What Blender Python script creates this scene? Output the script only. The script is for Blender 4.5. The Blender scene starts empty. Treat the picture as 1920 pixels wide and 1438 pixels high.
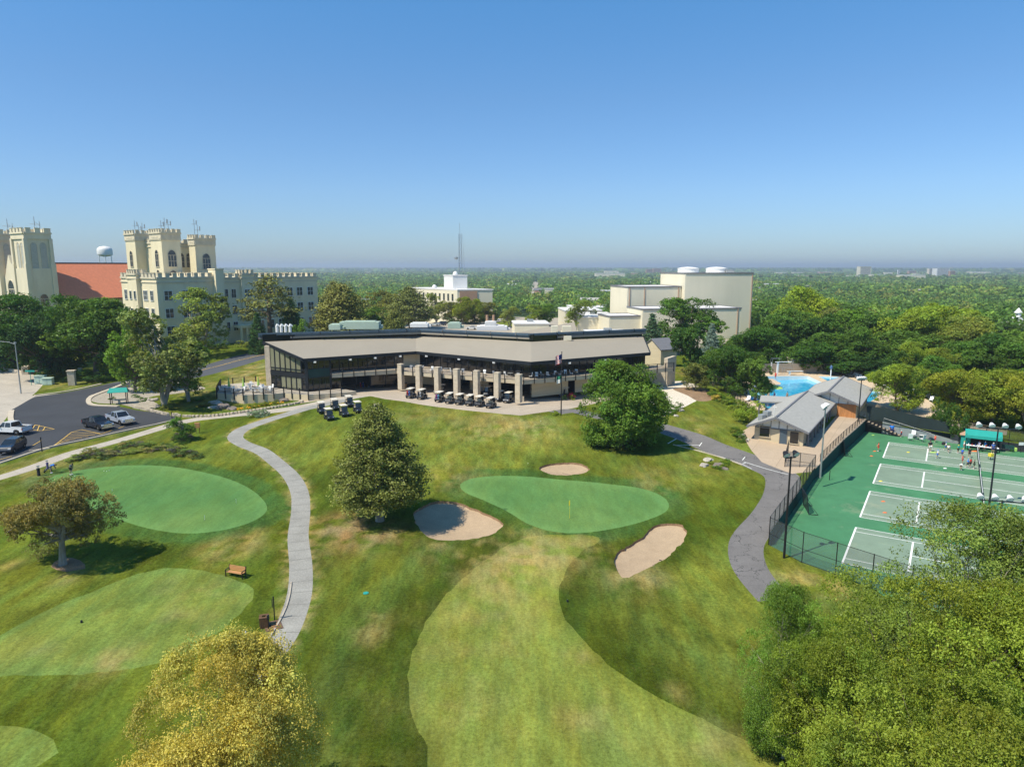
import bpy, bmesh, math, random
import numpy as np
from mathutils import Vector, Matrix
from mathutils.geometry import delaunay_2d_cdt
C = bpy.context.scene
COL = C.collection
# ---------------------------------------------------------------- camera
FPX, CAMZ = 1300.0, 28.1
PITCH = math.atan(219 / FPX)
cam = bpy.data.cameras.new('camera'); camo = bpy.data.objects.new('camera', cam); COL.objects.link(camo)
camo.location = (0, 0, CAMZ); camo.rotation_euler = (math.pi / 2 - PITCH, 0, 0)
cam.sensor_width = 36; cam.lens = 36 * FPX / 1920
cam.clip_start = 0.5; cam.clip_end = 60000
C.camera = camo
# ---------------------------------------------------------------- sky, sun, exposure
SUN_EL, SUN_AZ = math.radians(56), math.radians(213)   # azimuth of the sun measured from +X, counter-clockwise
SD = Vector((math.cos(SUN_AZ) * math.cos(SUN_EL), math.sin(SUN_AZ) * math.cos(SUN_EL), math.sin(SUN_EL)))
w = bpy.data.worlds.new('World'); C.world = w; w.use_nodes = True
nt = w.node_tree; bg = nt.nodes['Background']
sky = nt.nodes.new('ShaderNodeTexSky'); sky.sky_type = 'NISHITA'; sky.sun_disc = False
sky.sun_elevation = SUN_EL; sky.sun_rotation = math.atan2(SD.x, SD.y)
sky.altitude = 0; sky.air_density = 1.0; sky.dust_density = 0.4; sky.ozone_density = 3.5
tcw = nt.nodes.new('ShaderNodeTexCoord'); sxw = nt.nodes.new('ShaderNodeSeparateXYZ'); nt.links.new(tcw.outputs['Generated'], sxw.inputs[0])
rmp = nt.nodes.new('ShaderNodeValToRGB'); el = rmp.color_ramp.elements     # hazy blue horizon, clearer blue above
el[0].position = 0.0; el[0].color = (.49, .62, .84, 1); el[1].position = .42; el[1].color = (.41, .90, 1.12, 1); e2_ = rmp.color_ramp.elements.new(.10); e2_.color = (.56, .71, .90, 1); e3_ = rmp.color_ramp.elements.new(.22); e3_.color = (.53, .75, .92, 1)
nt.links.new(sxw.outputs[2], rmp.inputs[0]); mxw = nt.nodes.new('ShaderNodeVectorMath'); mxw.operation = 'MULTIPLY'
nt.links.new(sky.outputs[0], mxw.inputs[0]); nt.links.new(rmp.outputs[0], mxw.inputs[1])
nt.links.new(mxw.outputs[0], bg.inputs[0]); bg.inputs[1].default_value = 0.125
sun = bpy.data.lights.new('sun', 'SUN'); sun.energy = 4.7; sun.angle = math.radians(0.6); sun.color = (1, .915, .75)
suno = bpy.data.objects.new('sun', sun); COL.objects.link(suno); suno.location = (-60, -60, 120)
suno.rotation_euler = (-SD).to_track_quat('-Z', 'Y').to_euler()
C.view_settings.view_transform = 'Standard'; C.view_settings.look = 'None'
C.view_settings.exposure = 0.35; C.view_settings.gamma = 1
C.cycles.use_denoising = True; C.cycles.max_bounces = 6; C.cycles.transparent_max_bounces = 24
C.cycles.volume_bounces = 0; C.cycles.diffuse_bounces = 3; C.cycles.use_adaptive_sampling = True
C.cycles.adaptive_threshold = 0.02

# ---------------------------------------------------------------- helpers
RNG = np.random.default_rng(7); random.seed(7)
def ray(px, py):
    a = (px - 960) / FPX; b = -(py - 719) / FPX
    return Vector((a, math.cos(PITCH) + b * math.sin(PITCH), -math.sin(PITCH) + b * math.cos(PITCH)))
def at(px, py, z):                       # point of the horizontal plane z seen at that place of the photo
    r = ray(px, py); t = (z - CAMZ) / r.z
    return Vector((r.x * t, r.y * t, z))
def atD(px, py, D):                      # point at distance y = D
    r = ray(px, py); t = D / r.y
    return Vector((r.x * t, D, CAMZ + r.z * t))
SV = Vector((.845, -.535, 0)).normalized(); BV = Vector((.535, .845, 0)).normalized()   # axes of the tennis courts
OC = Vector((53.36, 97.01, 0))
def ct(s, b, z=0): return OC + SV * s + BV * b + Vector((0, 0, z))

CTRL = [(960,1438,-1.2),(400,1430,-.8),(1300,1438,-1.6),(1700,1400,-2.5),(1900,1200,-1.6),(60,1430,-.5),(960,1250,-.5),(700,1250,-.3),(1200,1200,-.4),
 (1380,1200,-.4),(250,1150,0),(20,1200,.2),(120,1055,.4),(30,950,1.2),(960,1010,0),(1067,971,.0),(900,915,.3),(1200,940,.1),(1220,1040,-.3),(860,980,-.1),(1057,878,.9),
 (712,975,.3),(560,1000,.3),(560,1150,-.2),(540,880,1.2),(300,940,1.1),(133,890,1.5),(430,960,.8),(20,895,2.0),(200,840,2.3),(330,805,2.7),(440,820,2.5),(560,765,3.6),(640,788,3.2),
 (760,780,3.1),(760,840,1.9),(900,830,2.0),(940,772,3.9),(1040,780,3.6),(680,748,3.9),(870,750,4.0),(60,770,2.7),(200,800,2.8),(130,840,2.7),(250,770,3.0),(100,740,3.0),
 (60,700,3.5),(30,650,4),(180,705,3.6),(305,758,3.4),(380,690,4),(490,665,4.6),(430,645,5.0),(590,640,4.6),(520,700,4.0),(440,735,3.9),(456,764,2.6),(500,773,2.9),(400,770,2.6),(130,600,5),
 (1165,838,2.0),(1100,800,2.9),(1280,812,2.1),(1350,850,1.5),(1430,880,1.1),(1450,930,.8),(1400,1000,.35),(1400,1090,0),(1443,1030,.05),(1300,900,.9),(1350,960,.3),
 (1526,899,1.6),(1470,850,1.9),(1560,850,2.0),(1600,800,2.2),(1622,790,2.3),(1300,740,3.4),(1350,800,2.9),(1260,770,3.3),(1380,760,2.6),(1480,730,2.5),(1600,700,2.5),(1700,730,2.0),(1260,690,3.6),(1350,680,3.0),
 (1700,800,1.2),(1800,790,.6),(1900,780,.3),(1850,700,.6),(1900,640,-2),(1750,640,0),(1560,650,1.5),(1430,650,1.5),
 (640,618,3.6),(800,610,3.2),(960,605,2.6),(1080,620,2.6),(1180,630,2.2),(1300,640,1.2),(1250,660,2.2),(1400,620,-.5)]
_cx, _cy, _cz = [], [], []
for a, b_, c_ in CTRL:
    p = at(a, b_, c_); _cx.append(p.x); _cy.append(p.y); _cz.append(c_)
for x_, y_, z_ in [(-60,20,-1),(60,10,-4),(0,-60,-3),(-100,60,1.5),(110,60,0),(130,110,-1),(-200,120,3.5),(-220,220,4),(-60,300,0),(60,320,-3),(160,260,-5),(-200,330,0),
                   (30,360,-5),(-60,390,-4),(100,420,-9),(-150,450,-8),(220,330,-9),(0,500,-12),(-300,500,-12),(300,500,-14),(160,180,-1.5),(0,-250,-6),(300,100,-6),(-300,0,0)]:
    _cx.append(x_); _cy.append(y_); _cz.append(z_)
_cx, _cy, _cz = map(np.array, (_cx, _cy, _cz))
def zt(x, y):
    x = np.atleast_1d(np.asarray(x, float)); y = np.atleast_1d(np.asarray(y, float)); out = np.empty_like(x)
    for i in range(0, len(x), 20000):
        X = x[i:i+20000, None]; Y = y[i:i+20000, None]
        d2 = (X - _cx) ** 2 + (Y - _cy) ** 2
        wt = 1 / (d2 + 20 + 0.0016 * (X**2 + Y**2)) ** 1.9
        out[i:i+20000] = (wt * _cz).sum(1) / wt.sum(1)
    r = np.hypot(x, y); k = np.clip((r - 380) / 500, 0, 1); k = k * k * (3 - 2 * k)
    und = 4 * np.sin(x / 410 + 1) * np.sin(y / 530) + 3 * np.sin(x / 170 + y / 260)
    und *= np.clip(1.4 - r / 4000, .25, 1)
    far = -17 + und * .8 - 6 * np.clip((r - 900) / 3000, 0, 1)
    z = out * (1 - k) + far * k
    # soft undulation of the course
    z = z + (1 - k) * .12 * np.sin(x / 9 + 2) * np.sin(y / 11)
    # the levelled courts
    dx = x - OC.x; dy = y - OC.y; s = dx * SV.x + dy * SV.y; b = dx * BV.x + dy * BV.y
    de = np.hypot(np.maximum(np.maximum(-3.0 - s, s - 45), 0), np.maximum(np.maximum(-42 - b, b - 8), 0))
    m = np.clip(1 - de / 2.5, 0, 1)
    de2 = np.hypot(np.maximum(np.maximum(4 - s, s - 50), 0), np.maximum(np.maximum(-47.5 - b, b - 17.5), 0))
    m = np.maximum(m, np.clip(1 - de2 / np.where(b > 10, 1.4, 3.5), 0, 1))
    return z * (1 - m)
def zt1(x, y): return float(zt(x, y)[0])
def gp(px, py):                          # point of the ground seen at that place of the photo
    z = 1.0
    for _ in range(10):
        p = at(px, py, z); z = .5 * z + .5 * zt1(p.x, p.y)
    p = at(px, py, z); p.z = zt1(p.x, p.y)
    return p

class MB:
    def __init__(s): s.v = []; s.f = []; s.m = []
    def add(s, vs, fs, mi=0):
        o = len(s.v); s.v += [tuple(v) for v in vs]; s.f += [tuple(o + i for i in f) for f in fs]; s.m += [mi] * len(fs); return s
    def box(s, c, d, rz=0, mi=0, rx=0, ry=0):
        M = Matrix.Translation(c) @ Matrix.Rotation(rz, 4, 'Z') @ Matrix.Rotation(ry, 4, 'Y') @ Matrix.Rotation(rx, 4, 'X')
        vs = [M @ Vector((x * d[0] / 2, y * d[1] / 2, z * d[2] / 2)) for z in (-1, 1) for y in (-1, 1) for x in (-1, 1)]
        return s.add(vs, [(0,2,3,1),(4,5,7,6),(0,1,5,4),(2,6,7,3),(0,4,6,2),(1,3,7,5)], mi)
    def bar(s, a, b, w, h=None, mi=0):    # box along a-b, width w, height h
        a = Vector(a); b = Vector(b); h = h or w; d = (b - a)
        if d.length < 1e-6: return s
        t = d.normalized(); up = Vector((0, 0, 1)) if abs(t.z) < .95 else Vector((0, 1, 0))
        n = t.cross(up).normalized() * w / 2; u = n.cross(t).normalized() * h / 2
        vs = [a - n - u, a + n - u, a + n + u, a - n + u, b - n - u, b + n - u, b + n + u, b - n + u]
        return s.add(vs, [(0,3,2,1),(4,5,6,7),(0,1,5,4),(1,2,6,5),(2,3,7,6),(3,0,4,7)], mi)
    def tube(s, path, rad, n=8, mi=0, cap=True):
        path = [Vector(p) for p in path]; k = len(path)
        if not hasattr(rad, '__len__'): rad = [rad] * k
        vs = []
        for i, p in enumerate(path):
            t = (path[min(i + 1, k - 1)] - path[max(i - 1, 0)]); t = t.normalized() if t.length else Vector((0, 0, 1))
            up = Vector((1, 0, 0)) if abs(t.x) < .8 else Vector((0, 1, 0))
            u = t.cross(up).normalized(); w_ = t.cross(u)
            for j in range(n):
                a = 2 * math.pi * j / n; vs.append(p + (u * math.cos(a) + w_ * math.sin(a)) * rad[i])
        fs = [(i*n+j, i*n+(j+1)%n, (i+1)*n+(j+1)%n, (i+1)*n+j) for i in range(k - 1) for j in range(n)]
        if cap: fs += [tuple(range(n - 1, -1, -1)), tuple(range((k - 1) * n, k * n))]
        return s.add(vs, fs, mi)
    def lathe(s, c, prof, n=16, mi=0, sx=1, sy=1):
        c = Vector(c); vs = []
        for r, z in prof:
            for j in range(n):
                a = 2 * math.pi * j / n; vs.append(c + Vector((math.cos(a) * r * sx, math.sin(a) * r * sy, z)))
        k = len(prof)
        fs = [(i*n+j, i*n+(j+1)%n, (i+1)*n+(j+1)%n, (i+1)*n+j) for i in range(k - 1) for j in range(n)]
        fs += [tuple(range(n - 1, -1, -1)), tuple(range((k - 1) * n, k * n))]
        return s.add(vs, fs, mi)
    def prism(s, poly, z0, z1, mi=0):     # poly of xy; z1 may be a list (sloping top)
        n = len(poly); z1 = z1 if hasattr(z1, '__len__') else [z1] * n; z0 = z0 if hasattr(z0, '__len__') else [z0] * n
        vs = [(p[0], p[1], z0[i]) for i, p in enumerate(poly)] + [(p[0], p[1], z1[i]) for i, p in enumerate(poly)]
        ar = sum(poly[i][0] * poly[(i+1)%n][1] - poly[(i+1)%n][0] * poly[i][1] for i in range(n))
        fs = [tuple(range(n - 1, -1, -1)), tuple(range(n, 2 * n))] + [(i, (i+1)%n, n+(i+1)%n, n+i) for i in range(n)]
        if ar < 0: fs = [tuple(reversed(f)) for f in fs]
        return s.add(vs, fs, mi)
    def slab(s, quad, t, mi=0):           # thickened 3-D polygon, t downwards
        n = len(quad); vs = [Vector(q) for q in quad] + [Vector(q) - Vector((0, 0, t)) for q in quad]
        fs = [tuple(range(n)), tuple(range(2*n-1, n-1, -1))] + [(i, n+i, n+(i+1)%n, (i+1)%n) for i in range(n)]
        return s.add(vs, fs, mi)
    def build(s, name, mat, parent=None, world=False, smooth=False, bevel=0):
        me = bpy.data.meshes.new(name); vs = s.v
        if parent is not None and world:
            Mi = (Matrix.Translation(parent.location) @ parent.rotation_euler.to_matrix().to_4x4()).inverted()
            vs = [tuple(Mi @ Vector(v)) for v in vs]
        me.from_pydata(vs, [], s.f); mats = mat if isinstance(mat, (list, tuple)) else [mat]
        for m in mats: me.materials.append(m)
        if len(mats) > 1: me.polygons.foreach_set('material_index', s.m)
        if smooth:
            me.polygons.foreach_set('use_smooth', [True] * len(me.polygons))
            try: me.set_sharp_from_angle(angle=math.radians(40))
            except Exception: pass
        me.update()
        o = bpy.data.objects.new(name, me); COL.objects.link(o)
        if parent is not None: o.parent = parent
        if bevel:
            b = o.modifiers.new('bevel', 'BEVEL'); b.width = bevel; b.segments = 2; b.limit_method = 'ANGLE'
        return o
def tag(o, label=None, cat=None, group=None, kind=None):
    if label: o['label'] = label
    if cat: o['category'] = cat
    if group: o['group'] = group
    if kind: o['kind'] = kind
    return o
def thing(name, label, cat, loc=(0,0,0), rz=0, group=None):
    o = bpy.data.objects.new(name, None); COL.objects.link(o); o.location = loc; o.rotation_euler = (0, 0, rz)
    o.empty_display_size = .3
    return tag(o, label, cat, group)
def kids(o): return [c for c in bpy.data.objects if c.parent == o]
_KC = {}
def copy_thing(root, loc, rz, label, group=None, scale=None, color=None):
    if root.name not in _KC: _KC[root.name] = [(c, kids(c)) for c in kids(root)]
    r = root.copy(); COL.objects.link(r); r.location = loc; r.rotation_euler = (0, 0, rz); r['label'] = label
    if group: r['group'] = group
    if scale: r.scale = scale
    for c, gs in _KC[root.name]:
        d = c.copy(); COL.objects.link(d); d.parent = r
        if color: d.color = color
        for g in gs:
            h = g.copy(); COL.objects.link(h); h.parent = d
            if color: h.color = color
    return r

# ---------------------------------------------------------------- materials
M = {}
def pm(name, rgb, rough=.8, metal=0, var=.12, scale=1.5, bump=0, spec=.3, coat=0, streak=None):
    if name in M: return M[name]
    m = bpy.data.materials.new(name); m.use_nodes = True; t = m.node_tree; b = t.nodes['Principled BSDF']
    b.inputs['Roughness'].default_value = rough; b.inputs['Metallic'].default_value = metal
    b.inputs['Specular IOR Level'].default_value = spec; b.inputs['Coat Weight'].default_value = coat
    tc = t.nodes.new('ShaderNodeTexCoord'); n = t.nodes.new('ShaderNodeTexNoise')
    n.inputs['Scale'].default_value = scale; n.inputs['Detail'].default_value = 6; n.inputs['Roughness'].default_value = .65
    src = tc.outputs['Object']
    if streak:
        mp = t.nodes.new('ShaderNodeMapping'); mp.inputs['Scale'].default_value = streak
        t.links.new(src, mp.inputs[0]); src = mp.outputs[0]
    t.links.new(src, n.inputs['Vector'])
    mr = t.nodes.new('ShaderNodeMapRange'); mr.inputs['From Min'].default_value = .3; mr.inputs['From Max'].default_value = .7
    mr.inputs['To Min'].default_value = 1 - var; mr.inputs['To Max'].default_value = 1 + var
    t.links.new(n.outputs['Fac'], mr.inputs['Value'])
    mx = t.nodes.new('ShaderNodeVectorMath'); mx.operation = 'SCALE'; mx.inputs[0].default_value = rgb
    t.links.new(mr.outputs[0], mx.inputs['Scale']); t.links.new(mx.outputs[0], b.inputs['Base Color'])
    if bump:
        bp = t.nodes.new('ShaderNodeBump'); bp.inputs['Strength'].default_value = bump; bp.inputs['Distance'].default_value = .05
        n2 = t.nodes.new('ShaderNodeTexNoise'); n2.inputs['Scale'].default_value = scale * 6; t.links.new(tc.outputs['Object'], n2.inputs['Vector'])
        t.links.new(n2.outputs['Fac'], bp.inputs['Height']); t.links.new(bp.outputs[0], b.inputs['Normal'])
    M[name] = m; return m
def brickmat(name, c1, c2, mortar, scale, bw=.5, bh=.25, rough=.9, mort=.02, rot=None):
    m = bpy.data.materials.new(name); m.use_nodes = True; t = m.node_tree; b = t.nodes['Principled BSDF']; b.inputs['Roughness'].default_value = rough
    b.inputs['Specular IOR Level'].default_value = .2
    tc = t.nodes.new('ShaderNodeTexCoord'); sx = t.nodes.new('ShaderNodeSeparateXYZ'); cx = t.nodes.new('ShaderNodeCombineXYZ')
    ad = t.nodes.new('ShaderNodeMath'); ad.operation = 'ADD'
    t.links.new(tc.outputs['Object'], sx.inputs[0]); t.links.new(sx.outputs[0], ad.inputs[0]); t.links.new(sx.outputs[1], ad.inputs[1])
    t.links.new(ad.outputs[0], cx.inputs[0]); t.links.new(sx.outputs[2 if rot is None else 1], cx.inputs[1])
    if rot == 'flat': t.links.new(sx.outputs[0], cx.inputs[0])
    br = t.nodes.new('ShaderNodeTexBrick'); t.links.new(cx.outputs[0], br.inputs['Vector'])
    br.inputs['Color1'].default_value = (*c1, 1); br.inputs['Color2'].default_value = (*c2, 1); br.inputs['Mortar'].default_value = (*mortar, 1)
    br.inputs['Scale'].default_value = scale; br.inputs['Mortar Size'].default_value = mort; br.inputs['Brick Width'].default_value = bw; br.inputs['Row Height'].default_value = bh
    t.links.new(br.outputs['Color'], b.inputs['Base Color']); M[name] = m; return m
def glassmat(name, rgb, rough=.06):
    m = bpy.data.materials.new(name); m.use_nodes = True; b = m.node_tree.nodes['Principled BSDF']
    b.inputs['Base Color'].default_value = (*rgb, 1); b.inputs['Roughness'].default_value = rough; b.inputs['Specular IOR Level'].default_value = .8
    M[name] = m; return m
def meshmat(name, rgb, alpha):            # chain link or net: threads too fine to model, a woven see-through sheet
    m = bpy.data.materials.new(name); m.use_nodes = True; t = m.node_tree; b = t.nodes['Principled BSDF']
    b.inputs['Base Color'].default_value = (*rgb, 1); b.inputs['Roughness'].default_value = .6; b.inputs['Alpha'].default_value = alpha
    M[name] = m; return m
def grassmat(name, fine=1.0, bump=.35):
    m = bpy.data.materials.new(name); m.use_nodes = True; t = m.node_tree; b = t.nodes['Principled BSDF']; L = t.links
    b.inputs['Roughness'].default_value = .95; b.inputs['Specular IOR Level'].default_value = 0
    at_ = t.nodes.new('ShaderNodeAttribute'); at_.attribute_name = 'gcol'
    tc = t.nodes.new('ShaderNodeTexCoord')
    def noise(scale, detail, rough=.6, vec=None):
        n = t.nodes.new('ShaderNodeTexNoise'); n.inputs['Scale'].default_value = scale; n.inputs['Detail'].default_value = detail; n.inputs['Roughness'].default_value = rough
        L.new(vec or tc.outputs['Object'], n.inputs['Vector']); return n
    def rng(o, lo, hi, a=.3, c=.7):
        r = t.nodes.new('ShaderNodeMapRange'); r.inputs['From Min'].default_value = a; r.inputs['From Max'].default_value = c
        r.inputs['To Min'].default_value = lo; r.inputs['To Max'].default_value = hi; L.new(o, r.inputs['Value']); return r.outputs[0]
    def mul(a, c):
        k = t.nodes.new('ShaderNodeMath'); k.operation = 'MULTIPLY'; L.new(a, k.inputs[0]); L.new(c, k.inputs[1]); return k.outputs[0]
    mp = t.nodes.new('ShaderNodeMapping'); mp.inputs['Rotation'].default_value = (0, 0, .5); mp.inputs['Scale'].default_value = (1, .28, 1)
    L.new(tc.outputs['Object'], mp.inputs[0])
    a = rng(noise(.8, 8, .75, mp.outputs[0]).outputs['Fac'], 1 - .32 * fine, 1 + .32 * fine, .36, .64)
    c = rng(noise(4, 7, .85).outputs['Fac'], 1 - .62 * fine, 1 + .62 * fine)
    d = rng(noise(.13, 5, .6).outputs['Fac'], 1 - .10 * fine, 1 + .10 * fine)
    f = mul(mul(a, c), d)
    sc = t.nodes.new('ShaderNodeVectorMath'); sc.operation = 'SCALE'; L.new(at_.outputs['Color'], sc.inputs[0]); L.new(f, sc.inputs['Scale'])
    hu_ = rng(noise(.45, 6, .7, mp.outputs[0]).outputs['Fac'], 0, 1, .38, .62)      # yellower and bluer tufts
    hr_ = t.nodes.new('ShaderNodeMix'); hr_.data_type = 'RGBA'; L.new(hu_, hr_.inputs['Factor']); hr_.inputs['A'].default_value = (1 - .12 * fine, 1 + .01 * fine, 1 + .06 * fine, 1); hr_.inputs['B'].default_value = (1 + .12 * fine, 1, 1 - .18 * fine, 1)
    hm_ = t.nodes.new('ShaderNodeVectorMath'); hm_.operation = 'MULTIPLY'; L.new(sc.outputs[0], hm_.inputs[0]); L.new(hr_.outputs['Result'], hm_.inputs[1]); sc = hm_
    # small thin and dry spots
    dm = rng(noise(1.1, 9, .8).outputs['Fac'], 0, .55 * fine, .58, .75)
    mx = t.nodes.new('ShaderNodeMix'); mx.data_type = 'RGBA'; L.new(dm, mx.inputs['Factor'])
    L.new(sc.outputs[0], mx.inputs['A']); mx.inputs['B'].default_value = (.19, .17, .045, 1)
    L.new(mx.outputs['Result'], b.inputs['Base Color'])
    bp = t.nodes.new('ShaderNodeBump'); bp.inputs['Strength'].default_value = bump; bp.inputs['Distance'].default_value = .12
    L.new(noise(9, 4, .8).outputs['Fac'], bp.inputs['Height']); L.new(bp.outputs[0], b.inputs['Normal'])
    M[name] = m; return m
# ---------------------------------------------------------------- ground materials
M_grass = grassmat('grass', 1.0, .6); M_short = grassmat('mown_grass', .75, .3); M_green = grassmat('green_grass', .35, .1)
def surf(name, rgb, var=.12, scale=.25, rough=.9, fine=.15, crack=None, joint=None, spec=.2, worn=None):
    m = pm(name, rgb, rough, var=var, scale=scale, spec=spec); t = m.node_tree; b = t.nodes['Principled BSDF']; L = t.links
    cur = b.inputs['Base Color'].links[0].from_socket
    tc = t.nodes.new('ShaderNodeTexCoord')
    n = t.nodes.new('ShaderNodeTexNoise'); n.inputs['Scale'].default_value = 7; n.inputs['Detail'].default_value = 6; L.new(tc.outputs['Object'], n.inputs['Vector'])
    r = t.nodes.new('ShaderNodeMapRange'); r.inputs['From Min'].default_value = .3; r.inputs['From Max'].default_value = .7
    r.inputs['To Min'].default_value = 1 - fine; r.inputs['To Max'].default_value = 1 + fine; L.new(n.outputs['Fac'], r.inputs['Value'])
    s = t.nodes.new('ShaderNodeVectorMath'); s.operation = 'SCALE'; L.new(cur, s.inputs[0]); L.new(r.outputs[0], s.inputs['Scale']); cur = s.outputs[0]
    if crack:
        v = t.nodes.new('ShaderNodeTexVoronoi'); v.feature = 'DISTANCE_TO_EDGE'; v.inputs['Scale'].default_value = crack
        nn = t.nodes.new('ShaderNodeTexNoise'); nn.inputs['Scale'].default_value = .9; nn.inputs['Detail'].default_value = 5; L.new(tc.outputs['Object'], nn.inputs['Vector'])
        va = t.nodes.new('ShaderNodeVectorMath'); va.operation = 'ADD'; sc = t.nodes.new('ShaderNodeVectorMath'); sc.operation = 'SCALE'; sc.inputs['Scale'].default_value = 2.2
        L.new(nn.outputs['Color'], sc.inputs[0]); L.new(sc.outputs[0], va.inputs[0]); L.new(tc.outputs['Object'], va.inputs[1]); L.new(va.outputs[0], v.inputs['Vector'])
        lt = t.nodes.new('ShaderNodeMath'); lt.operation = 'LESS_THAN'; lt.inputs[1].default_value = .007; L.new(v.outputs['Distance'], lt.inputs[0])
        mx = t.nodes.new('ShaderNodeMix'); mx.data_type = 'RGBA'; L.new(lt.outputs[0], mx.inputs['Factor']); L.new(cur, mx.inputs['A']); mx.inputs['B'].default_value = (.065, .062, .06, 1); cur = mx.outputs['Result']
    if worn:
        nw = t.nodes.new('ShaderNodeTexNoise'); nw.inputs['Scale'].default_value = .16; nw.inputs['Detail'].default_value = 9; nw.inputs['Roughness'].default_value = .72; L.new(tc.outputs['Object'], nw.inputs['Vector'])
        rw_ = t.nodes.new('ShaderNodeMapRange'); rw_.inputs['From Min'].default_value = .56; rw_.inputs['From Max'].default_value = .72; rw_.inputs['To Max'].default_value = worn; L.new(nw.outputs['Fac'], rw_.inputs['Value'])
        mw = t.nodes.new('ShaderNodeMix'); mw.data_type = 'RGBA'; L.new(rw_.outputs[0], mw.inputs['Factor']); L.new(cur, mw.inputs['A']); mw.inputs['B'].default_value = (.36, .38, .25, 1); cur = mw.outputs['Result']
    if joint:
        br = t.nodes.new('ShaderNodeTexBrick'); br.offset = 0; br.inputs['Scale'].default_value = 1; br.inputs['Brick Width'].default_value = joint; br.inputs['Row Height'].default_value = joint
        br.inputs['Mortar Size'].default_value = .025; br.inputs['Color1'].default_value = (1,1,1,1); br.inputs['Color2'].default_value = (.93,.93,.93,1); br.inputs['Mortar'].default_value = (.6,.6,.6,1)
        mp = t.nodes.new('ShaderNodeMapping'); mp.inputs['Rotation'].default_value = (0, 0, .56); L.new(tc.outputs['Object'], mp.inputs[0]); L.new(mp.outputs[0], br.inputs['Vector'])
        mm = t.nodes.new('ShaderNodeVectorMath'); mm.operation = 'MULTIPLY'; L.new(cur, mm.inputs[0]); L.new(br.outputs['Color'], mm.inputs[1]); cur = mm.outputs[0]
    L.new(cur, b.inputs['Base Color']); return m
surf('asphalt', (.052, .055, .062), .15, .15, fine=.12)
surf('old_asphalt', (.165, .155, .148), .14, .3, fine=.14, crack=.24)
surf('road_asphalt', (.085, .09, .1), .15, .1)
surf('path_concrete', (.29, .28, .25), .16, .3)
surf('walk_concrete', (.43, .38, .31), .08, .3, joint=3.0)
surf('patio_concrete', (.43, .36, .28), .1, .2, joint=3.6)
surf('terrace_concrete', (.45, .35, .25), .08, .2, joint=4.5)
surf('pool_deck', (.58, .45, .31), .06, .2, joint=3.0)
surf('lot_concrete', (.38, .33, .26), .12, .1)
surf('sand', (.40, .295, .19), .10, .6, fine=.12)
surf('court_green', (.062, .200, .092), .16, .3, rough=.75, fine=.05, worn=.5)
surf('court_grey', (.195, .265, .19), .14, .25, rough=.75, fine=.05, worn=.55)
surf('bare_soil', (.26, .17, .10), .2, .7, fine=.3)
surf('white_gravel', (.62, .55, .44), .1, 2.0, fine=.4)
surf('shaded_gravel', (.34, .30, .24), .2, 1.2, fine=.35)  # pale gravel with mulch mixed in; the elm's shade is put into the colour
surf('mulch', (.16, .10, .065), .25, 2.0, fine=.35)
pm('white_line', (.78, .78, .74), .7, var=.05); pm('yellow_line', (.65, .42, .10), .7, var=.12, scale=3)
pm('kerb', (.50, .43, .33), .85, var=.12)
wm = bpy.data.materials.new('pool_water'); wm.use_nodes = True; b_ = wm.node_tree.nodes['Principled BSDF']; b_.inputs['Base Color'].default_value = (.035, .42, .66, 1)
b_.inputs['Roughness'].default_value = .08; t_ = wm.node_tree; n_ = t_.nodes.new('ShaderNodeTexNoise'); n_.inputs['Scale'].default_value = 1.2; n_.inputs['Detail'].default_value = 4
cr_ = t_.nodes.new('ShaderNodeValToRGB'); cr_.color_ramp.elements[0].color = (.02, .33, .62, 1); cr_.color_ramp.elements[1].color = (.08, .52, .72, 1); cr_.color_ramp.elements[0].position = .35; cr_.color_ramp.elements[1].position = .65
tc_ = t_.nodes.new('ShaderNodeTexCoord'); t_.links.new(tc_.outputs['Object'], n_.inputs['Vector']); t_.links.new(n_.outputs['Fac'], cr_.inputs[0]); t_.links.new(cr_.outputs[0], b_.inputs['Base Color'])
bp_ = t_.nodes.new('ShaderNodeBump'); bp_.inputs['Strength'].default_value = .15; t_.links.new(n_.outputs['Fac'], bp_.inputs['Height']); t_.links.new(bp_.outputs[0], b_.inputs['Normal']); M['pool_water'] = wm

# ---------------------------------------------------------------- ground regions (outlines found on the ground)
def catmull(P, closed=True, step=1.0):
    out = []; n = len(P)
    for i in range(n if closed else n - 1):
        p0, p1, p2, p3 = (P[(i+k-1) % n] if closed else P[min(max(i+k-1, 0), n-1)] for k in range(4))
        d = math.dist(p1, p2); k = max(1, int(d / step))
        for j in range(k):
            t = j / k
            out.append(tuple(.5 * ((2*p1[a]) + (-p0[a]+p2[a])*t + (2*p0[a]-5*p1[a]+4*p2[a]-p3[a])*t*t + (-p0[a]+3*p1[a]-3*p2[a]+p3[a])*t**3) for a in (0, 1)))
    if not closed: out.append(tuple(P[-1][:2]))
    return out
def dens(P, step=1.5):
    out = []
    for i in range(len(P)):
        a, b = P[i], P[(i+1) % len(P)]; k = max(1, int(math.dist(a, b) / step))
        out += [(a[0]+(b[0]-a[0])*j/k, a[1]+(b[1]-a[1])*j/k) for j in range(k)]
    return out
def W(p):
    if p[0] == 'c': q = ct(p[1], p[2]); return (q.x, q.y)
    if p[0] == 'w': return (p[1], p[2])
    q = gp(*p); return (q.x, q.y)
REG = []
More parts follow.
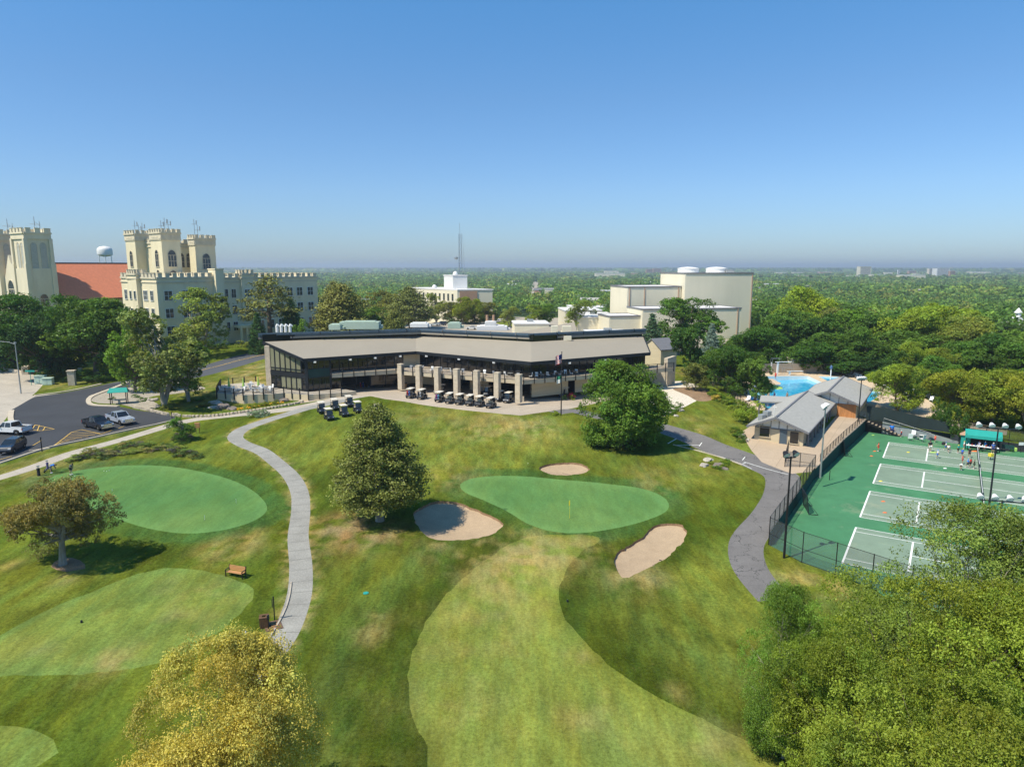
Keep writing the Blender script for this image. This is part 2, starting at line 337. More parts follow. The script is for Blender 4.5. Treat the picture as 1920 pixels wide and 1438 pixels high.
def region(name, pts, mat, smooth=True, step=1.0, kind='structure', dz=None, label=None):
    P = [W(p) for p in pts]; P = catmull(P, True, step) if smooth else dens(P, step)
    if name in ('fairway', 'tee_ground', 'sand_bunker', 'lower_tee'): P = [(x_ + RNG.uniform(-.13, .13), y_ + RNG.uniform(-.13, .13)) for x_, y_ in P]
    REG.append(dict(name=name, P=np.array(P), mat=mat, dz=dz, label=label)); return P
def ribbon(name, pts, width, mat, step=1.0, label=None):
    P = catmull([W(p) for p in pts], False, step); ws = width if hasattr(width, '__len__') else [width, width]; n = len(P); L_, R_ = [], []
    for i, p in enumerate(P):
        a = P[max(i-1, 0)]; c = P[min(i+1, n-1)]; d = Vector((c[0]-a[0], c[1]-a[1])).normalized(); f = i / (n - 1) * (len(ws) - 1); k = min(int(f), len(ws) - 2)
        h = (ws[k] + (ws[k+1] - ws[k]) * (f - k)) / 2
        L_.append((p[0] - d.y*h, p[1] + d.x*h)); R_.append((p[0] + d.y*h, p[1] - d.x*h))
    REG.append(dict(name=name, P=np.array(L_ + R_[::-1]), mat=mat, dz=None, label=label)); return P, L_, R_
region('street', [(975,575),(992,540),(998,528),(1012,528),(1018,545),(1040,575)], 'lot_concrete', False, 8)
region('parking_lot', [(560,628),(600,612),(700,606),(900,598),(960,594),(1060,596),(1120,612),(1180,610),(1262,628),(1370,636),(1340,655),(1262,668),(1225,655),(1190,650),(900,640)], 'lot_concrete', False, 6)
region('grass_island', [(930,606),(960,602),(1000,604),(1000,611),(950,613)], 'grass', False, 4)
region('fairway', [(985,1008),(940,1030),(890,1066),(840,1112),(800,1165),(770,1235),(768,1300),(782,1370),(800,1437),('w',-6,24),('w',15,24),(1490,1470),(1430,1405),(1320,1348),(1200,1288),(1110,1218),(1062,1160),(1050,1110),(1062,1065),(1090,1035),(1125,1008),(1060,1002)], 'fairway')
region('tee_ground', [(-60,1215),(0,1190),(80,1148),(170,1110),(260,1076),(330,1064),(400,1074),(460,1095),(478,1112),(450,1150),(400,1192),(335,1232),(250,1252),(150,1264),(60,1266),(-60,1262)], 'tee')
region('lower_tee', [(-60,1357),(0,1358),(60,1364),(103,1385),(108,1410),(75,1437),(0,1470),(-60,1480)], 'tee')
gpoly = region('golf_green', [(863,908),(885,897),(930,892),(985,893),(1050,899),(1130,906),(1195,914),(1238,928),(1254,944),(1247,960),(1210,976),(1150,991),(1090,999),(1040,997),(990,982),(950,958),(905,937),(872,923)], 'green')
ppoly = region('putting_green', [(92,898),(125,886),(190,876),(270,872),(350,879),(420,895),(470,917),(498,943),(497,962),(465,981),(410,995),(350,1000),(290,993),(230,976),(170,950),(120,925)], 'green')
bunk = []
for nm, pts in (('sand_bunker', [(776,962),(800,946),(830,939),(862,944),(900,958),(930,972),(943,984),(930,998),(895,1008),(850,1013),(810,1010),(785,990)]),
                ('sand_bunker', [(1011,878),(1030,870),(1062,867),(1092,870),(1105,880),(1095,887),(1062,891),(1028,888)]),
                ('sand_bunker', [(1153,1046),(1165,1030),(1200,1010),(1222,988),(1250,982),(1278,984),(1287,998),(1280,1015),(1255,1040),(1220,1063),(1190,1077),(1170,1084),(1158,1072)])):
    bunk.append(np.array(region(nm, pts, 'sand', True, .5)))
for i, lb in enumerate(['large sand bunker half shaded by the pine tree', 'small oval sand bunker behind the flagged green', 'kidney shaped sand bunker right of the flagged green, rake lying in it']): REG[-3+i]['label'] = lb; REG[-3+i]['bunker'] = True
# paved areas
region('driveway', [(-80,700),(0,688),(60,700),(80,722),(60,742),(120,737),(160,732),(60,765),(22,770),(0,800),(-90,860)], 'walk_concrete', False, 2)
ribbon('road', [(130,752),(190,735),(280,715),(360,700),(436,680),(500,663),(570,648),(660,632)], [14, 10, 10, 10], 'road_asphalt', 2)
region('parking_lot_asphalt', [(22,768),(65,744),(125,736),(190,722),(240,716),(262,728),(205,736),(170,747),(168,756),(185,758),(222,762),(255,769),(300,775),(330,782),(322,790),(298,796),(212,814),(150,828),(97,840),(0,870),(-90,895),(-90,830),(10,800)], 'asphalt', False, 1.2)
ribbon('walkway', [(-60,912),(0,895),(100,862),(200,832),(270,812),(320,797),(370,786),(440,778),(500,772),(560,764),(620,752),(680,740)], [2.0, 2.0, 2.1, 2.5, 3.6, 4.4, 5.2], 'walk_concrete', label='concrete walk beside the parking lot')
cp = ribbon('cart_path', [(470,1285),(500,1236),(530,1195),(549,1155),(562,1110),(564,1060),(559,1005),(564,955),(560,918),(537,883),(500,852),(458,833),(441,820),(455,805),(492,791),(540,776),(590,762),(650,750)], [2.2, 2.1, 2.1, 2.1, 2.2, 2.4, 3], 'path_concrete', .7)
region('patio', [(560,757),(640,744),(690,742),(720,748),(760,753),(820,763),(880,770),(940,776),(975,779),(1032,771),(1060,768),(1100,760),(1180,740),(1230,735),(1200,690),(1000,690),(780,690),(560,700),(560,740)], 'patio_concrete', False, 1.2)
ribbon('asphalt_path', [(1040,774),(1075,770),(1110,778),(1170,790),(1230,800),(1280,815),(1330,836),(1380,854),(1430,874),(1465,893),(1465,925),(1445,960),(1408,1003),(1398,1030),(1405,1062),(1425,1092),(1455,1125)], [3.0, 3.6, 4.6, 5.0, 4.4, 3.8, 3.4, 3.2], 'old_asphalt', label='cracked asphalt path along the tennis fence')
region('rock_bed', [(1228,735),(1250,727),(1290,738),(1308,748),(1295,757),(1272,768),(1250,778),(1232,785),(1215,770)], 'white_gravel', True)
region('white_walk', [(1228,728),(1260,715),(1285,714),(1312,724),(1325,735),(1310,742),(1290,737),(1250,726),(1230,735)], 'white_gravel', False)
region('mulch_bed', [(1262,729),(1300,726),(1325,730),(1336,748),(1310,752),(1290,742)], 'bare_soil')
region('mulch_bed', [(165,744),(190,736),(260,724),(330,716),(385,728),(330,738),(280,745),(300,762),(262,766),(225,758),(180,755)], 'shaded_gravel', True)
region('soil', [(150,1050),(118,1045),(95,1062),(125,1072),(160,1066)], 'bare_soil')
region('terrace', [(1398,826),(1410,846),(1428,866),(1452,876),(1485,888),('c',-6.95,-15),('c',-6.9,-13),('c',-6.5,-10),('c',-5.6,4),('c',-4.2,20.9),('c',-5,24),('c',-9,24),('c',-9,10),('c',-19,10),('c',-19.5,-3)], 'terrace_concrete', False)
region('pool_deck', [(1370,760),(1385,735),(1372,712),(1400,700),(1440,691),(1500,691),(1610,697),(1660,722),(1740,750),(1780,775),(1700,785),('c',-4.3,24),('c',-9,30),('c',-14,20),('c',-20,18),('c',-24,16)], 'pool_deck', False)
region('pool', [(1405,748),(1418,715),(1440,705.5),(1480,705),(1515,705),(1541,717),(1575,722),(1625,728),(1652,736),(1640,748),(1590,775),(1520,790),(1440,765)], 'pool_water', False, 1.0)
region('pool_pier', [(1425,722),(1430,713),(1448,710),(1464,718),(1463,721)], 'pool_deck', False)
region('pool', [(1533,705.5),(1573,706.5),(1568,715),(1552,714)], 'pool_water', False)
CPOLY = [(-6.9,-40),(-6.9,-13),(-6.5,-10),(-5.6,4),(-4.2,20.9),(2,20.7),(5.7,20.5),(9,19.4),(13,18.8),(48,18.8),(48,-47),(5,-47),(2.9,-44.6),(-3.3,-42.4)]
region('tennis_court_ground', [('c', s, b) for s, b in CPOLY], 'court_green', False, 1.5)
for k in range(4):
    t0 = 14.7 - 14.7 * k
    region('tennis_court', [('c', 0, t0), ('c', 23.77, t0), ('c', 23.77, t0 - 10.97), ('c', 0, t0 - 10.97)], 'court_grey', False, 3)

# ---------------------------------------------------------------- one planar triangulation for the whole ground
def pip(P, x, y):
    ins = np.zeros(len(x), bool); n = len(P); bb = (x >= P[:,0].min()) & (x <= P[:,0].max()) & (y >= P[:,1].min()) & (y <= P[:,1].max())
    idx = np.nonzero(bb)[0]
    if not len(idx): return ins
    X, Y = x[idx], y[idx]; r = np.zeros(len(idx), bool); j = n - 1
    for i in range(n):
        xi, yi = P[i]; xj, yj = P[j]
        if yi != yj:
            c = ((yi > Y) != (yj > Y)) & (X < (xj - xi) * (Y - yi) / (yj - yi) + xi); r ^= c
        j = i
    ins[idx] = r; return ins
def dseg(P, x, y, closed=True):           # distance to a polyline
    d = np.full(len(x), 1e9); n = len(P)
    for i in range(n if closed else n - 1):
        a = P[i]; b = P[(i+1) % n]; e = (b[0]-a[0], b[1]-a[1]); L2 = e[0]**2 + e[1]**2 + 1e-9
        t = np.clip(((x - a[0]) * e[0] + (y - a[1]) * e[1]) / L2, 0, 1)
        d = np.minimum(d, np.hypot(x - a[0] - t * e[0], y - a[1] - t * e[1]))
    return d
pts = []
def grid(x0, x1, y0, y1, st, cone=True):
    nx = int((x1 - x0) / st); ny = int((y1 - y0) / st)
    for j in range(ny):
        for i in range(nx):
            x = x0 + (i + .5 * (j % 2) + RNG.uniform(-.2, .2)) * st; y = y0 + (j + RNG.uniform(-.2, .2)) * st
            if cone and abs(x) > .82 * y + 8: continue
            pts.append((x, y))
grid(-110, 105, 24, 110, .75); grid(-150, 140, 110, 175, 1.7); grid(-260, 260, 176, 420, 6)
for r in [0, 14] : pts += [(r * math.cos(a), r * math.sin(a) - 5) for a in np.linspace(0, 2 * math.pi, 8)[:-1]]
for r in (60, 110, 180, 300):
    for a in np.linspace(0, 2 * math.pi, 48)[:-1]:
        x, y = r * math.cos(a), r * math.sin(a)
        if y < 20 or abs(x) > .82 * y + 12: pts.append((x, y))
r = 430
while r < 30000:
    n = 120 if r < 5000 else 60
    for a in np.linspace(0, 2 * math.pi, n)[:-1]: pts.append((r * math.cos(a + r), r * math.sin(a + r)))
    r *= 1.09
edges = []
for R_ in REG:
    o = len(pts); P = R_['P']; pts += [tuple(p) for p in P]; n = len(P); edges += [(o + i, o + (i + 1) % n) for i in range(n)]
print('cdt', len(pts), len(edges))
cv, ce, cf, _, _, _ = delaunay_2d_cdt([Vector(p) for p in pts], edges, [], 0, 1e-5, False)
V2 = np.array([(v.x, v.y) for v in cv]); F = np.array([f for f in cf if len(f) == 3])
cen = V2[F].mean(1); lab = np.full(len(F), -1)
for i, R_ in enumerate(REG): lab[pip(R_['P'], cen[:,0], cen[:,1])] = i
Z2 = zt(V2[:,0], V2[:,1])
e1 = V2[F[:,1]] - V2[F[:,0]]; e2 = V2[F[:,2]] - V2[F[:,0]]; flip = (e1[:,0] * e2[:,1] - e1[:,1] * e2[:,0]) < 0; F[flip] = F[flip][:, ::-1]

# value noise
_perm = np.random.default_rng(3).random((256, 256))
def vnoise(x, y):
    xi = np.floor(x).astype(int); yi = np.floor(y).astype(int); fx = x - xi; fy = y - yi; fx = fx*fx*(3-2*fx); fy = fy*fy*(3-2*fy)
    g = lambda a, b: _perm[a & 255, b & 255]
    return (g(xi,yi)*(1-fx)+g(xi+1,yi)*fx)*(1-fy)+(g(xi,yi+1)*(1-fx)+g(xi+1,yi+1)*fx)*fy
def fbm(x, y, o=4): return sum(vnoise(x * 2**k + 17*k, y * 2**k + 9*k) / 2**k for k in range(o)) / sum(1 / 2**k for k in range(o))

C_ROUGH = np.array((.094, .126, .015)); C_DARK = np.array((.048, .072, .009)); C_FAIR = np.array((.172, .200, .038)); C_TEE = np.array((.150, .196, .042))
C_GREEN = np.array((.100, .200, .060)); C_COLLAR = np.array((.055, .115, .028)); C_DRY = np.array((.33, .26, .105)); C_SOIL = np.array((.30, .20, .10)); C_LITE = np.array((.150, .175, .030))
DRY = [(640,1000,3.6,'s',.9),(655,980,2.2,'s',.8),(700,995,2.6,'s',.75),(730,1005,2,'s',.5),(760,1000,1.2,'d',.4),(850,1020,3,'d',.8),(900,1015,2,'d',.5),(1180,1085,2.2,'d',.8),(1210,1080,2,'d',.6),(1290,800,2.5,'d',.6),(1300,815,2.3,'d',.7),(1310,790,2.2,'d',.5),
 (1320,870,4,'d',.3),(1225,905,4,'d',.35),(900,790,6,'d',.55),(960,795,5,'d',.55),(1020,800,5,'d',.35),(780,782,5,'d',.4),(860,890,4,'d',.35),(830,905,3,'d',.3),(470,1012,1.6,'d',.75),(485,1003,1.0,'d',.7),(425,1030,2.4,'d',.45),(400,1025,1.5,'d',.45),(450,1035,1.6,'d',.35),
 (125,1083,1.1,'d',.85),(135,1078,.9,'d',.6),(240,870,2,'d',0),(130,860,9,'d',.28),(250,800,6,'d',.3),(60,878,5,'d',.3),(30,690,14,'d',.5),(440,730,9,'d',.85),(470,700,10,'d',.9),(500,720,6,'d',.7),(530,688,8,'d',.6),(80,690,12,'d',.35),(120,722,5,'d',.5),(640,1370,5,'d',.1),
 (390,1110,1.6,'d',.35),(210,1238,1.5,'d',.6),(195,1245,1.2,'d',.5),(300,1110,1.2,'d',.3),(330,1155,1.3,'d',.3),(80,1220,1.4,'d',.3),(985,1045,3,'d',.5),(940,1075,4,'d',.6),(960,1040,2.6,'d',.55),(1040,1040,3,'d',.5),(1010,1018,3,'d',.5),(1080,1020,3,'d',.45),(900,1180,5,'d',.2),(1060,1330,1.0,'d',.35),(1120,1305,.8,'d',.6),
 (1100,1340,1.2,'d',.35),(860,1330,3,'d',.15),(1270,1300,.6,'d',.5),(1255,1290,.5,'d',.4),(1075,1228,.7,'d',.5),(1090,1235,.6,'d',.4),(700,1180,1.4,'d',.4),(690,1200,.9,'d',.4),(705,1165,1.2,'d',.4),(590,995,1.5,'d',.5),(575,1110,.8,'d',.5),(1460,1080,1.5,'d',.4),(1520,1090,2,'d',.6),(1560,1100,2,'d',.5),(1480,1280,2.2,'s',.35),(1500,1130,1.5,'s',.4),
 (1440,1330,2,'d',.2),(1350,1400,2,'d',.4),(1400,800,3,'d',.15),(1270,695,5,'s',.5),(1350,700,8,'d',.2),(1000,606,8,'d',.3),(100,1010,2,'d',.25),(20,1060,1,'d',.5)]
DARKP = [(600,900,6),(610,960,4),(590,1050,4),(1110,1100,4),(1150,1160,5),(1210,1180,5),(880,1030,3.5),(820,1060,4),(760,1130,4),(1320,1000,5),(1150,850,7),(700,1330,5),(660,1240,4),(1300,1240,5),(1220,870,4),(1380,1320,3),(600,1300,4),(300,1040,5),(470,880,4),(720,1400,4)]
LITEP = [(900,830,14),(1000,850,12),(830,800,10),(1270,1110,7),(1330,1060,6),(1350,1180,7),(1300,880,7),(560,840,8),(610,810,7),(420,850,7),(1400,1260,6),(60,1110,7),(150,1060,4),(700,1060,5),(620,1130,4),(820,870,6),(1330,790,8),(1390,840,5)]
fwP = [r for r in REG if r['name'] == 'fairway'][0]['P']; bunkd = None
def gcolor(x, y, base):
    n = len(x); base = np.broadcast_to(base, (n, 3)).copy(); near = np.hypot(x, y) < 460
    col = base
    n1 = fbm(x / 9, y / 9); n2 = fbm(x / 2.2 + 40, y / 2.2); n3 = fbm(x / 30 + 9, y / 30 + 4, 3)
    return col, n1, n2, n3
def paint(name, x, y):
    isr = name in ('rough', 'grass_island')
    base = {'rough': C_ROUGH, 'grass_island': C_LITE, 'fairway': C_FAIR, 'tee': C_TEE, 'green': C_GREEN}[name if name in ('fairway', 'tee', 'green') else ('rough' if name == 'rough' else 'grass_island')]
    col, n1, n2, n3 = gcolor(x, y, base); n4 = fbm(x / .9 + 5, y / .7 + 8, 3)
    def blend(c, a): nonlocal col; a = np.clip(a, 0, 1)[:, None]; col = col * (1 - a) + c * a
    if name == 'rough':
        blend(C_LITE, (n1 - .46) * 4 * .38); blend(C_DARK, (.5 - n1) * 4 * .42)
        for px, py, r in DARKP:
            q = gp(px, py); d = np.hypot(x - q.x, y - q.y) / r; blend(C_DARK, np.exp(-d * d) * (.25 + 1.3 * n2) * .75)
        for px, py, r in LITEP:
            q = gp(px, py); d = np.hypot(x - q.x, y - q.y) / r; blend(C_LITE, np.exp(-d * d) * (.3 + n2) * .8)
        df = dseg(fwP[::4], x, y); blend(C_DARK, np.exp(-(df / 3.2) ** 2) * (.45 + .8 * n2))
        df2 = np.abs(df - 5.5); blend(np.array((.085, .13, .028)), np.exp(-(df2 / 1.4) ** 2) * .45); df3 = np.abs(df - 8.5); blend(C_DARK, np.exp(-(df3 / 1.1) ** 2) * .5)
        # mower passes following the hole
        st = np.sin((x * .92 - y * .35 + 1.2 * n3 * 8) / 1.5) ; col *= (1 + .05 * np.sign(st) * np.clip(n1 * 2, 0, 1))[:, None]
        st2 = np.sin((y * .94 + x * .35 + 6 * n3) / .9); col *= (1 + .045 * st2 * np.clip(n2 * 1.6, 0, 1))[:, None]
        dp_ = dseg(np.array(cp[1]), x, y, False); dp_ = np.minimum(dp_, dseg(np.array(cp[2]), x, y, False)); blend(C_DRY, np.clip(1 - dp_ / .8, 0, 1) * np.clip((n4 - .4) * 6, 0, 1) * .8)
        for P in (gpoly, ppoly):
            d = dseg(np.array(P)[::2], x, y); blend(C_COLLAR, np.clip((2.3 + 1.2 * n2 - d) / .8, 0, 1) * .9)
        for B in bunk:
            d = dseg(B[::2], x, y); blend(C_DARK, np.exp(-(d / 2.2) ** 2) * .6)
        r = np.hypot(x, y); k = np.clip((r - 330) / 150, 0, 1); blend(np.array((.045, .075, .025)), k)
        blend(np.array((.16, .15, .09)), np.clip((r - 3500) / 2500, 0, 1) * np.clip((n3 - .42) * 5, 0, 1))
    if name == 'fairway':
        dd_ = dseg(fwP[::2], x, y); blend(np.array((.125, .155, .026)), np.exp(-(dd_ / .8) ** 2) * (.3 + n4))
        blend(np.array((.135, .19, .045)), (n1 - .45) * 4 * .5); blend(C_DRY, np.clip((n1 - .54) * 3, 0, 1) * .16 + np.clip((n2 * .5 + n4 * .5 - .56) * 5, 0, 1) * .14)
        st = np.sin((x * .985 - y * .17) / 1.6); col *= (1 + .055 * np.sign(st))[:, None]
    if name == 'tee':
        d = dseg(np.array([r for r in REG if r['name'] == 'tee_ground'][0]['P'])[::3], x, y)
        blend(np.array((.12, .18, .045)), np.clip((1.2 - d) / .6, 0, 1) * .6)
        st = np.sin((x * .55 - y * .83) / 1.1); col *= (1 + .055 * np.sign(st))[:, None]; blend(C_DRY, np.clip((n2 - .58) * 3, 0, 1) * .25)
    if name == 'green':
        blend(np.array((.135, .225, .068)), (n1 - .45) * 2.5); blend(np.array((.075, .17, .055)), (.47 - n1) * 2.5); st = np.sin((x * .8 + y * .6) / .55); col *= (1 + .02 * np.sign(st))[:, None]
        for P in (gpoly, ppoly):
            d = dseg(np.array(P)[::2], x, y); blend(np.array((.13, .25, .08)), np.clip((1.3 - d) / .5, 0, 1) * .45)
    else:
        for px, py, rr, kd, a in DRY:
            q = gp(px, py); m = (abs(x - q.x) < rr * 3) & (abs(y - q.y) < rr * 3)
            if not m.any(): continue
            al = np.zeros(len(x)); d = np.hypot((x[m] - q.x), (y[m] - q.y) * .75) / rr
            al[m] = np.exp(-d * d) * a * .8 * np.clip((n2[m] * .55 + n4[m] * .45 - .40) * 7, .05, 1.25); blend(C_DRY if kd == 'd' else C_SOIL, al)
    return col
GM = {'fairway': 'mown_grass', 'tee': 'mown_grass', 'green': 'green_grass', 'grass': 'grass'}
def emit(name, sel, matname, dz=0.0, flatz=None, label=None, bunkerP=None, pool=False, kind='structure'):
    f = F[sel]
    if not len(f): print('EMPTY', name); return None
    u, inv = np.unique(f, return_inverse=True); f2 = inv.reshape(f.shape); x, y = V2[u,0], V2[u,1]; z = Z2[u].copy()
    if flatz is not None: z[:] = flatz
    if bunkerP is not None:
        d = dseg(bunkerP[::2], x, y); z = z - .28 - .45 * np.clip(d / 3.5, 0, 1) ** .8 + .05 * fbm(x * 1.3, y * 1.3)
    z = z + dz
    me = bpy.data.meshes.new(name); me.vertices.add(len(u)); me.vertices.foreach_set('co', np.stack([x, y, z], 1).ravel())
    me.loops.add(f2.size); me.loops.foreach_set('vertex_index', f2.ravel().astype(np.int32)); me.polygons.add(len(f2))
    me.polygons.foreach_set('loop_start', np.arange(0, f2.size, 3, dtype=np.int32)); me.polygons.foreach_set('use_smooth', np.ones(len(f2), bool))
    mn = GM.get(matname, matname); me.materials.append(M[mn]); me.update(calc_edges=True); me.validate()
    if matname in GM or matname == 'rough':
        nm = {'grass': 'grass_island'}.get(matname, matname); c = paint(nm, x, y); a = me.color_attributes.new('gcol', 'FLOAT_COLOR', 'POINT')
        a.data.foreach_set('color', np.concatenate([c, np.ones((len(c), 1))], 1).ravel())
    o = bpy.data.objects.new(name, me); COL.objects.link(o); tag(o, label, kind=kind); return o
GM['rough'] = 'grass'
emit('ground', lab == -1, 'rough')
def lip(P, z0f, z1f, name, mat, label=None):     # the cut edge between two levels
    mb = MB(); n = len(P); xs = np.array(P)[:,0]; ys = np.array(P)[:,1]; za = z0f(xs, ys); zb = z1f(xs, ys)
    vs = [(xs[i], ys[i], za[i]) for i in range(n)] + [(xs[i], ys[i], zb[i]) for i in range(n)]
    mb.add(vs, [(i, (i+1)%n, n+(i+1)%n, n+i) for i in range(n)]); o = mb.build(name, mat); tag(o, label, kind='structure'); return o
for i, R_ in enumerate(REG):
    kw = {}
    if R_.get('bunker'): kw['bunkerP'] = R_['P']
    if R_['name'] == 'pool': kw['flatz'] = float(zt(R_['P'][:,0], R_['P'][:,1]).min()) - .12; kw['flatz'] = kw['flatz']; R_['wz'] = kw['flatz']
    if R_['mat'] == 'court_green' or R_['mat'] == 'court_grey': kw['flatz'] = 0.0
    emit(R_['name'], lab == i, R_['mat'], label=R_['label'], **kw)
    if R_.get('bunker'): lip(R_['P'], lambda x, y: zt(x, y), lambda x, y: zt(x, y) - .30, 'bunker_edge', M['bare_soil'])
    if R_['name'] == 'pool': lip(R_['P'], lambda x, y: zt(x, y), lambda x, y, w_=R_['wz']: np.full(len(x), w_ - .05), 'pool_edge', M['white_line'])

# ---------------------------------------------------------------- painted lines
def strip(mb, a, b, wd, dz=.012, z=None, seg=1.5):
    a = Vector(a[:2]); b = Vector(b[:2]); L_ = (b - a).length; k = max(1, int(L_ / seg)) if z is None else 1; d = (b - a).normalized(); n = Vector((-d.y, d.x)) * wd / 2
    P = [a + (b - a) * i / k for i in range(k + 1)]
    for i in range(k):
        q = [P[i] + n, P[i] - n, P[i+1] - n, P[i+1] + n]
        mb.add([(p.x, p.y, (zt1(p.x, p.y) if z is None else z) + dz) for p in q], [(0, 1, 2, 3)])
mb = MB()
for k in range(4):
    t0 = 14.7 - 14.7 * k; bl = .07
    for (s0, b0, s1, b1, wd) in [(0,0,0,-10.97,.12),(23.77,0,23.77,-10.97,.12),(-.03,0,23.8,0,.07),(-.03,-10.97,23.8,-10.97,.07),(.05,-1.37,23.7,-1.37,.07),(.05,-9.6,23.7,-9.6,.07),(5.49,-1.4,5.49,-9.57,.12),(18.28,-1.4,18.28,-9.57,.12),(5.53,-5.485,18.24,-5.485,.08)]:
        a = ct(s0, t0 + b0); b = ct(s1, t0 + b1); strip(mb, a, b, wd * 1.5, .005 if b0 == b1 else .009, 0)
tag(mb.build('court_markings', M['white_line']), kind='structure')
mb = MB()
def pst(a, b, wd=.12, lift=.05): strip(mb, gp(*a), gp(*b), wd, lift)
Hh = [((98,838),(134,811)),((134,811),(152,806)),((152,806),(190,814))]
for a, b in Hh: pst(a, b)
for i in range(7):
    t = i / 6.5; l = (134 + (98 - 134) * t, 811 + (838 - 811) * t); r = (158 + (105 - 158) * t * 0 + 34 * (1 - t) * .9 + (-50) * t + 0, 808 + 4 * (1 - t) + 27 * t)
    pst(l, (min(190, 190 - 78 * t), 814 + 16 * t))
for a, b in [((66,797),(102,805)),((66,797),(60,806)),((74,798),(70,808)),((85,801),(80,808)),((60,806),(75,808)),((102,805),(75,808)),((78,826),(61,836)),((0,862),(22,856)),((190,814),(232,800)),((212,730),(190,733))]: pst(a, b)
tag(mb.build('lot_markings', M['yellow_line']), kind='structure')
mb = MB(); rp = [gp(*p) for p in [(360,699),(400,689),(436,679),(470,671),(500,664),(530,657)]]
for off in (-.14, .14):
    for a, b in zip(rp, rp[1:]):
        d = (b - a).normalized(); n = Vector((-d.y, d.x, 0)) * off; strip(mb, a + n, b + n, .12, .06)
tag(mb.build('road_markings', M['yellow_line']), kind='structure')
mb = MB()
for a, b in [((1252,832),(1268,823)),((1268,835),(1312,835)),((1311,837),(1316,830)),((1392,863),(1397,857)),((1395,866),(1478,890)),((1392,870),(1398,868))]: strip(mb, gp(*a), gp(*b), .12, .04)
a_ = [(1262,834),(1310,845),(1355,858),(1392,871),(1410,880)]
for a, b in zip(a_, a_[1:]): strip(mb, gp(*a), gp(*b), .1, .05)
tag(mb.build('path_markings', M['white_line']), kind='structure')
# kerbs
def kerb(pxs, w_=.3, h=.14, mat='kerb', name='kerb'):
    mb = MB(); P = catmull([W(p) for p in pxs], False, 1.0)
    for a, b in zip(P, P[1:]): mb.bar((a[0], a[1], zt1(*a) + h / 2 - .1), (b[0], b[1], zt1(*b) + h / 2 - .1), w_, h + .2)
    return tag(mb.build(name, M[mat]), kind='structure')
kerb([(-30,873),(0,869),(97,838),(150,827),(212,813),(298,795),(322,789)])
kerb([(240,717),(205,731),(172,744),(166,754),(178,760),(222,762)], .8)
kerb([(22,770),(20,785),(26,800)], .8); kerb([(65,742),(125,734),(190,720)], .5)
kerb([(1262,834),(1310,846),(1355,859),(1392,872)], .12, .1)
kerb([(546,1092),(543,1115),(536,1140),(524,1165),(508,1192),(488,1222)], .14, .10, 'walk_concrete')
mb = MB(); PL, PR = cp[1], cp[2]
for i in range(3, len(PL) - 1, 3): strip(mb, PL[i], PR[i], .035, .012, seg=.5)
pm('joint', (.16, .155, .14), .9); tag(mb.build('path_joints', M['joint']), kind='structure')
# ---------------------------------------------------------------- foliage
LEAFGAIN = 2.6
def leafmat(name, rgb, trans=.35, tipc=None):
    m = bpy.data.materials.new(name); m.use_nodes = True; t = m.node_tree; t.nodes.clear(); L = t.links
    out = t.nodes.new('ShaderNodeOutputMaterial'); oi = t.nodes.new('ShaderNodeObjectInfo'); a = t.nodes.new('ShaderNodeAttribute'); a.attribute_name = 'tint'
    v = t.nodes.new('ShaderNodeVectorMath'); v.operation = 'MULTIPLY'; L.new(oi.outputs['Color'], v.inputs[0]); v.inputs[1].default_value = rgb
    v2 = t.nodes.new('ShaderNodeVectorMath'); v2.operation = 'MULTIPLY'; L.new(v.outputs[0], v2.inputs[0]); L.new(a.outputs['Color'], v2.inputs[1]); vb = v2; v2 = t.nodes.new('ShaderNodeVectorMath'); v2.operation = 'SCALE'; v2.inputs['Scale'].default_value = LEAFGAIN; L.new(vb.outputs[0], v2.inputs[0])
    d = t.nodes.new('ShaderNodeBsdfDiffuse'); tr = t.nodes.new('ShaderNodeBsdfTranslucent'); mx = t.nodes.new('ShaderNodeMixShader'); mx.inputs[0].default_value = trans
    L.new(v2.outputs[0], d.inputs[0])
    v3 = t.nodes.new('ShaderNodeVectorMath'); v3.operation = 'MULTIPLY'; L.new(v2.outputs[0], v3.inputs[0]); v3.inputs[1].default_value = (1.25, 1.15, .5); L.new(v3.outputs[0], tr.inputs[0])
    L.new(d.outputs[0], mx.inputs[1]); L.new(tr.outputs[0], mx.inputs[2])
    g = t.nodes.new('ShaderNodeBsdfGlossy'); g.inputs['Roughness'].default_value = .45; g.inputs['Color'].default_value = (.8, .85, .8, 1)
    m2 = t.nodes.new('ShaderNodeMixShader'); m2.inputs[0].default_value = .012; L.new(mx.outputs[0], m2.inputs[1]); L.new(g.outputs[0], m2.inputs[2])
    L.new(m2.outputs[0], out.inputs[0]); M[name] = m; return m
leafmat('leaves', (1, 1, 1)); leafmat('needles', (1, 1, 1), .12)
pm('bark', (.16, .125, .09), .95, var=.35, scale=3, bump=.6, streak=(1, 1, .25)); pm('grey_bark', (.30, .27, .22), .95, var=.3, scale=3, bump=.5, streak=(1, 1, .25))
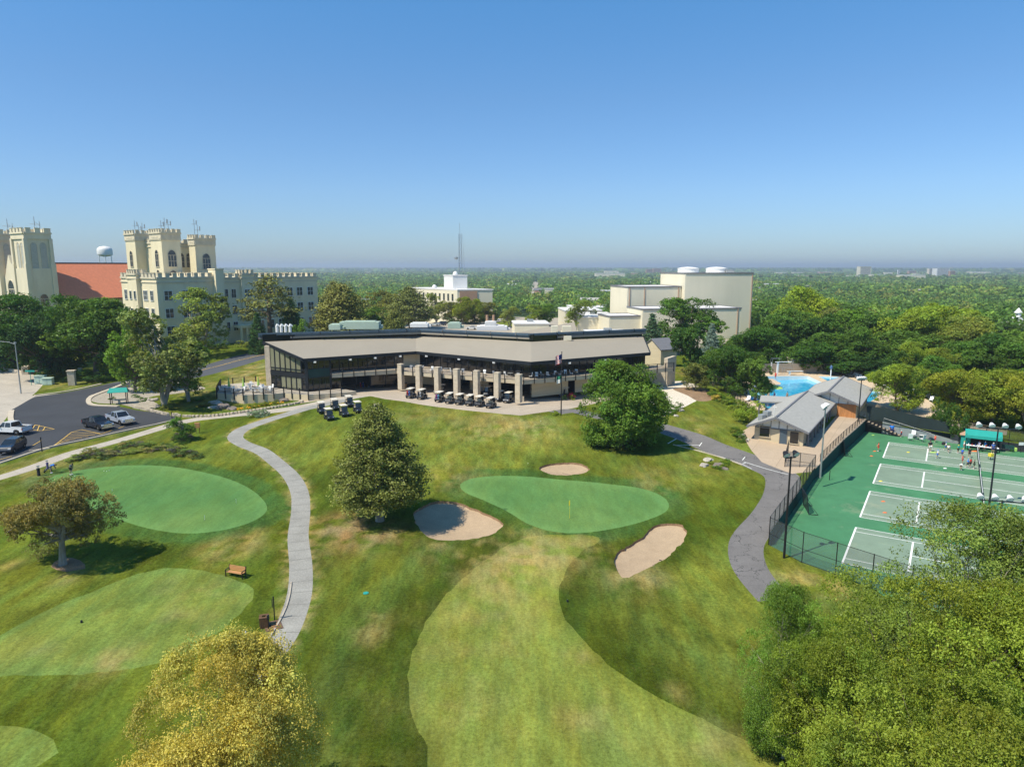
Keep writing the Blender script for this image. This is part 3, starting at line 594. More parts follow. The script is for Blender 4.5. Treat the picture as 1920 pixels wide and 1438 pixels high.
def leafmesh(name, P, N, size, tint, matname, aspect=.55):
    n = len(P); r = RNG.normal(size=(n, 3)); T = np.cross(N, r); T /= np.linalg.norm(T, axis=1)[:, None] + 1e-9; B = np.cross(N, T)
    sz = size * RNG.uniform(.65, 1.35, n)[:, None] if np.ndim(size) == 0 else size[:, None]
    T = T * sz * .5; B = B * sz * .5 * aspect; fold = N * sz * .10
    V = np.stack([P - T, P - B + fold, P + T, P + B + fold], 1).reshape(-1, 3)
    me = bpy.data.meshes.new(name); me.vertices.add(4 * n); me.vertices.foreach_set('co', V.ravel().astype(np.float32))
    me.loops.add(4 * n); me.loops.foreach_set('vertex_index', np.arange(4 * n, dtype=np.int32)); me.polygons.add(n); me.polygons.foreach_set('loop_start', np.arange(0, 4 * n, 4, dtype=np.int32))
    me.update(calc_edges=True); a = me.color_attributes.new('tint', 'FLOAT_COLOR', 'POINT')
    c = np.repeat(np.concatenate([tint, np.ones((n, 1))], 1), 4, 0); a.data.foreach_set('color', c.ravel().astype(np.float32)); me.materials.append(M[matname]); return me
def unit(a): return a / (np.linalg.norm(a, axis=-1)[..., None] + 1e-9)
def crown_pts(lobes, rad, nsub, nleaf, rng, flat=.8, shell=(.75, 1.05), subr=.38, up=.35, jit=.55):
    """lobes (k,3), rad (k,): every lobe carries sub-clumps, every sub-clump carries leaves"""
    Ps, Ns, Ts = [], [], []
    cen = lobes.mean(0)
    for c, r in zip(lobes, rad):
        d = unit(rng.normal(size=(nsub, 3)) + unit((c - cen)[None]) * .5 + np.array([0, 0, .25]))
        sc = c + d * r * rng.uniform(*shell, (nsub, 1)) * np.array([1, 1, flat]); sr = r * subr * rng.uniform(.6, 1.4, nsub)
        lt = rng.uniform(.66, 1.3); hue = rng.normal(0, .05)
        dd = unit(rng.normal(size=(nsub, nleaf, 3)) + d[:, None] * .35 + np.array([0, 0, .2]))
        P = sc[:, None] + dd * sr[:, None, None] * rng.uniform(.45, 1.1, (nsub, nleaf, 1)) * np.array([1, 1, .8])
        N = unit(dd * .7 + rng.normal(size=dd.shape) * jit + np.array([0, 0, up]))
        t = (lt * rng.uniform(.85, 1.15, (nsub, 1, 1)) * rng.uniform(.8, 1.22, (nsub, nleaf, 1))) * np.array([1 + hue, 1, 1 - hue])
        Ps.append(P.reshape(-1, 3)); Ns.append(N.reshape(-1, 3)); Ts.append(np.broadcast_to(t, P.shape).reshape(-1, 3))
    return np.concatenate(Ps), np.concatenate(Ns), np.concatenate(Ts)
def lobed(n, H, R, cb, rng, top=1.0, pear=.55, inner=.25, wob=1.0):
    """lobe centres on an uneven egg-shaped envelope, unit height H"""
    out, rad = [], []; ch = H - cb; ph = rng.uniform(0, 6.28, 6)
    i = 0
    while len(out) < n:
        u = (i + .5) / n; i += 1
        if i > n * 4: break
        z = rng.uniform(-.95, 1) if rng.random() < .3 else 1 - 2 * ((i * .618034) % 1) * .97
        a = i * 2.39996 + rng.uniform(-.4, .4)
        rr = math.sqrt(max(0, 1 - z * z)) ** .8; f = 1 + wob * (.16 * math.sin(2 * a + ph[0] + 2 * z) + .12 * math.sin(3 * a + ph[1]) + .1 * math.sin(5 * a + ph[2] + 3 * z)) + rng.uniform(-.08, .08)
        k = 1 if rng.random() > inner else rng.uniform(.3, .7)
        zz = cb + ch * (.5 + .5 * z * top * k)
        wz = 1 - pear * max(0, z) ** 2 * .35 - (1 - pear) * .25 * max(0, -z)
        lr = R * rng.uniform(.22, .36)
        out.append((math.cos(a) * rr * R * f * k * wz * .78, math.sin(a) * rr * R * f * k * wz * .78, min(zz, H - lr * .55))); rad.append(lr)
    return np.array(out), np.array(rad)
def limbs(H, cb, lobes, rng, r0, trunks=1, every=1, bend=.15, lean=0):
    mb = MB(); fork = cb * .75 + H * .06
    trs = []
    for k in range(trunks):
        a = k * 2.4 + rng.uniform(0, 1); s = .06 * H if trunks > 1 else .02 * H
        top = Vector((math.cos(a) * s * 2 + lean, math.sin(a) * s * 2, cb + (H - cb) * .62)); mid = Vector((math.cos(a) * s * .8 + lean * .4, math.sin(a) * s * .8, fork))
        q = r0 / math.sqrt(trunks)
        pth = [Vector((0, 0, -.25)), Vector((0, 0, .02 * H)), mid * .5, mid, mid.lerp(top, .5) + Vector((rng.normal() * .03 * H, rng.normal() * .03 * H, 0)), top]
        mb.tube(pth, [q * 1.7, q * 1.25, q, q * .85, q * .5, q * .15], 10); trs.append((mid, top, q))
    for i, c in enumerate(lobes[::every]):
        c = Vector(c); mid, top, q = trs[i % trunks]; f = min(max((c.z - cb) / (H - cb) * .75, 0), .8); s0 = mid.lerp(top, f)
        m = s0.lerp(c, .5) + Vector((rng.normal() * bend, rng.normal() * bend, rng.uniform(-.1, .3) * bend * 2)); r = q * .42 * (1 - f * .6)
        mb.tube([s0, m, c], [r, r * .6, r * .15], 5, cap=False)
        for _ in range(2):
            e = c + Vector(rng.normal(size=3)) * .08 * H; mb.tube([m.lerp(c, .5), e], [r * .3, r * .08], 4, cap=False)
    return mb
PROTO = {}
def proto(key, label_mat='leaves', bark='bark', seed=0, kind='round', H=10., R=4., cb=2.5, lob=34, sub=13, leaf=24, size=.38, r0=.28, trunks=1, flat=.8, every=1, inner=.25, pear=.55, subr=.38, jit=.55, up=.35, gap=0, wob=1.0):
    rng = np.random.default_rng(seed); T_ = None
    if kind == 'round':
        lo, ra = lobed(lob, H, R, cb, rng, pear=pear, inner=inner, wob=wob)
        if gap: ra = ra * gap
        P, N, T_ = crown_pts(lo, ra, sub, leaf, rng, flat, subr=subr, jit=jit, up=up); tm = limbs(H, cb, lo, rng, r0, trunks, every)
    elif kind in ('spruce', 'pine'):
        Ps, Ns, Ts = [], [], []; tm = MB(); tm.tube([(0,0,-.3),(0,0,.1),(0,0,H*.5),(0,0,H*.97)], [r0*1.5, r0*1.15, r0*.7, r0*.1], 10)
        nl = lob
        for i in range(nl):
            u = (i + rng.uniform(0, 1)) / nl; z = cb + (H - cb) * u
            if kind == 'spruce': rr = R * (1 - u) ** .85 * rng.uniform(.8, 1.1)
            else: rr = R * (max(.02, 1 - u) ** .62) * min(1, .66 + u * 2.0) * rng.uniform(.6, 1.15)
            rr = max(rr, R * .08); a = i * 2.39996 + rng.uniform(-.3, .3); dz = (-.18 if kind == 'spruce' else .12) * rr
            tip = np.array([math.cos(a) * rr, math.sin(a) * rr, min(z + dz, H - .02 * H)]); st = np.array([0, 0, z])
            k = max(2, int(sub * (rr / R) ** 1.1)); s = rng.uniform(.35, 1, k) ** .7
            tang = np.array([-math.sin(a), math.cos(a), 0]); c = st + (tip - st) * s[:, None] + tang * (rng.uniform(-.34, .34, k) * rr * s)[:, None] + np.array([0, 0, 1]) * rng.normal(0, .03 * R, k)[:, None]
            sr = R * subr * .42 * rng.uniform(.7, 1.35, k)
            dd = unit(rng.normal(size=(k, leaf, 3)) + np.array([0, 0, .4])); Pp = c[:, None] + dd * sr[:, None, None] * rng.uniform(.3, 1.05, (k, leaf, 1)) * np.array([1.15, 1.15, flat * .75])
            Nn = unit(dd * .8 + rng.normal(size=dd.shape) * jit + np.array([0, 0, up])); lt = rng.uniform(.8, 1.2)
            tt = lt * rng.uniform(.8, 1.2, (k, 1, 1)) * rng.uniform(.8, 1.2, (k, leaf, 1)) * np.ones(3)
            Ps.append(Pp.reshape(-1, 3)); Ns.append(Nn.reshape(-1, 3)); Ts.append(np.broadcast_to(tt, Pp.shape).reshape(-1, 3))
            tm.tube([st, st + (tip - st) * .5 + np.array([0, 0, .02 * H]), tip * .97 + st * .03], [r0 * .28 * (1 - u * .6), r0 * .16, r0 * .04], 4, cap=False)
        P, N, T_ = map(np.concatenate, (Ps, Ns, Ts))
    cm = leafmesh(key + '_crown', P, N, size, T_, label_mat); tmesh = bpy.data.meshes.new('trunk'); tmesh.from_pydata(tm.v, [], tm.f); tmesh.materials.append(M[bark]); tmesh.polygons.foreach_set('use_smooth', [True] * len(tmesh.polygons)); tmesh.update()
    ext = np.percentile(np.abs(P[:, 0]), 99), P[:, 2].max()
    PROTO[key] = (cm, tmesh, H, R, ext); return PROTO[key]
# protos (all 10 m high); a few seeds of each habit
for s in range(3): proto(f'broad{s}', seed=11 + s, lob=54, sub=14, leaf=24, size=.34, R=4.2, cb=1.6, gap=1.1, subr=.36, flat=.95)
for s in range(2): proto(f'dense{s}', seed=31 + s, lob=80, sub=15, leaf=24, size=.30, R=4.6, cb=.7, pear=.8, gap=1.1, subr=.42)
for s in range(2): proto(f'airy{s}', seed=51 + s, lob=44, sub=12, leaf=20, size=.30, R=3.6, cb=1.9, bark='grey_bark', trunks=2, gap=.95, subr=.40, flat=.95)
for s in range(2): proto(f'locust{s}', seed=71 + s, lob=74, sub=16, leaf=24, size=.25, R=4.8, cb=1.5, bark='bark', trunks=2, flat=.7, subr=.40, jit=.8, gap=.95)
for s in range(2): proto(f'pine{s}', 'needles', seed=91 + s, kind='pine', lob=120, sub=16, leaf=14, size=.30, R=3.8, cb=1.0, subr=.45, jit=.7, r0=.25)
proto('openpine', 'needles', 'bark', seed=95, kind='pine', lob=34, sub=13, leaf=18, size=.26, R=3.2, cb=4.2, subr=.5, jit=.7, r0=.24)
proto('spruce', 'needles', seed=101, kind='spruce', lob=150, sub=16, leaf=14, size=.24, R=2.7, cb=.4, subr=.34, jit=.6, r0=.2)
proto('bush', seed=111, lob=22, sub=11, leaf=20, size=.55, R=6.0, cb=-1, r0=.1, pear=.8)
COLR = {'dark': (.030, .062, .010), 'mid': (.048, .088, .013), 'bright': (.066, .115, .014), 'light': (.105, .130, .024), 'olive': (.088, .095, .022), 'pine': (.082, .088, .022), 'deep': (.024, .050, .012),
        'blue': (.070, .098, .075), 'yolive': (.112, .128, .014), 'yellow': (.30, .24, .03), 'gold': (.205, .190, .042), 'rust': (.098, .090, .028), 'lime': (.105, .140, .015), 'spruce': (.036, .062, .026)}
def tree(name, key, loc, H, Wd, colr, label, cat='tree', group=None, rz=None, jitter=.08):
    cm, tmsh, h0, r0, ext = PROTO[key]; rz = random.uniform(0, 6.28) if rz is None else rz
    o = thing(name, label, cat, loc, rz, group); sx = Wd / (2 * ext[0]); sz = H / ext[1]; o.scale = (sx, sx, sz)
    c = COLR[colr] if isinstance(colr, str) else colr; j = [1 + random.uniform(-jitter, jitter) for _ in range(3)]; b = 1 + random.uniform(-jitter, jitter)
    for nm, me in (('trunk', tmsh), ('crown', cm)):
        k = bpy.data.objects.new(nm, me); COL.objects.link(k); k.parent = o
        if nm == 'crown': k.color = (c[0] * j[0] * b, c[1] * b, c[2] * j[2] * b, 1)
    return o
def treepx(name, key, px, ytop, wpx, D, colr, label, base=None, **kw):
    """place a tree by the ground point (base pixel) or by distance D, reaching up to the photo row ytop"""
    if base is not None: g = gp(px, base); D = g.y
    else: q = atD(px, ytop, D); g = Vector((q.x, D, zt1(q.x, D)))
    top = atD(px, ytop, D - .15 * wpx * D / FPX if D > 60 else D); H = max(1.2, top.z - g.z); Wd = wpx * D / FPX * 1.02
    g.z -= .05
    return tree(name, key, g, H, Wd, colr, label, **kw)
# ---- left: behind the parking lot and in front of the stone college
treepx('maple_tree','dense0',8,548,150,168,'dark','dark green maple at the far left edge in front of the twin towered church')
treepx('maple_tree','dense1',112,552,115,160,'dark','dark round maple just below the red church roof')
treepx('oak_tree','broad0',60,590,110,150,'deep','deep green tree between the two dark maples left of the utility boxes')
treepx('oak_tree','broad1',180,558,150,0,'mid','large green oak with forked grey trunk behind the green utility boxes',base=706)
treepx('oak_tree','broad2',225,572,90,158,'dark','dark oak crowding the college corner behind the forked oak')
treepx('maple_tree','broad2',242,606,85,138,'bright','bright green maple between the forked oak and the big olive elm')
treepx('elm_tree','airy0',308,575,150,0,(.088,.108,.032),'big olive green elm rising over the green canopy in the parking lot',base=760)
treepx('elm_tree','airy1',345,640,80,128,'mid','darker shoulder tree beside the big olive elm above the road')
treepx('elm_tree','airy1',381,538,100,0,'light','tall loose elm with forked trunk in front of the college pillar',base=668)
treepx('pine_tree','openpine',500,514,110,196,'pine','tall open pine with bare lower trunk before the college wall')
treepx('cedar_tree','pine1',545,556,42,196,'deep','small dark conifer between the open pine and the right end of the college')
treepx('cedar_tree','spruce',481,586,42,190,'deep','dark conical cedar beside the college entrance stairs')
treepx('shrub','bush',566,598,46,188,'bright','round bright shrub below the right end of the college')
treepx('pine_tree','pine0',640,530,112,205,'pine','broad olive pine right of the college, behind the clubhouse roof')
treepx('pine_tree','pine1',625,522,70,225,'pine','second pine standing behind the broad olive pine')
treepx('hackberry_tree','broad0',716,544,86,0,'olive','olive rounded tree between the two pines behind the clubhouse',base=616)
treepx('pine_tree','pine1',770,534,92,0,'pine','pointed olive pine above the middle of the clubhouse roof',base=618)
treepx('pine_tree','pine0',738,580,60,188,'pine','low pine filling the gap behind the clubhouse roof')
treepx('ash_tree','airy0',818,548,44,0,'light','sparse pale ash before the building with the radio mast',base=606)
for px, yt, wd, b, c, l in [(848,566,38,606,'olive','first of the four olive parking lot trees, nearest the pale ash'),(868,556,40,608,'yolive','yellowish olive tree in the row before the brown brick panel'),(890,560,40,607,'yolive','olive tree right of the yellowish one in the parking lot row'),(914,566,44,604,'olive','last olive tree of the parking lot row, beside the white car'),
    (956,574,36,614,'light','thin young tree by the grass island of the rear lot'),(1000,571,34,612,'lime','slender yellow green tree on the grass island'),(1020,570,44,610,'bright','dense bright green tree beside the slender yellow one'),(1087,562,54,624,'light','pale maple behind the grey roof of the clubhouse wing'),(1186,553,80,622,'light','wide pale yellow tree before the cream warehouse')]:
    treepx('parking_lot_tree','airy1' if c in ('light','lime') else 'broad1',px,yt,wd,0,c,l,base=b)
treepx('spruce_tree','spruce',1221,588,54,0,'spruce','dark spruce at the right end of the clubhouse roof',base=672)
treepx('maple_tree','broad1',1283,558,125,0,'mid','large spreading maple in front of the cream hall',base=662)
treepx('oak_tree','broad0',1292,604,72,0,'dark','dark oak right of the clubhouse spruce with trunk in the mulch',base=704)
treepx('blue_spruce_tree','spruce',1332,606,40,0,'blue','blue grey spruce half hidden behind the dark oak',base=680)
treepx('maple_tree','broad2',1337,650,50,0,'mid','upright maple on the dark mulch strip left of the pool',base=722)
treepx('maple_tree','dense0',1372,648,76,0,'dark','dark maple along the pool fence, second from the pool',base=738)
treepx('maple_tree','broad0',1416,664,72,0,'mid','maple overhanging the near left corner of the pool',base=750)
treepx('crabapple_tree','broad1',1304,681,54,0,'olive','small round crabapple in the brown mulch bed',base=732)
treepx('shrub','bush',1405,752,60,0,'lime','bright shrub beside the gabled pool house',base=795)
proto('bigmaple', seed=35, lob=120, sub=24, leaf=28, size=.24, R=4.6, cb=.5, pear=1.0, gap=1.2, subr=.30, inner=.1, wob=.2)
treepx('maple_tree','bigmaple',1163,676,160,0,(.054,.100,.013),'big round green maple at the front right corner of the clubhouse',base=834)
# pine on the lawn
proto('bigpine', 'needles', 'grey_bark', seed=201, kind='pine', lob=210, sub=24, leaf=26, size=.17, R=3.9, cb=1.25, subr=.27, jit=.75, r0=.30, flat=1.0)
treepx('pine_tree','bigpine',712,757,156,0,'pine','big full pine on the lawn beside the large sand bunker',base=976)
proto('crab', 'leaves', 'grey_bark', seed=212, lob=90, sub=22, leaf=28, size=.23, R=6.5, cb=3.0, r0=.42, pear=.8, flat=.75, subr=.30, gap=.8)
treepx('crabapple_tree','crab',118,906,184,0,'rust','spreading rusty brown tree beside the practice green',base=1058, rz=.6)
treepx('young_tree','airy0',341,780,44,0,'mid','young tree in a planted circle beside the walk',base=826)
treepx('shrub','bush',341,816,34,0,'dark','low purple green shrubs ringing the young tree',base=830)
# ---- woods round the pool and beyond the courts
WOODS = [(1395,628,60,200,'mid'),(1432,612,90,176,'dark'),(1465,590,90,195,'mid'),(1512,536,110,222,'lime'),(1490,575,80,205,'mid'),(1545,585,90,190,'dark'),(1572,575,70,212,'olive'),(1556,625,95,172,'mid'),(1600,612,90,176,'mid'),(1608,577,100,200,'bright'),
 (1640,640,100,165,'dark'),(1655,590,90,195,'dark'),(1690,620,110,170,'mid'),(1715,575,120,190,'lime'),(1770,568,140,196,'lime'),(1745,625,120,165,'mid'),(1812,590,110,185,'light'),(1800,640,110,150,'mid'),(1842,625,110,165,'dark'),(1890,625,120,170,'mid'),(1870,665,120,140,'dark'),(1925,640,110,150,'mid'),(1400,660,70,170,'dark'),
 (1350,628,70,190,'mid'),(1530,640,80,168,'dark'),(1585,660,70,164,'dark'),(1660,675,70,160,'deep'),(1625,668,60,162,'deep'),(1960,600,150,190,'mid'),(1965,700,140,120,'dark'),(2010,660,160,150,'mid'),(1500,650,70,172,'mid'),(1700,660,80,150,'dark'),(1760,668,80,140,'mid')]
LW = {'mid': 'mid green', 'dark': 'dark green', 'lime': 'sunlit yellow green', 'bright': 'bright green', 'olive': 'dull olive', 'light': 'pale green', 'deep': 'very dark green'}
for i, (px, yt, wd, D, c) in enumerate(WOODS):
    k = ['broad0','dense0','broad1','dense1','broad2'][i % 5]
    treepx('woodland_tree', k, px, yt, wd, D, c, LW[c] + ' broadleaf tree in the dense belt behind the pool and courts', group='trees in the belt behind the pool and courts')
treepx('willow_tree','locust0',1775,652,60,146,'yolive','yellow flowering tree in front of the dark belt right of the pool')
treepx('locust_tree','locust1',1690,682,95,128,'lime','bright feathery locust at the right corner of the pool deck')
treepx('locust_tree','locust0',1722,640,60,150,'lime','feathery locust just behind the pool corner locust')
treepx('locust_tree','locust0',1800,692,120,118,'yolive','yellow olive locust behind the black court screen')
treepx('locust_tree','locust1',1872,694,130,118,'yolive','yellow olive locust directly behind the teal shelter')
treepx('locust_tree','locust0',1940,690,110,112,'yolive','yellow olive locust cut by the right edge of the photo')
treepx('locust_tree','locust1',1835,712,80,120,'olive','low brownish locust between the two large ones behind the court shelter')
for a in [(1755,790),(1775,800),(1795,805)]: treepx('shrub','bush',a[0],a[1]-45,36,0,'dark','dark bush at the end of the black court screen',base=a[1]+8,group='bushes by the court screen')
# ---- foreground crowns, near the camera
proto('fore_locust0', 'leaves', 'bark', seed=301, lob=88, sub=40, leaf=50, size=.105, R=5.0, cb=.8, trunks=2, flat=.6, subr=.23, jit=.7, r0=.22, gap=.95)
proto('fore_locust1', 'leaves', 'bark', seed=302, lob=90, sub=40, leaf=48, size=.105, R=5.2, cb=.8, trunks=3, flat=.6, subr=.23, jit=.7, r0=.22, gap=.95)
proto('fore_elm', 'leaves', 'grey_bark', seed=303, lob=100, sub=36, leaf=42, size=.11, R=4.6, cb=.9, trunks=2, flat=.8, subr=.28, r0=.22, gap=1.15, wob=.8)
proto('gold', 'leaves', 'grey_bark', seed=304, lob=120, sub=44, leaf=46, size=.115, R=4.4, cb=.6, trunks=2, flat=.95, subr=.28, jit=.5, wob=.7, r0=.2, gap=1.2, pear=.45)
def fore(name, key, px, ytop, wpx, D, c, label, rz=0.):
    q = atD(px, ytop, D); z = zt1(q.x, D); return tree(name, key, (q.x, D, z), q.z - z, wpx * D / FPX, c, label, rz=rz)
fore('elm_tree','fore_elm',1822,946,470,41,(.086,.112,.022),'grey green elm crown covering the near corner of the tennis courts',1.0)
fore('elm_tree','fore_elm',1492,1098,215,38,(.072,.108,.016),'low elm crown beside the end of the asphalt path',2.4)
fore('locust_tree','fore_locust0',1760,1098,500,33,(.094,.118,.013),'feathery olive locust filling the right foreground below the courts',.4)
fore('locust_tree','fore_locust1',1955,1120,420,32,(.082,.110,.013),'feathery dark locust cut by the right edge in the foreground',2.0)
fore('locust_tree','fore_locust1',1625,1195,330,32,(.092,.118,.014),'feathery locust with twigs at the left side of the right foreground',3.6)
fore('locust_tree','fore_locust0',1765,1290,540,26,(.086,.110,.013),'nearest olive locust at the bottom right of the photo',5.0)
fore('gold_leaf_tree','gold',406,1182,335,30,'gold','golden yellow leaved tree at the bottom left foreground',1.2)
# ---------------------------------------------------------------- building materials
pm('stucco', (.72, .63, .43), .9, var=.09, scale=.35, bump=.15, streak=(1, 1, .3)); pm('stucco_band', (.60, .53, .39), .9, var=.15, scale=.8)
pm('church_stucco', (.70, .62, .45), .9, var=.10, scale=.3, streak=(1, 1, .3)); pm('roof_tile', (.62, .21, .11), .85, var=.10, scale=1.2)
pm('dark_metal', (.022, .026, .032), .45, .3, var=.1); pm('black_iron', (.018, .018, .02), .5, .2); pm('steel_blue', (.10, .14, .18), .4, .4, var=.12, scale=.5)
pm('membrane', (.30, .265, .21), .85, var=.05, scale=.12, streak=(1, 1, 1)); pm('white_roof', (.70, .68, .66), .8, var=.06, scale=.2); pm('grey_roof', (.40, .38, .36), .85, var=.08)
pm('limestone', (.52, .44, .33), .9, var=.18, scale=1.6, bump=.5); pm('tan_wall', (.55, .46, .31), .9, var=.08, scale=.8, streak=(.3, .3, 4)); pm('cream_panel', (.70, .64, .48), .8, var=.05, scale=.2, streak=(1, 1, .15))
pm('white_paint', (.74, .73, .70), .6, var=.05); pm('brick_brown', (.42, .26, .17), .9, var=.1); pm('fascia', (.50, .42, .30), .8, var=.08); pm('teal', (.02, .30, .25), .7, var=.08)
pm('green_panel', (.012, .05, .045), .5, var=.1); pm('shingle', (.36, .35, .32), .95, var=.22, scale=1.6, streak=(.7, 3.5, 3.5), bump=.4); pm('trim_dark', (.16, .16, .17), .7); pm('wood_orange', (.42, .19, .07), .7, var=.25, scale=2, streak=(3, 3, .3))
pm('wood_fence', (.36, .30, .23), .9, var=.25, scale=2, streak=(4, 4, .2)); pm('windscreen', (.018, .03, .03), .9, var=.2, scale=.6, streak=(1, 1, .3)); pm('windscreen_green', (.012, .055, .048), .9, var=.15, scale=.6); pm('louvre', (.45, .44, .38), .8)
pm('vent_green', (.38, .47, .38), .7, var=.05); pm('grey_paint', (.32, .34, .34), .5, .3); pm('galvanized', (.42, .43, .43), .45, .7, var=.08); pm('wood_brown', (.13, .07, .035), .8, var=.25, scale=3)
glassmat('glass', (.035, .045, .055)); glassmat('glass_dark', (.008, .010, .012), .08); glassmat('glass_tan', (.20, .20, .13), .15)
meshmat('chain_link', (.12, .13, .13), .34); meshmat('net_mesh', (.02, .03, .03), .72); meshmat('rail_mesh', (.03, .03, .03), .35)
U2 = lambda deg: Vector((math.cos(math.radians(deg)), math.sin(math.radians(deg)), 0))
Z = lambda z: Vector((0, 0, z))
def window(par, c, u, w_, h, panes=2, frame='white_paint', glass='glass', name='window', arch=False, depth=.14, mull=True, sill=True):
    """window centred at c on a wall running along u, outward normal n = u rotated by -90 deg"""
    u = u.normalized(); n = Vector((u.y, -u.x, 0)); c = Vector(c); f = MB(); t = max(.07, .05 * w_)
    for s in (-1, 1): f.bar(c + u * s * w_ / 2 + n * depth / 2 - Z(h / 2), c + u * s * w_ / 2 + n * depth / 2 + Z(h / 2), depth, t) if False else f.box(c + u * s * w_ / 2 + n * depth * .5, (t, depth, h), math.atan2(u.y, u.x))
    rz = math.atan2(u.y, u.x)
    f.box(c + Z(h / 2) + n * depth * .55, (w_ + t * 1.6, depth * 1.1, t), rz)
    if sill: f.box(c - Z(h / 2) + n * depth * .8, (w_ + t * 3, depth * 1.6, t * 1.2), rz)
    else: f.box(c - Z(h / 2) + n * depth * .55, (w_ + t * 1.6, depth * 1.1, t), rz)
    if mull:
        for i in range(1, panes): f.box(c + u * (-w_ / 2 + w_ * i / panes) + n * depth * .45, (t * .8, depth * .85, h), rz)
        if panes >= 2 and h > 1.4: f.box(c + n * depth * .42, (w_, depth * .7, t * .7), rz)
    if arch:
        k = 8; vs = []
        for i in range(k + 1):
            a = math.pi * i / k; vs.append(c + Z(h / 2) + u * math.cos(a) * w_ / 2 + Z(math.sin(a) * w_ * .62))
        f.tube([v + n * .07 for v in vs], t * .8, 5)
    o = f.build(name, M[frame], par, world=True)
    g = MB(); g.box(c + n * .035, (w_, .07, h), rz)
    if arch: g.add([v + n * .05 for v in vs] , [tuple(range(k, -1, -1))])
    q = g.build('pane', M[glass], o); Mi = (Matrix.Translation(par.location) @ par.rotation_euler.to_matrix().to_4x4()).inverted(); q.data.transform(Mi)
    return o
def crenel(mb, pts, z, h=1.1, th=.45, step=2.2, closed=True):
    n = len(pts)
    for i in range(n if closed else n - 1):
        a, b = Vector(pts[i]), Vector(pts[(i + 1) % n]); a.z = b.z = z; L_ = (b - a).length; k = max(1, round(L_ / step)); d = (b - a) / k
        mb.bar(a + Z(-.25), b + Z(-.25), th + .12, .5)
        for j in range(k):
            s = a + d * (j + .22); e = a + d * (j + .78); mb.bar(s + Z(h / 2), e + Z(h / 2), th, h)
            mb.bar(s + Z(h + .06) - d * .03, e + Z(h + .06) + d * .03, th + .2, .12)
    return mb
def rect(P0, u, v, Lu, Lv): return [P0, P0 + u * Lu, P0 + u * Lu + v * Lv, P0 + v * Lv]
def castle_block(par, name, P0, u, v, Lu, Lv, z0, z1, mat='stucco', step=2.2, ch=1.0, band=True):
    R_ = rect(P0, u, v, Lu, Lv); mb = MB(); mb.prism([(p.x, p.y) for p in R_], z0, z1); mb.build(name, M[mat], par, world=True)
    mb = MB(); crenel(mb, R_, z1, ch, .45, step)
    if band:
        c = (R_[0] + R_[2]) / 2
        for q in (z1 - 1.6,): mb.prism([((p.x - c.x) * (1 + .5 / Lu) + c.x, (p.y - c.y) * (1 + .5 / Lv) + c.y) for p in R_], q, q + .3)
    mb.build('parapet', M['stucco_band'], par, world=True); return R_
# ---------------------------------------------------------------- the stone college
u = U2(52); v = U2(142); P0 = Vector((-99, 195, 0))
col = thing('college_building', 'cream castle-like college with crenellated parapets and square towers at the left', 'building', (-92, 212, 5))
G0 = 3.0
castle_block(col, 'west_wing', P0, u, v, 16.6, 22, G0, 25.2)
P1 = P0 + u * 16.6
mb = MB(); mb.prism([(p.x, p.y) for p in rect(P1 - v * 1.6, u, v, 2.6, 4)], G0, 27.2); mb.prism([(p.x, p.y) for p in rect(P1 - v * 1.75 - u * .15, u, v, 2.9, 4.3)], 27.2, 27.5); mb.build('pillar', M['stucco'], col, world=True)
P2 = P1 + u * 2.6 + v * .8
castle_block(col, 'main_wing', P2, u, v, 35, 18, G0, 24.9)
P3 = P2 + u * 6.5 - v * .9
castle_block(col, 'bay', P3, u, v, 4.2, 3, 12, 26.0, step=1.4)
nrow = [22.0 - 2.2, 15.1, 10.2]
for zc in (20.0, 15.0, 10.0):
    for t in (3.0, 8.0, 13.0): window(col, P0 + u * t + Z(zc), u, 2.3, 2.7, 2)
    for t in (1.6, 4.2, 13, 16.6, 20.4, 24, 27.8, 32): window(col, P2 + u * t + Z(zc), u, 2.2 if t > 8 else 1.5, 2.7, 2)
    window(col, P3 + u * 2.1 + Z(zc if zc > 12 else zc), u, 2.6, 2.3, 3) if zc > 12 else None
    for t in (3.2, 7.0, 16.2, 19.4): window(col, P0 + v * t + Z(zc), -v, 2.4 if t in (7.0,) else 1.7, 2.8, 3 if t in (7.0,) else 2)
castle_block(col, 'oriel', P0 + v * 9.5 - u * 1.2, u, v, 3, 5.5, G0, 26.2, step=1.4)
for zc in (20, 15, 10):
    for t in (1.4, 4.1): window(col, P0 + v * (9.5 + t) - u * 1.2 + Z(zc), -v, 1.2, 2.4, 1)
# entrance porch and stairs
mb = MB(); q = P2 + u * 3.5 - v * 4
mb.prism([(p.x, p.y) for p in rect(q, u, v, 6.5, 4)], 9.6, 10.4)
for t in (0.3, 2.2, 4.2, 6.1): mb.box(q + u * t + v * .3 + Z(7.4), (.5, .5, 4.6), math.radians(52))
mb.prism([(p.x, p.y) for p in rect(q, u, v, 6.5, 4)], G0, 5.4); mb.build('porch', M['stucco'], col, world=True)
mb = MB()
for i in range(9): mb.prism([(p.x, p.y) for p in rect(q + u * (6.5 + i * .42), u, v, .42, 2.4)], G0, 5.3 - i * .25)
mb.build('stairs', M['limestone'], col, world=True)
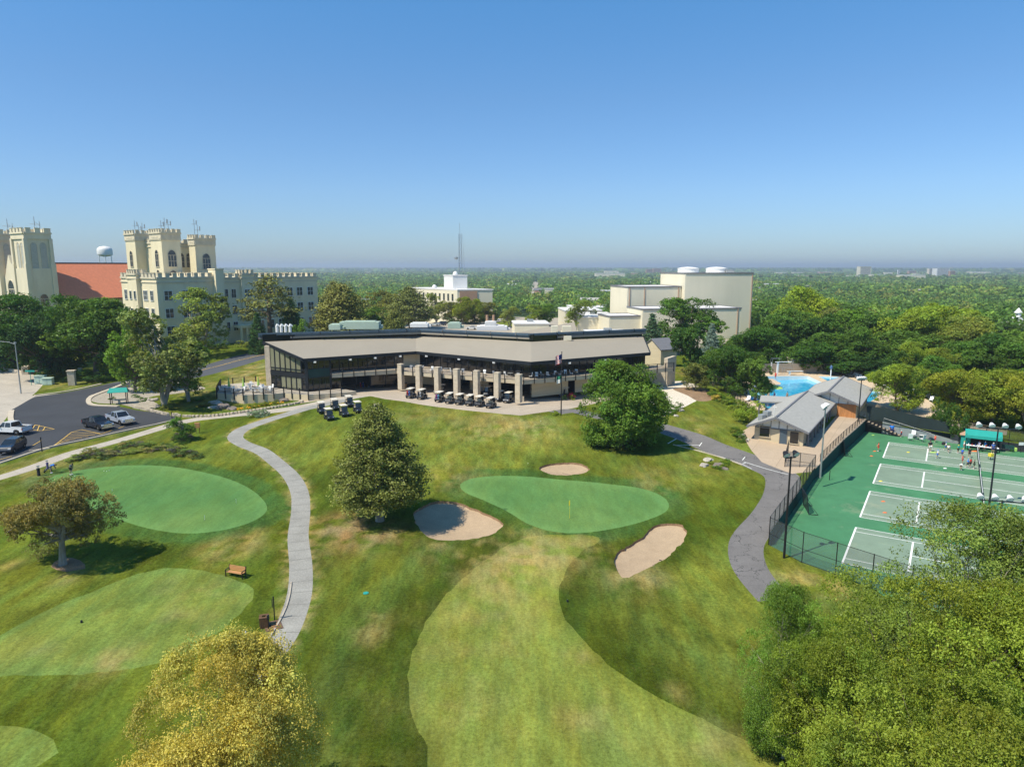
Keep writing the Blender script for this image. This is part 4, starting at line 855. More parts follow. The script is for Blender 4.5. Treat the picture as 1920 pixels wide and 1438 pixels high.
# towers of the keep
TP = [(-111.5, 224, 9.2, 10.5, 41.0), (-103, 233, 0, 0, 0)]
def castle_tower(par, P, Lu, Lv, z1, wins):
    R_ = castle_block(par, 'tower', P, u, v, Lu, Lv, 10, z1 - 2.6, step=9, ch=.1, band=False)
    c = (R_[0] + R_[2]) / 2; mb = MB(); E_ = [c + (p - c) * 1.07 for p in R_]; mb.prism([(p.x, p.y) for p in E_], z1 - 3.4, z1 - .9); crenel(mb, E_, z1 - .9, .9, .4, 1.7); mb.build('tower_top', M['stucco_band'], par, world=True)
    for w_ in wins: window(par, P + w_[0] * w_[1] + Z(w_[2]), w_[3], w_[4], w_[5], w_[6], arch=True, frame='stucco_band')
def tpx(px, D): r = (px - 960) / FPX; return Vector((r * D / (math.cos(PITCH) + .0) * 1.0, D, 0))
def corner(px, D): a = atD(px, 520, D); return Vector((a.x, D, 0))
T1 = corner(308, 219); castle_tower(col, T1, 5.9, 7.2, 39.6, [(v, 3.6, 30.0, -v, 2.1, 4.0, 2), (v, 3.6, 25.0, -v, 1.8, 2.0, 2), (u, 2.95, 29.8, u, 2.7, 3.6, 3), (u, 2.95, 24.6, u, 2.7, 1.4, 3)])
T2 = corner(259, 232); castle_tower(col, T2, 5.2, 7.0, 39.8, [(v, 3.5, 30.0, -v, 2.0, 4.0, 2)])
T3 = corner(370, 234); castle_tower(col, T3, 7.0, 4.0, 38.4, [(u, 3.6, 29.0, u, 2.7, 3.6, 3)])
K0 = corner(345, 238); castle_block(col, 'keep', K0 - u * 9, u, v, 16, 14, 10, 36.0)
for t in (8.6, 11.2):
    window(col, K0 - u * 9 + u * t + Z(29.6), u, 1.9, 3.6, 2, arch=True, frame='stucco_band'); window(col, K0 - u * 9 + u * t + Z(24.3), u, 1.9, 1.6, 2)
# aerials on the towers
for T_, hs in ((T1, (1.2, 2.2, 1.8)), (T2, (2, .8, 1.6)), (T3, (2.6, .8))):
    for i, h in enumerate(hs):
        mb = MB(); b_ = T_ + u * (1 + 2 * i) + v * (1.5 + 1.8 * i) + Z(38); mb.tube([b_, b_ + Z(h + 3)], .09, 5); mb.tube([b_ + Z(h + 1.4) - u * .9, b_ + Z(h + 1.4) + u * .9], .05, 4); mb.box(b_ + Z(h + 1.9) + u * .8, (.25, .25, 1.4)); mb.build('aerial', M['galvanized'], col, world=True)
# ---------------------------------------------------------------- the church
u = U2(56); v = U2(146)
ch = thing('church', 'twin towered cream church with a long red roof at the far left', 'church', (-168, 236, 4))
C0 = corner(54, 230)
def church_tower(P):
    R_ = rect(P, u, v, 7.4, 9.0); c = (R_[0] + R_[2]) / 2; mb = MB(); mb.prism([(p.x, p.y) for p in [c + (p - c) * 1.1 for p in R_]], 3, 27.5); mb.prism([(p.x, p.y) for p in R_], 27.5, 37)
    for p in R_:
        p = c + (p - c) * 1.02; mb.box(p + Z(16), (1.5, 1.5, 26), math.radians(56)); mb.box(p + Z(32.5), (1.1, 1.1, 9.4), math.radians(56))
    mb.build('tower', M['church_stucco'], ch, world=True)
    mb = MB(); E_ = [c + (p - c) * 1.1 for p in R_]; mb.prism([(p.x, p.y) for p in E_], 37, 39.2); crenel(mb, E_, 39.2, 1.3, .5, 2.4); mb.build('tower_top', M['church_stucco'], ch, world=True)
    for a, d in ((u, u), (v, -v)):
        for t in (2.4, 5.2): window(ch, P + a * t + Z(30), d, 1.9, 9.4, 1, arch=True, frame='stucco_band', glass='louvre', name='belfry_opening'); 
        window(ch, P + a * 3.7 - (Vector((d.y, -d.x, 0)) * -.5) + Z(15), d, 2.6, 5, 2, arch=True, frame='stucco_band')
church_tower(C0); C1 = C0 + v * 21; church_tower(C1)
mb = MB(); g0 = C0 + v * 9.5 + u * .5; g1 = C1 + u * .5
mb.prism([(g0.x, g0.y), (g1.x, g1.y), ((g1 + u * 2).x, (g1 + u * 2).y), ((g0 + u * 2).x, (g0 + u * 2).y)], 3, 22)
mid = (g0 + g1) / 2; mb.add([g0 + Z(22), g1 + Z(22), mid + Z(32), g0 + u * 2 + Z(22), g1 + u * 2 + Z(22), mid + u * 2 + Z(32)], [(0, 2, 1), (3, 4, 5), (0, 3, 5, 2), (1, 2, 5, 4), (0, 1, 4, 3)]); mb.build('gable_front', M['church_stucco'], ch, world=True)
window(ch, mid + Z(17), -v, 5, 7, 4, arch=True, frame='stucco_band', name='great_window')
mb = MB(); N0 = C0 + u * 9.3 - v * .6; NL = 52; NW = 23.5; ez, rzh = 17.4, 29.3
mb.prism([(p.x, p.y) for p in rect(N0, u, v, NL, NW)], 3, ez); mb.add([N0 + u * NL + Z(ez), N0 + u * NL + v * NW + Z(ez), N0 + u * NL + v * NW / 2 + Z(rzh)], [(0, 1, 2)]); mb.build('nave', M['church_stucco'], ch, world=True)
mb = MB(); o_ = -v * 1.0; a0 = N0 + o_ + Z(ez - .3); a1 = a0 + u * (NL + .5); r0_ = N0 + v * NW / 2 + Z(rzh); r1_ = r0_ + u * (NL + .5); b0 = N0 + v * (NW + 1) + Z(ez - .3); b1 = b0 + u * (NL + .5)
mb.slab([a0, a1, r1_, r0_], .35); mb.slab([r0_, r1_, b1, b0], .35); mb.build('roof', M['roof_tile'], ch, world=True)
mb = MB(); mb.bar(a0 - v * .1 + Z(-.25), a1 - v * .1 + Z(-.25), .3, .35); mb.bar(r0_ + Z(.1), r1_ + Z(.1), .4, .25); mb.build('gutter', M['dark_metal'], ch, world=True)
for i in range(9): window(ch, N0 + u * (4 + i * 5.4) + Z(11), u, 2.4, 5.6, 2, arch=True, frame='stucco_band')
for T_ in (C0, C1):
    mb = MB(); b_ = T_ + u * 5 + v * 4 + Z(37); mb.tube([b_, b_ + Z(7.5)], .1, 5); mb.tube([b_ + u * 1.5, b_ + u * 1.5 + Z(6)], .1, 5); mb.tube([b_ + Z(5) - u * 1.5, b_ + Z(5) + u * 2], .06, 4); mb.tube([b_ - v * 3 + Z(2), b_ + Z(6)], .04, 4); mb.tube([b_ + u * 4 + Z(2), b_ + Z(6)], .04, 4); mb.build('aerial', M['galvanized'], ch, world=True)
# ---------------------------------------------------------------- clubhouse
FZ = 4.15
club = thing('clubhouse', 'long low angled clubhouse with taupe sloping roof, black glass and stone columns', 'clubhouse', (-10, 140, FZ))
EZ, RZ_, BZ = 10.8, 13.2, 14.6
E_ = [at(*p, EZ) for p in ((567,673),(780,659),(996,679),(1219,661))]; R_ = [at(*p, RZ_) for p in ((493,641),(780,628.5),(996,641),(1206,629.6))]; B_ = [at(*p, BZ) for p in ((484,627.5),(788,618),(992,627.5),(1211,618))]
mb = MB()
for i in range(3): mb.slab([E_[i], E_[i+1], R_[i+1], R_[i]], .3)
mb.build('roof', M['membrane'], club, world=True)
mb = MB()
for i in range(3): mb.bar(E_[i] + Z(-.28), E_[i+1] + Z(-.28), .22, .62)
mb.bar(E_[0] + Z(-.2), R_[0] + Z(-.2), .25, .6); mb.bar(E_[3] + Z(-.2), R_[3] + Z(-.2), .25, .5); mb.build('eave_fascia', M['dark_metal'], club, world=True)
mb = MB()
for i in range(3):
    d = (R_[i+1] - R_[i]).normalized(); bk = Vector((-d.y, d.x, 0)) * .5
    mb.bar(R_[i] + bk + Z(.45), R_[i+1] + bk + Z(.45), .3, 1.9)
mb.build('clerestory', M['glass_dark'], club, world=True)
mb = MB(); mc = MB()
for i in range(3):
    d = (B_[i+1] - B_[i]); L_ = d.length; d.normalize(); mb.bar(B_[i], B_[i+1], .5, .42); k = int(L_ / 6.2)
    mb.bar(B_[i] + Z(-.42) + Vector((-d.y, d.x, 0)) * .5, B_[i+1] + Z(-.42) + Vector((-d.y, d.x, 0)) * .5, .8, .3)
    for j in range(1, k + 1):
        p = B_[i].lerp(B_[i+1], j / (k + .5)); mc.bar(p + Z(.24), p + Z(-.3) - Vector((-d.y, d.x, 0)) * .32, .2, .28)
        q = R_[i].lerp(R_[i+1], j / (k + .5)) + Vector((-d.y, d.x, 0)) * .28; mc.bar(q + Z(-.4), q + Z(1.3), .14, .14)
mb.build('roof_beam', M['steel_blue'], club, world=True); mc.build('beam_bracket', M['dark_metal'], club, world=True)
bkv = [Vector((-.1, 1, 0)), Vector((0, 1, 0)), Vector((0, 1, 0)), Vector((.1, 1, 0))]
mb = MB(); bk = [B_[i] + bkv[i] * 13 for i in range(4)]
for i in range(3): mb.slab([B_[i] + Z(-.55), B_[i+1] + Z(-.55), bk[i+1] + Z(-2.0), bk[i] + Z(-2.0)], .4)
mb.build('flat_roof', M['membrane'], club, world=True)
mb = MB(); mb.bar(bk[0] + Z(-6), bk[1] + Z(-6), .3, 10); mb.bar(bk[1] + Z(-6), bk[2] + Z(-6), .3, 10); mb.bar(bk[2] + Z(-6), bk[3] + Z(-6), .3, 10); mb.bar(R_[3] + Vector((-.4, .6, -5)), bk[3] + Z(-6), .3, 9.4); mb.bar(E_[3].lerp(R_[3], .18) + Z(-3.6) + Vector((-1.2, 0, 0)), R_[3] + Vector((-1.2, .4, -5.6)), .3, 6.2)
mb.bar(R_[0] + Vector((.8, .6, -5)), bk[0] + Z(-6), .3, 9.6); mb.build('back_wall', M['tan_wall'], club, world=True)
# facade lines
Fn = [E_[i] + (R_[i] - E_[i]).normalized() * 2.3 for i in range(4)]
for p in Fn: p.z = 0
Cn = at(577, 735.3, FZ); Cn.z = 0; We = at(509, 727, FZ); We.z = 0; Fg = at(621, 731, FZ); Fg.z = 0
fl = [Fg + (Fn[1] - Fg) * 0.0, Fn[1], Fn[2], Fn[3] + (Fn[2] - Fn[3]).normalized() * 1.0]
fl[0] = Fg + (Fn[1] - Fn[0]).normalized() * .2 + Vector((-.6, 1.2, 0))
glz = MB(); mul = MB(); wl = MB(); dk = MB(); st = MB()
def facade(a, b, z0, z1, kind, step=1.9):
    L_ = (b - a).length; d = (b - a).normalized(); n = Vector((d.y, -d.x, 0)); k = max(1, round(L_ / step))
    if kind == 'glass':
        glz.bar(a + Z((z0 + z1) / 2), b + Z((z0 + z1) / 2), .12, z1 - z0)
        for j in range(k + 1): p = a.lerp(b, j / k) + n * .08; mul.bar(p + Z(z0), p + Z(z1), .12, .16)
        for zz in (z0 + .06, z1 - .06, z0 + (z1 - z0) * .72): mul.bar(a + n * .1 + Z(zz), b + n * .1 + Z(zz), .08, .12)
    elif kind == 'wall': wl_ = MB(); wl_.bar(a + Z((z0 + z1) / 2), b + Z((z0 + z1) / 2), .5, z1 - z0); wl_.build('stone_wall', M['tan_wall'], club, world=True)
    elif kind == 'dark':
        a2, b2 = a - n * 4, b - n * 4; dk.bar(a2 + Z((z0 + z1) / 2), b2 + Z((z0 + z1) / 2), .2, z1 - z0); dk.bar(a + Z(z0 + (z1 - z0) / 2), a2 + Z(z0 + (z1 - z0) / 2), .2, z1 - z0); dk.bar(b + Z(z0 + (z1 - z0) / 2), b2 + Z(z0 + (z1 - z0) / 2), .2, z1 - z0)
        for j in range(k + 1): p = a.lerp(b, j / k); mul.bar(p + Z(z0), p + Z(z1), .2, .3)
LZ, UZ = 7.1, 7.55
for i, plan_lo, plan_hi in ((0, [(0, .12, 'glass'), (.12, .45, 'dark'), (.45, .8, 'glass'), (.8, 1, 'wall')], [(0, .84, 'glass'), (.84, 1, 'wall')]),
                            (1, [(0, .17, 'wall'), (.17, .34, 'dark'), (.34, .5, 'dark'), (.5, .66, 'wall'), (.66, .83, 'dark'), (.83, 1, 'dark')], [(0, .04, 'wall'), (.04, 1, 'glass')]),
                            (2, [(0, .3, 'wall'), (.3, .36, 'dark'), (.36, .48, 'wall'), (.48, .62, 'glass'), (.62, 1, 'wall')], [(0, 1, 'glass')])):
    a, b = fl[i], fl[i+1]
    for s, e, kd in plan_lo: facade(a.lerp(b, s), a.lerp(b, e), FZ - .3, LZ, kd, 2.6)
    for s, e, kd in plan_hi: facade(a.lerp(b, s), a.lerp(b, e), UZ, EZ + .15, kd)
glz.build('glazing', M['glass_dark'], club, world=True); mul.build('mullions', M['dark_metal'], club, world=True); dk.build('garage_bay', M['black_iron'], club, world=True)
# glazed prow at the left
pr = MB(); pm_ = MB(); gt = MB(); wlk = We - Cn; W2 = We + (R_[0] - E_[0]).normalized() * 0
def ztop(t): return 10.45 + 2.2 * t
k = 7
for (zl, zh, mt) in ((FZ, 7.0, 0), (7.6, 0, 1)):
    for j in range(k):
        t0, t1 = j / k, (j + 1) / k; a = Cn.lerp(We, t0); b = Cn.lerp(We, t1); h0 = zh or ztop(t0); h1 = zh or ztop(t1)
        (gt if j > 0 and not (zl == FZ and j > 4) else pr).add([a + Z(zl + .3), b + Z(zl + .3), b + Z(h1 - .1), a + Z(h0 - .1)], [(0, 1, 2, 3)])
        pm_.bar(a + Z(zl), a + Z(h0), .22, .22); pm_.bar(a + Z(h0 - .1), b + Z(h1 - .1), .2, .25)
pm_.bar(Cn + Z(7.3), We + Z(7.3), .35, .9); pm_.bar(Cn + Z(FZ + .15), We + Z(FZ + .15), .3, .4); pm_.bar(Cn + Z(8.35), We + Z(8.35), .25, .15)
pm_.bar(Cn + Z(FZ - .5), Cn + Z(10.5), .5, .5); pm_.bar(Fg + Z(FZ - .3), Fg + Z(10.7), .35, .35)
for zz in (6.9, 8.6): pm_.bar(Cn + Z(zz), Fg + Z(zz), .2, .18)
for j in (1, 2, 3): p = Cn.lerp(Fg, j / 4); pm_.bar(p + Z(FZ), p + Z(10.5), .14, .14)
for a_, b_, z_, h_ in ((Cn, Fg, FZ + 1.4, 2.8), (Cn, Fg, 9.5, 1.9), (Fg, fl[0], 7.3, 6.6)): fg_ = MB(); fg_.bar(a_ + Z(z_), b_ + Z(z_), .1, h_); fg_.build('front_glass', M['glass_dark'], club, world=True)
pr.build('prow_glass', M['glass_dark'], club, world=True); gt.build('prow_blinds', M['glass_tan'], club, world=True); pm_.build('prow_frame', M['dark_metal'], club, world=True)
mb = MB(); mb.bar(Cn + Z(7.75), Fg + Z(7.75), .16, 1.7); mb.build('spandrel', M['green_panel'], club, world=True)
mb = MB(); d = (We - Cn).normalized(); mb.bar(We + d * .45 + Z(FZ - 1), We + d * .45 + Z(12.6), 1.0, .9); mb.build('stone_pier', M['limestone'], club, world=True)
# balcony
dz = 7.4
Do = [at(*p, dz) for p in ((621, 703.5), (744, 695.5), (757, 698), (967.6, 714), (981, 715.5), (1097, 706), (1262, 691))]
inn = [fl[0], fl[1], fl[1], fl[2], fl[2], fl[2].lerp(fl[3], .45), fl[3]]
mb = MB(); mf = MB(); rl = MB(); rp = MB(); lm = MB()
for i in range(6):
    a, b = Do[i], Do[i+1]; a = Vector((a.x, a.y, 0)); b = Vector((b.x, b.y, 0)); mb.slab([a + Z(UZ), b + Z(UZ), inn[i+1] + Z(UZ), inn[i] + Z(UZ)], .4)
    mf.bar(a + Z(UZ - .3), b + Z(UZ - .3), .25, .75); d = (b - a); L_ = d.length; d.normalize(); n = Vector((d.y, -d.x, 0)); kk = max(1, round(L_ / 2.3))
    for j in range(kk + (i == 5)): p = a + (b - a) * j / kk + n * .2; rp.bar(p + Z(UZ - .7), p + Z(UZ + 1.15), .16, .16)
    for zz in (1.1, .85, .6, .35, .15): rl.bar(a + n * .16 + Z(UZ + zz), b + n * .16 + Z(UZ + zz), .05, .05 if zz < 1 else .09)
mb.build('balcony_floor', M['patio_concrete'], club, world=True); mf.build('balcony_fascia', M['fascia'], club, world=True); rp.build('railing_posts', M['black_iron'], club, world=True); rl.build('railing', M['black_iron'], club, world=True)
ca = at(752.5, 727.7, FZ); cb = at(972.5, 752.0, FZ); cd = (cb - ca).normalized()
for i in range(7):
    p = ca.lerp(cb, i / 6); mb = MB(); mb.box((p.x, p.y, FZ + 2.3), (1.0, .95, 5.0), math.atan2(cd.y, cd.x)); mb.box((p.x, p.y, FZ + 4.85), (1.08, 1.03, .12), math.atan2(cd.y, cd.x)); mb.build('column', M['limestone'], club, world=True)
# floodlights under the eave
for i, t in ((0, .1), (0, .4), (0, .62), (0, .85), (1, .1), (1, .4), (1, .7), (2, .3), (2, .6)):
    p = E_[i].lerp(E_[i+1], t) + Z(-.75); mb = MB(); mb.box(p, (.5, .35, .3)); mb.build('floodlight', M['white_paint'], club, world=True)
# roof wing behind, chimney boxes
mb = MB(); q = [at(967, 624, 13.6), at(1050, 625, 13.6), at(1082, 622, 13.8), at(1077, 604, 15.6)]
mb.slab([q[0], q[1], q[2], q[3]], .3); mb.prism([(a.x, a.y + .4) for a in q], 9, [a.z - .35 for a in q]); mb.build('rear_roof', M['membrane'], club, world=True)
mb = MB(); c = at(1045, 622, 14.5); mb.box(c + Vector((-.6, .5, -.1)), (1.3, 1.6, 2.6)); mb.box(c + Vector((2.0, .8, -.1)), (1.9, 1.6, 2.4)); mb.box(c + Vector((.6, .8, -.6)), (1.6, 1.2, 1.2)); mb.build('chimney_block', M['cream_panel'], club, world=True); mb = MB(); mb.box(at(1064, 634, 13.6), (1.6, .5, .9)); mb.build('chimney_block', M['cream_panel'], club, world=True)
for (px, w_, h, mt, l) in [(660, 8.5, 1.6, 'vent_green', 0), (852, 2.8, 1.2, 'vent_green', 0), (780, 4, .9, 'white_paint', 0), (925, 6.5, .9, 'white_roof', 0), (922, 2.4, 1.8, 'white_roof', 0), (657-45, 2.5, 1.1, 'vent_green', 0)]:
    t = (px - 484) / (788 - 484) if px < 788 else (px - 788) / (992 - 788); i = 0 if px < 788 else 1; c = B_[i].lerp(B_[i+1], t) + Vector((0, 5.5, h / 2 + .1)); mb = MB(); mb.box(c, (w_, 2.6, h)); mb.box(c + Z(h / 2 + .08), (w_ * .8, 2.2, .16)); mb.box(c + Vector((w_ / 2 + .3, 0, -h * .2)), (.6, 1.2, h * .5)); mb.build('roof_unit', M[mt], club, world=True, bevel=.06)
for i in range(4): mb = MB(); c = B_[0].lerp(B_[1], .11) + Vector((i * .9 - 1, 3, .1)); mb.tube([c, c + Z(1.2), c + Vector((.3, 0, 1.5))], [.3, .3, .42], 10); mb.build('roof_vent', M['white_paint'], club, world=True)
for dx in (-.7, .7): mb = MB(); c = B_[1].lerp(B_[2], .655) + Vector((dx, 5.5, 1.9)); mb.tube([c, c + Z(1.4)], .28, 10); mb.build('flue', M['brick_brown'], club, world=True)
# right end: stone wall, small gabled lodge
mb = MB(); a = at(1247, 722, 3.4); b = at(1262, 716, 3.4); mb.bar(a + Z(2.6), b + Z(2.6), .8, 6.2); mb.bar(a + Vector((-3.4, .8, 2.0)), a + Z(2.0), .5, 4); mb.build('end_wall', M['limestone'], club, world=True)
mb = MB(); a = at(1228, 716, 3.4)
for j in range(3): mb.box(a + Vector((.55 + j * .75, .6, 2.2)), (.62, .1, 2.6))
mb.build('end_glazing', M['white_paint'], club, world=True)
ld = thing('lodge', 'small cream gabled lodge with slate roof at the right end of the clubhouse', 'building', at(1262, 690, 4.2)); p = at(1262, 688, 3.6); uu = U2(28); vv = U2(118)
mb = MB(); q = rect(p - uu * 4 , uu, vv, 5, 7); mb.prism([(a.x, a.y) for a in q], 2, 8.3); mb.add([q[0] + Z(8.3 - q[0].z), q[3] + Z(8.3 - q[3].z), (q[0] + q[3]) / 2 + Z(10.4 - q[0].z), q[1] + Z(8.3 - q[0].z), q[2] + Z(8.3 - q[0].z), (q[1] + q[2]) / 2 + Z(10.4 - q[0].z)], [(0, 2, 1), (3, 4, 5)]); mb.build('wall', M['tan_wall'], ld, world=True)
mb = MB(); zz = 3.6; a0, a1, a2, a3 = [Vector((a.x, a.y, 0)) for a in q]; mb.slab([a0 - vv * .4 - uu * .3 + Z(8.1), a1 - vv * .4 + uu * .3 + Z(8.1), (a1 + a2) / 2 + uu * .3 + Z(10.55), (a0 + a3) / 2 - uu * .3 + Z(10.55)], .2); mb.slab([(a0 + a3) / 2 - uu * .3 + Z(10.55), (a1 + a2) / 2 + uu * .3 + Z(10.55), a2 + vv * .4 + uu * .3 + Z(8.1), a3 + vv * .4 - uu * .3 + Z(8.1)], .2); mb.build('roof', M['trim_dark'], ld, world=True)
# ---------------------------------------------------------------- raised terrace left of the clubhouse
TZ = 4.4
tp = [at(*p, TZ) for p in ((407,737.5),(456,741.7),(513,739),(533,737),(578,741),(640,737),(668,734),(640,729),(621,731),(579,735),(509,727),(480,716),(415,722))]
ter = thing('dining_terrace', 'raised tan walled dining terrace left of the glass prow', 'terrace', (tp[1].x, tp[1].y, 2.6))
mb = MB(); mb.prism([(p.x, p.y) for p in tp], 1.5, TZ); mb.build('wall', M['tan_wall'], ter, world=True)
mb = MB(); mb.prism([(p.x, p.y) for p in tp], TZ, TZ + .05); mb.build('paving', M['walk_concrete'], ter, world=True)
tr = thing('terrace_railing', 'dark post railing round the dining terrace', 'railing', (tp[1].x, tp[1].y, TZ)); tr2 = tp[:7]; tr2 = [tp[11], tp[12]] + tr2
mp_ = MB(); mr = MB(); cen = sum(tp, Vector()) / len(tp)
for a, b in zip(tr2, tr2[1:]):
    L_ = (b - a).length; k = max(1, round(L_ / 2.0)); d = (b - a).normalized(); n = Vector((d.y, -d.x, 0)); n = n if (a - cen).dot(n) > 0 else -n
    for j in range(k): p = a + (b - a) * j / k + n * .1; mp_ = MB(); mp_.bar(p + Z(-.9), p + Z(1.25), .17, .17); mp_.build('post', M['black_iron'], tr, world=True)
    for zz in (.35, .65, .95, 1.15): mr.bar(a + Z(zz), b + Z(zz), .05, .05)
mr.build('rails', M['black_iron'], tr, world=True)
# dry stone edging wall below the terrace
sw = thing('stone_edging', 'low pale dry stone edging wall between walk and terrace planting', 'wall', gp(456, 770)); mb = MB(); P = catmull([W(p) for p in [(330,779),(345,782),(400,781),(456,774),(510,766),(560,757),(566,753)]], False, .55)
for lay in range(2):
    for i, (x, y) in enumerate(P): mb.box((x, y, zt1(x, y) + .1 + lay * .2), (.5 * random.uniform(.8, 1.2), .4 * random.uniform(.8, 1.2), .2), random.uniform(-.5, .5))
mb.build('stonework', M['limestone'], sw, world=True, bevel=.03); 
sw2 = thing('stone_edging', 'pale stone edging between the elm bed and the parking lot', 'wall', gp(300, 770)); mb = MB(); P = catmull([W(p) for p in [(252,765),(285,772),(315,779),(330,780)]], False, .55)
for i, (x, y) in enumerate(P): mb.box((x, y, zt1(x, y) + .15), (.55, .4, .3), random.uniform(-.5, .5)); mb.box((x, y, zt1(x, y) + .38), (.45, .35, .2), random.uniform(-.5, .5))
mb.build('stonework', M['limestone'], sw2, world=True, bevel=.03)
# ---------------------------------------------------------------- tennis house (two gabled blocks)
th = thing('pool_house', 'grey shingled pool house with two gables between pool and tennis courts', 'building', ct(-13.5, 0, 2.0))
def gable(s0, s1, b0, b1, sr, ze, zr, wall_in=.7, fb=1.3, z0=1.6, back=True, nm=''):
    mb = MB(); A = lambda s, b, z: ct(s, b, z)
    mb.slab([A(s0, b0, ze), A(sr, b0, zr), A(sr, b1, zr), A(s0, b1, ze)], .16); mb.slab([A(sr, b0, zr), A(s1, b0, ze), A(s1, b1, ze), A(sr, b1, zr)], .16); mb.build('roof', M['shingle'], th, world=True)
    mb = MB(); 
    for s_ in (s0, s1): mb.bar(A(s_, b0, ze - .12), A(sr, b0, zr - .12), .14, .32); mb.bar(A(s_, b1, ze - .12), A(sr, b1, zr - .12), .14, .32); mb.bar(A(s_, b0, ze - .1), A(s_, b1, ze - .1), .14, .24)
    mb.bar(A(sr, b0, zr + .03), A(sr, b1, zr + .03), .3, .1); mb.build('roof_trim', M['trim_dark'], th, world=True)
    wb = b0 + fb; zl = ze - .25
    mb = MB(); mb.prism([(A(s0 + wall_in, wb, 0).x, A(s0 + wall_in, wb, 0).y), (A(s1 - wall_in, wb, 0).x, A(s1 - wall_in, wb, 0).y), (A(s1 - wall_in, b1 - .4, 0).x, A(s1 - wall_in, b1 - .4, 0).y), (A(s0 + wall_in, b1 - .4, 0).x, A(s0 + wall_in, b1 - .4, 0).y)], z0, zl - .05); mb.build('wall', M['tan_wall'], th, world=True)
    for bb in (wb, b1 - .4):
        mb = MB(); mb.add([A(s0 + wall_in, bb, zl), A(s1 - wall_in, bb, zl), A(sr, bb, zr - .18), A(s0 + wall_in, bb + .15, zl), A(s1 - wall_in, bb + .15, zl), A(sr, bb + .15, zr - .18)], [(0, 1, 2), (5, 4, 3), (0, 3, 4, 1)]); mb.build('gable_panel', M['white_paint'], th, world=True)
    mb = MB()
    for k in range(1, 6):
        s_ = s0 + wall_in + (s1 - s0 - 2 * wall_in) * k / 6; f = 1 - abs(s_ - sr) / (s1 - sr if s_ > sr else sr - s0); mb.bar(A(s_, wb - .05, zl), A(s_, wb - .05, zl + (zr - zl - .2) * f), .07, .07)
    mb.bar(A(s0 + wall_in, wb - .05, zl), A(s1 - wall_in, wb - .05, zl), .1, .16); mb.build('gable_battens', M['trim_dark'], th, world=True)
gable(-18.0, -9.2, -4.8, 21.5, -13.9, 4.35, 6.1, wall_in=.9)
gable(-15.4, -5.0, 20.6, 40, -10.3, 4.5, 6.6, wall_in=.8, z0=1.2)
sd = SV; wz = 1.95
for s_, w_, h, zc, kd in [(-15.6, 1.5, 1.7, wz + 1.55, 'glass_dark'), (-12.9, 1.0, 2.1, wz + 1.05, 'door'), (-11.35, 1.25, 1.9, wz + 1.15, 'glass_dark'), (-10.55 + .0, .0, 0, 0, '')]:
    if not w_: continue
    if kd == 'door': window(th, ct(s_, -3.5, zc), sd, w_, h, 1, frame='trim_dark', glass='steel_blue', name='door', mull=False, sill=False)
    else: window(th, ct(s_, -3.5, zc), sd, w_, h, 1, frame='fascia', glass=kd, mull=False)
for b_ in (-1, 1.5, 4, 6.5, 9, 11.5, 14): window(th, ct(-10.1, b_, wz + 1.1), BV, 1.6, 1.9, 1, frame='fascia', glass='glass_dark', mull=False)
mb = MB()
for b_ in range(-3, 20, 3): mb = MB(); mb.bar(ct(-9.5, b_, 1.8), ct(-9.5, b_, 4.2), .18, .18); mb.build('porch_post', M['trim_dark'], th, world=True)
mb = MB(); mb.bar(ct(-8.9, 21.85, 3.1), ct(-5.9, 21.85, 3.1), .12, 2.4); mb.build('wood_gate', M['wood_orange'], th, world=True)
mb = MB(); mb.box(ct(-16.4, -2.2, 5.35), (1.0, .8, .9), .56); mb.box(ct(-15.9, -1.2, 5.7), (1.0, .9, 1.0), .56); mb.build('air_conditioner', M['grey_paint'], th, world=True, bevel=.05)
mb = MB(); mb.tube([ct(-14.2, -4.6, 5.9), ct(-14.2, -4.6, 8)], .05, 6); mb.tube([ct(-14.4, -4.6, 7.6), ct(-13.9, -4.6, 7.6)], .04, 5); mb.build('mast', M['white_paint'], th, world=True)
# small shade roof by the pool
sp = thing('shade_shelter', 'flat grey roofed shade shelter beside the near edge of the pool', 'shelter', ct(-23.5, 22, 2.4)); q = [at(*p, 4.9) for p in ((1424,752),(1473,753.5),(1480,744),(1427,741))]
mb = MB(); mb.slab(q, .25); mb.build('roof', M['shingle'], sp, world=True); mb = MB()
for a in q: mb.bar(Vector((a.x, a.y, 1.8)), a + Z(-.2), .2, .2)
mb.build('posts', M['trim_dark'], sp, world=True)
# ---------------------------------------------------------------- the cream hall
u = U2(10); v = U2(100); hz = -.5
hall = thing('cream_hall', 'large windowless cream hall with two white domed roof drums', 'building', (68, 278, hz))
H0 = corner(1285, 281); 
def hblock(P, Lu, Lv, z1, mat='cream_panel', nm='wall', rf='white_roof'):
    q = rect(P, u, v, Lu, Lv); mb = MB(); mb.prism([(a.x, a.y) for a in q], hz - 3, z1); mb.build(nm, M[mat], hall, world=True)
    mb = MB(); c = (q[0] + q[2]) / 2; mb.prism([(a.x, a.y) for a in q], z1, z1 + .12); mb.build('flat_roof', M[rf], hall, world=True)
    mb = MB()
    for i in range(4): mb.bar(q[i] + Z(z1 + .1), q[(i+1) % 4] + Z(z1 + .1), .5, .45)
    mb.build('coping', M['trim_dark'], hall, world=True); return q
hblock(H0, 29.5, 26, 25.4)
hblock(H0 - u * 23 + v * 3, 22.7, 22, 20.0, nm='side_wing')
A0 = corner(1392 + 6, 262) - u * 40; hblock(A0 - v * 0, 39, 17, 12.6, nm='front_annex')
hblock(A0 - u * 12 + v * 2, 12, 14, 10, nm='low_wing')
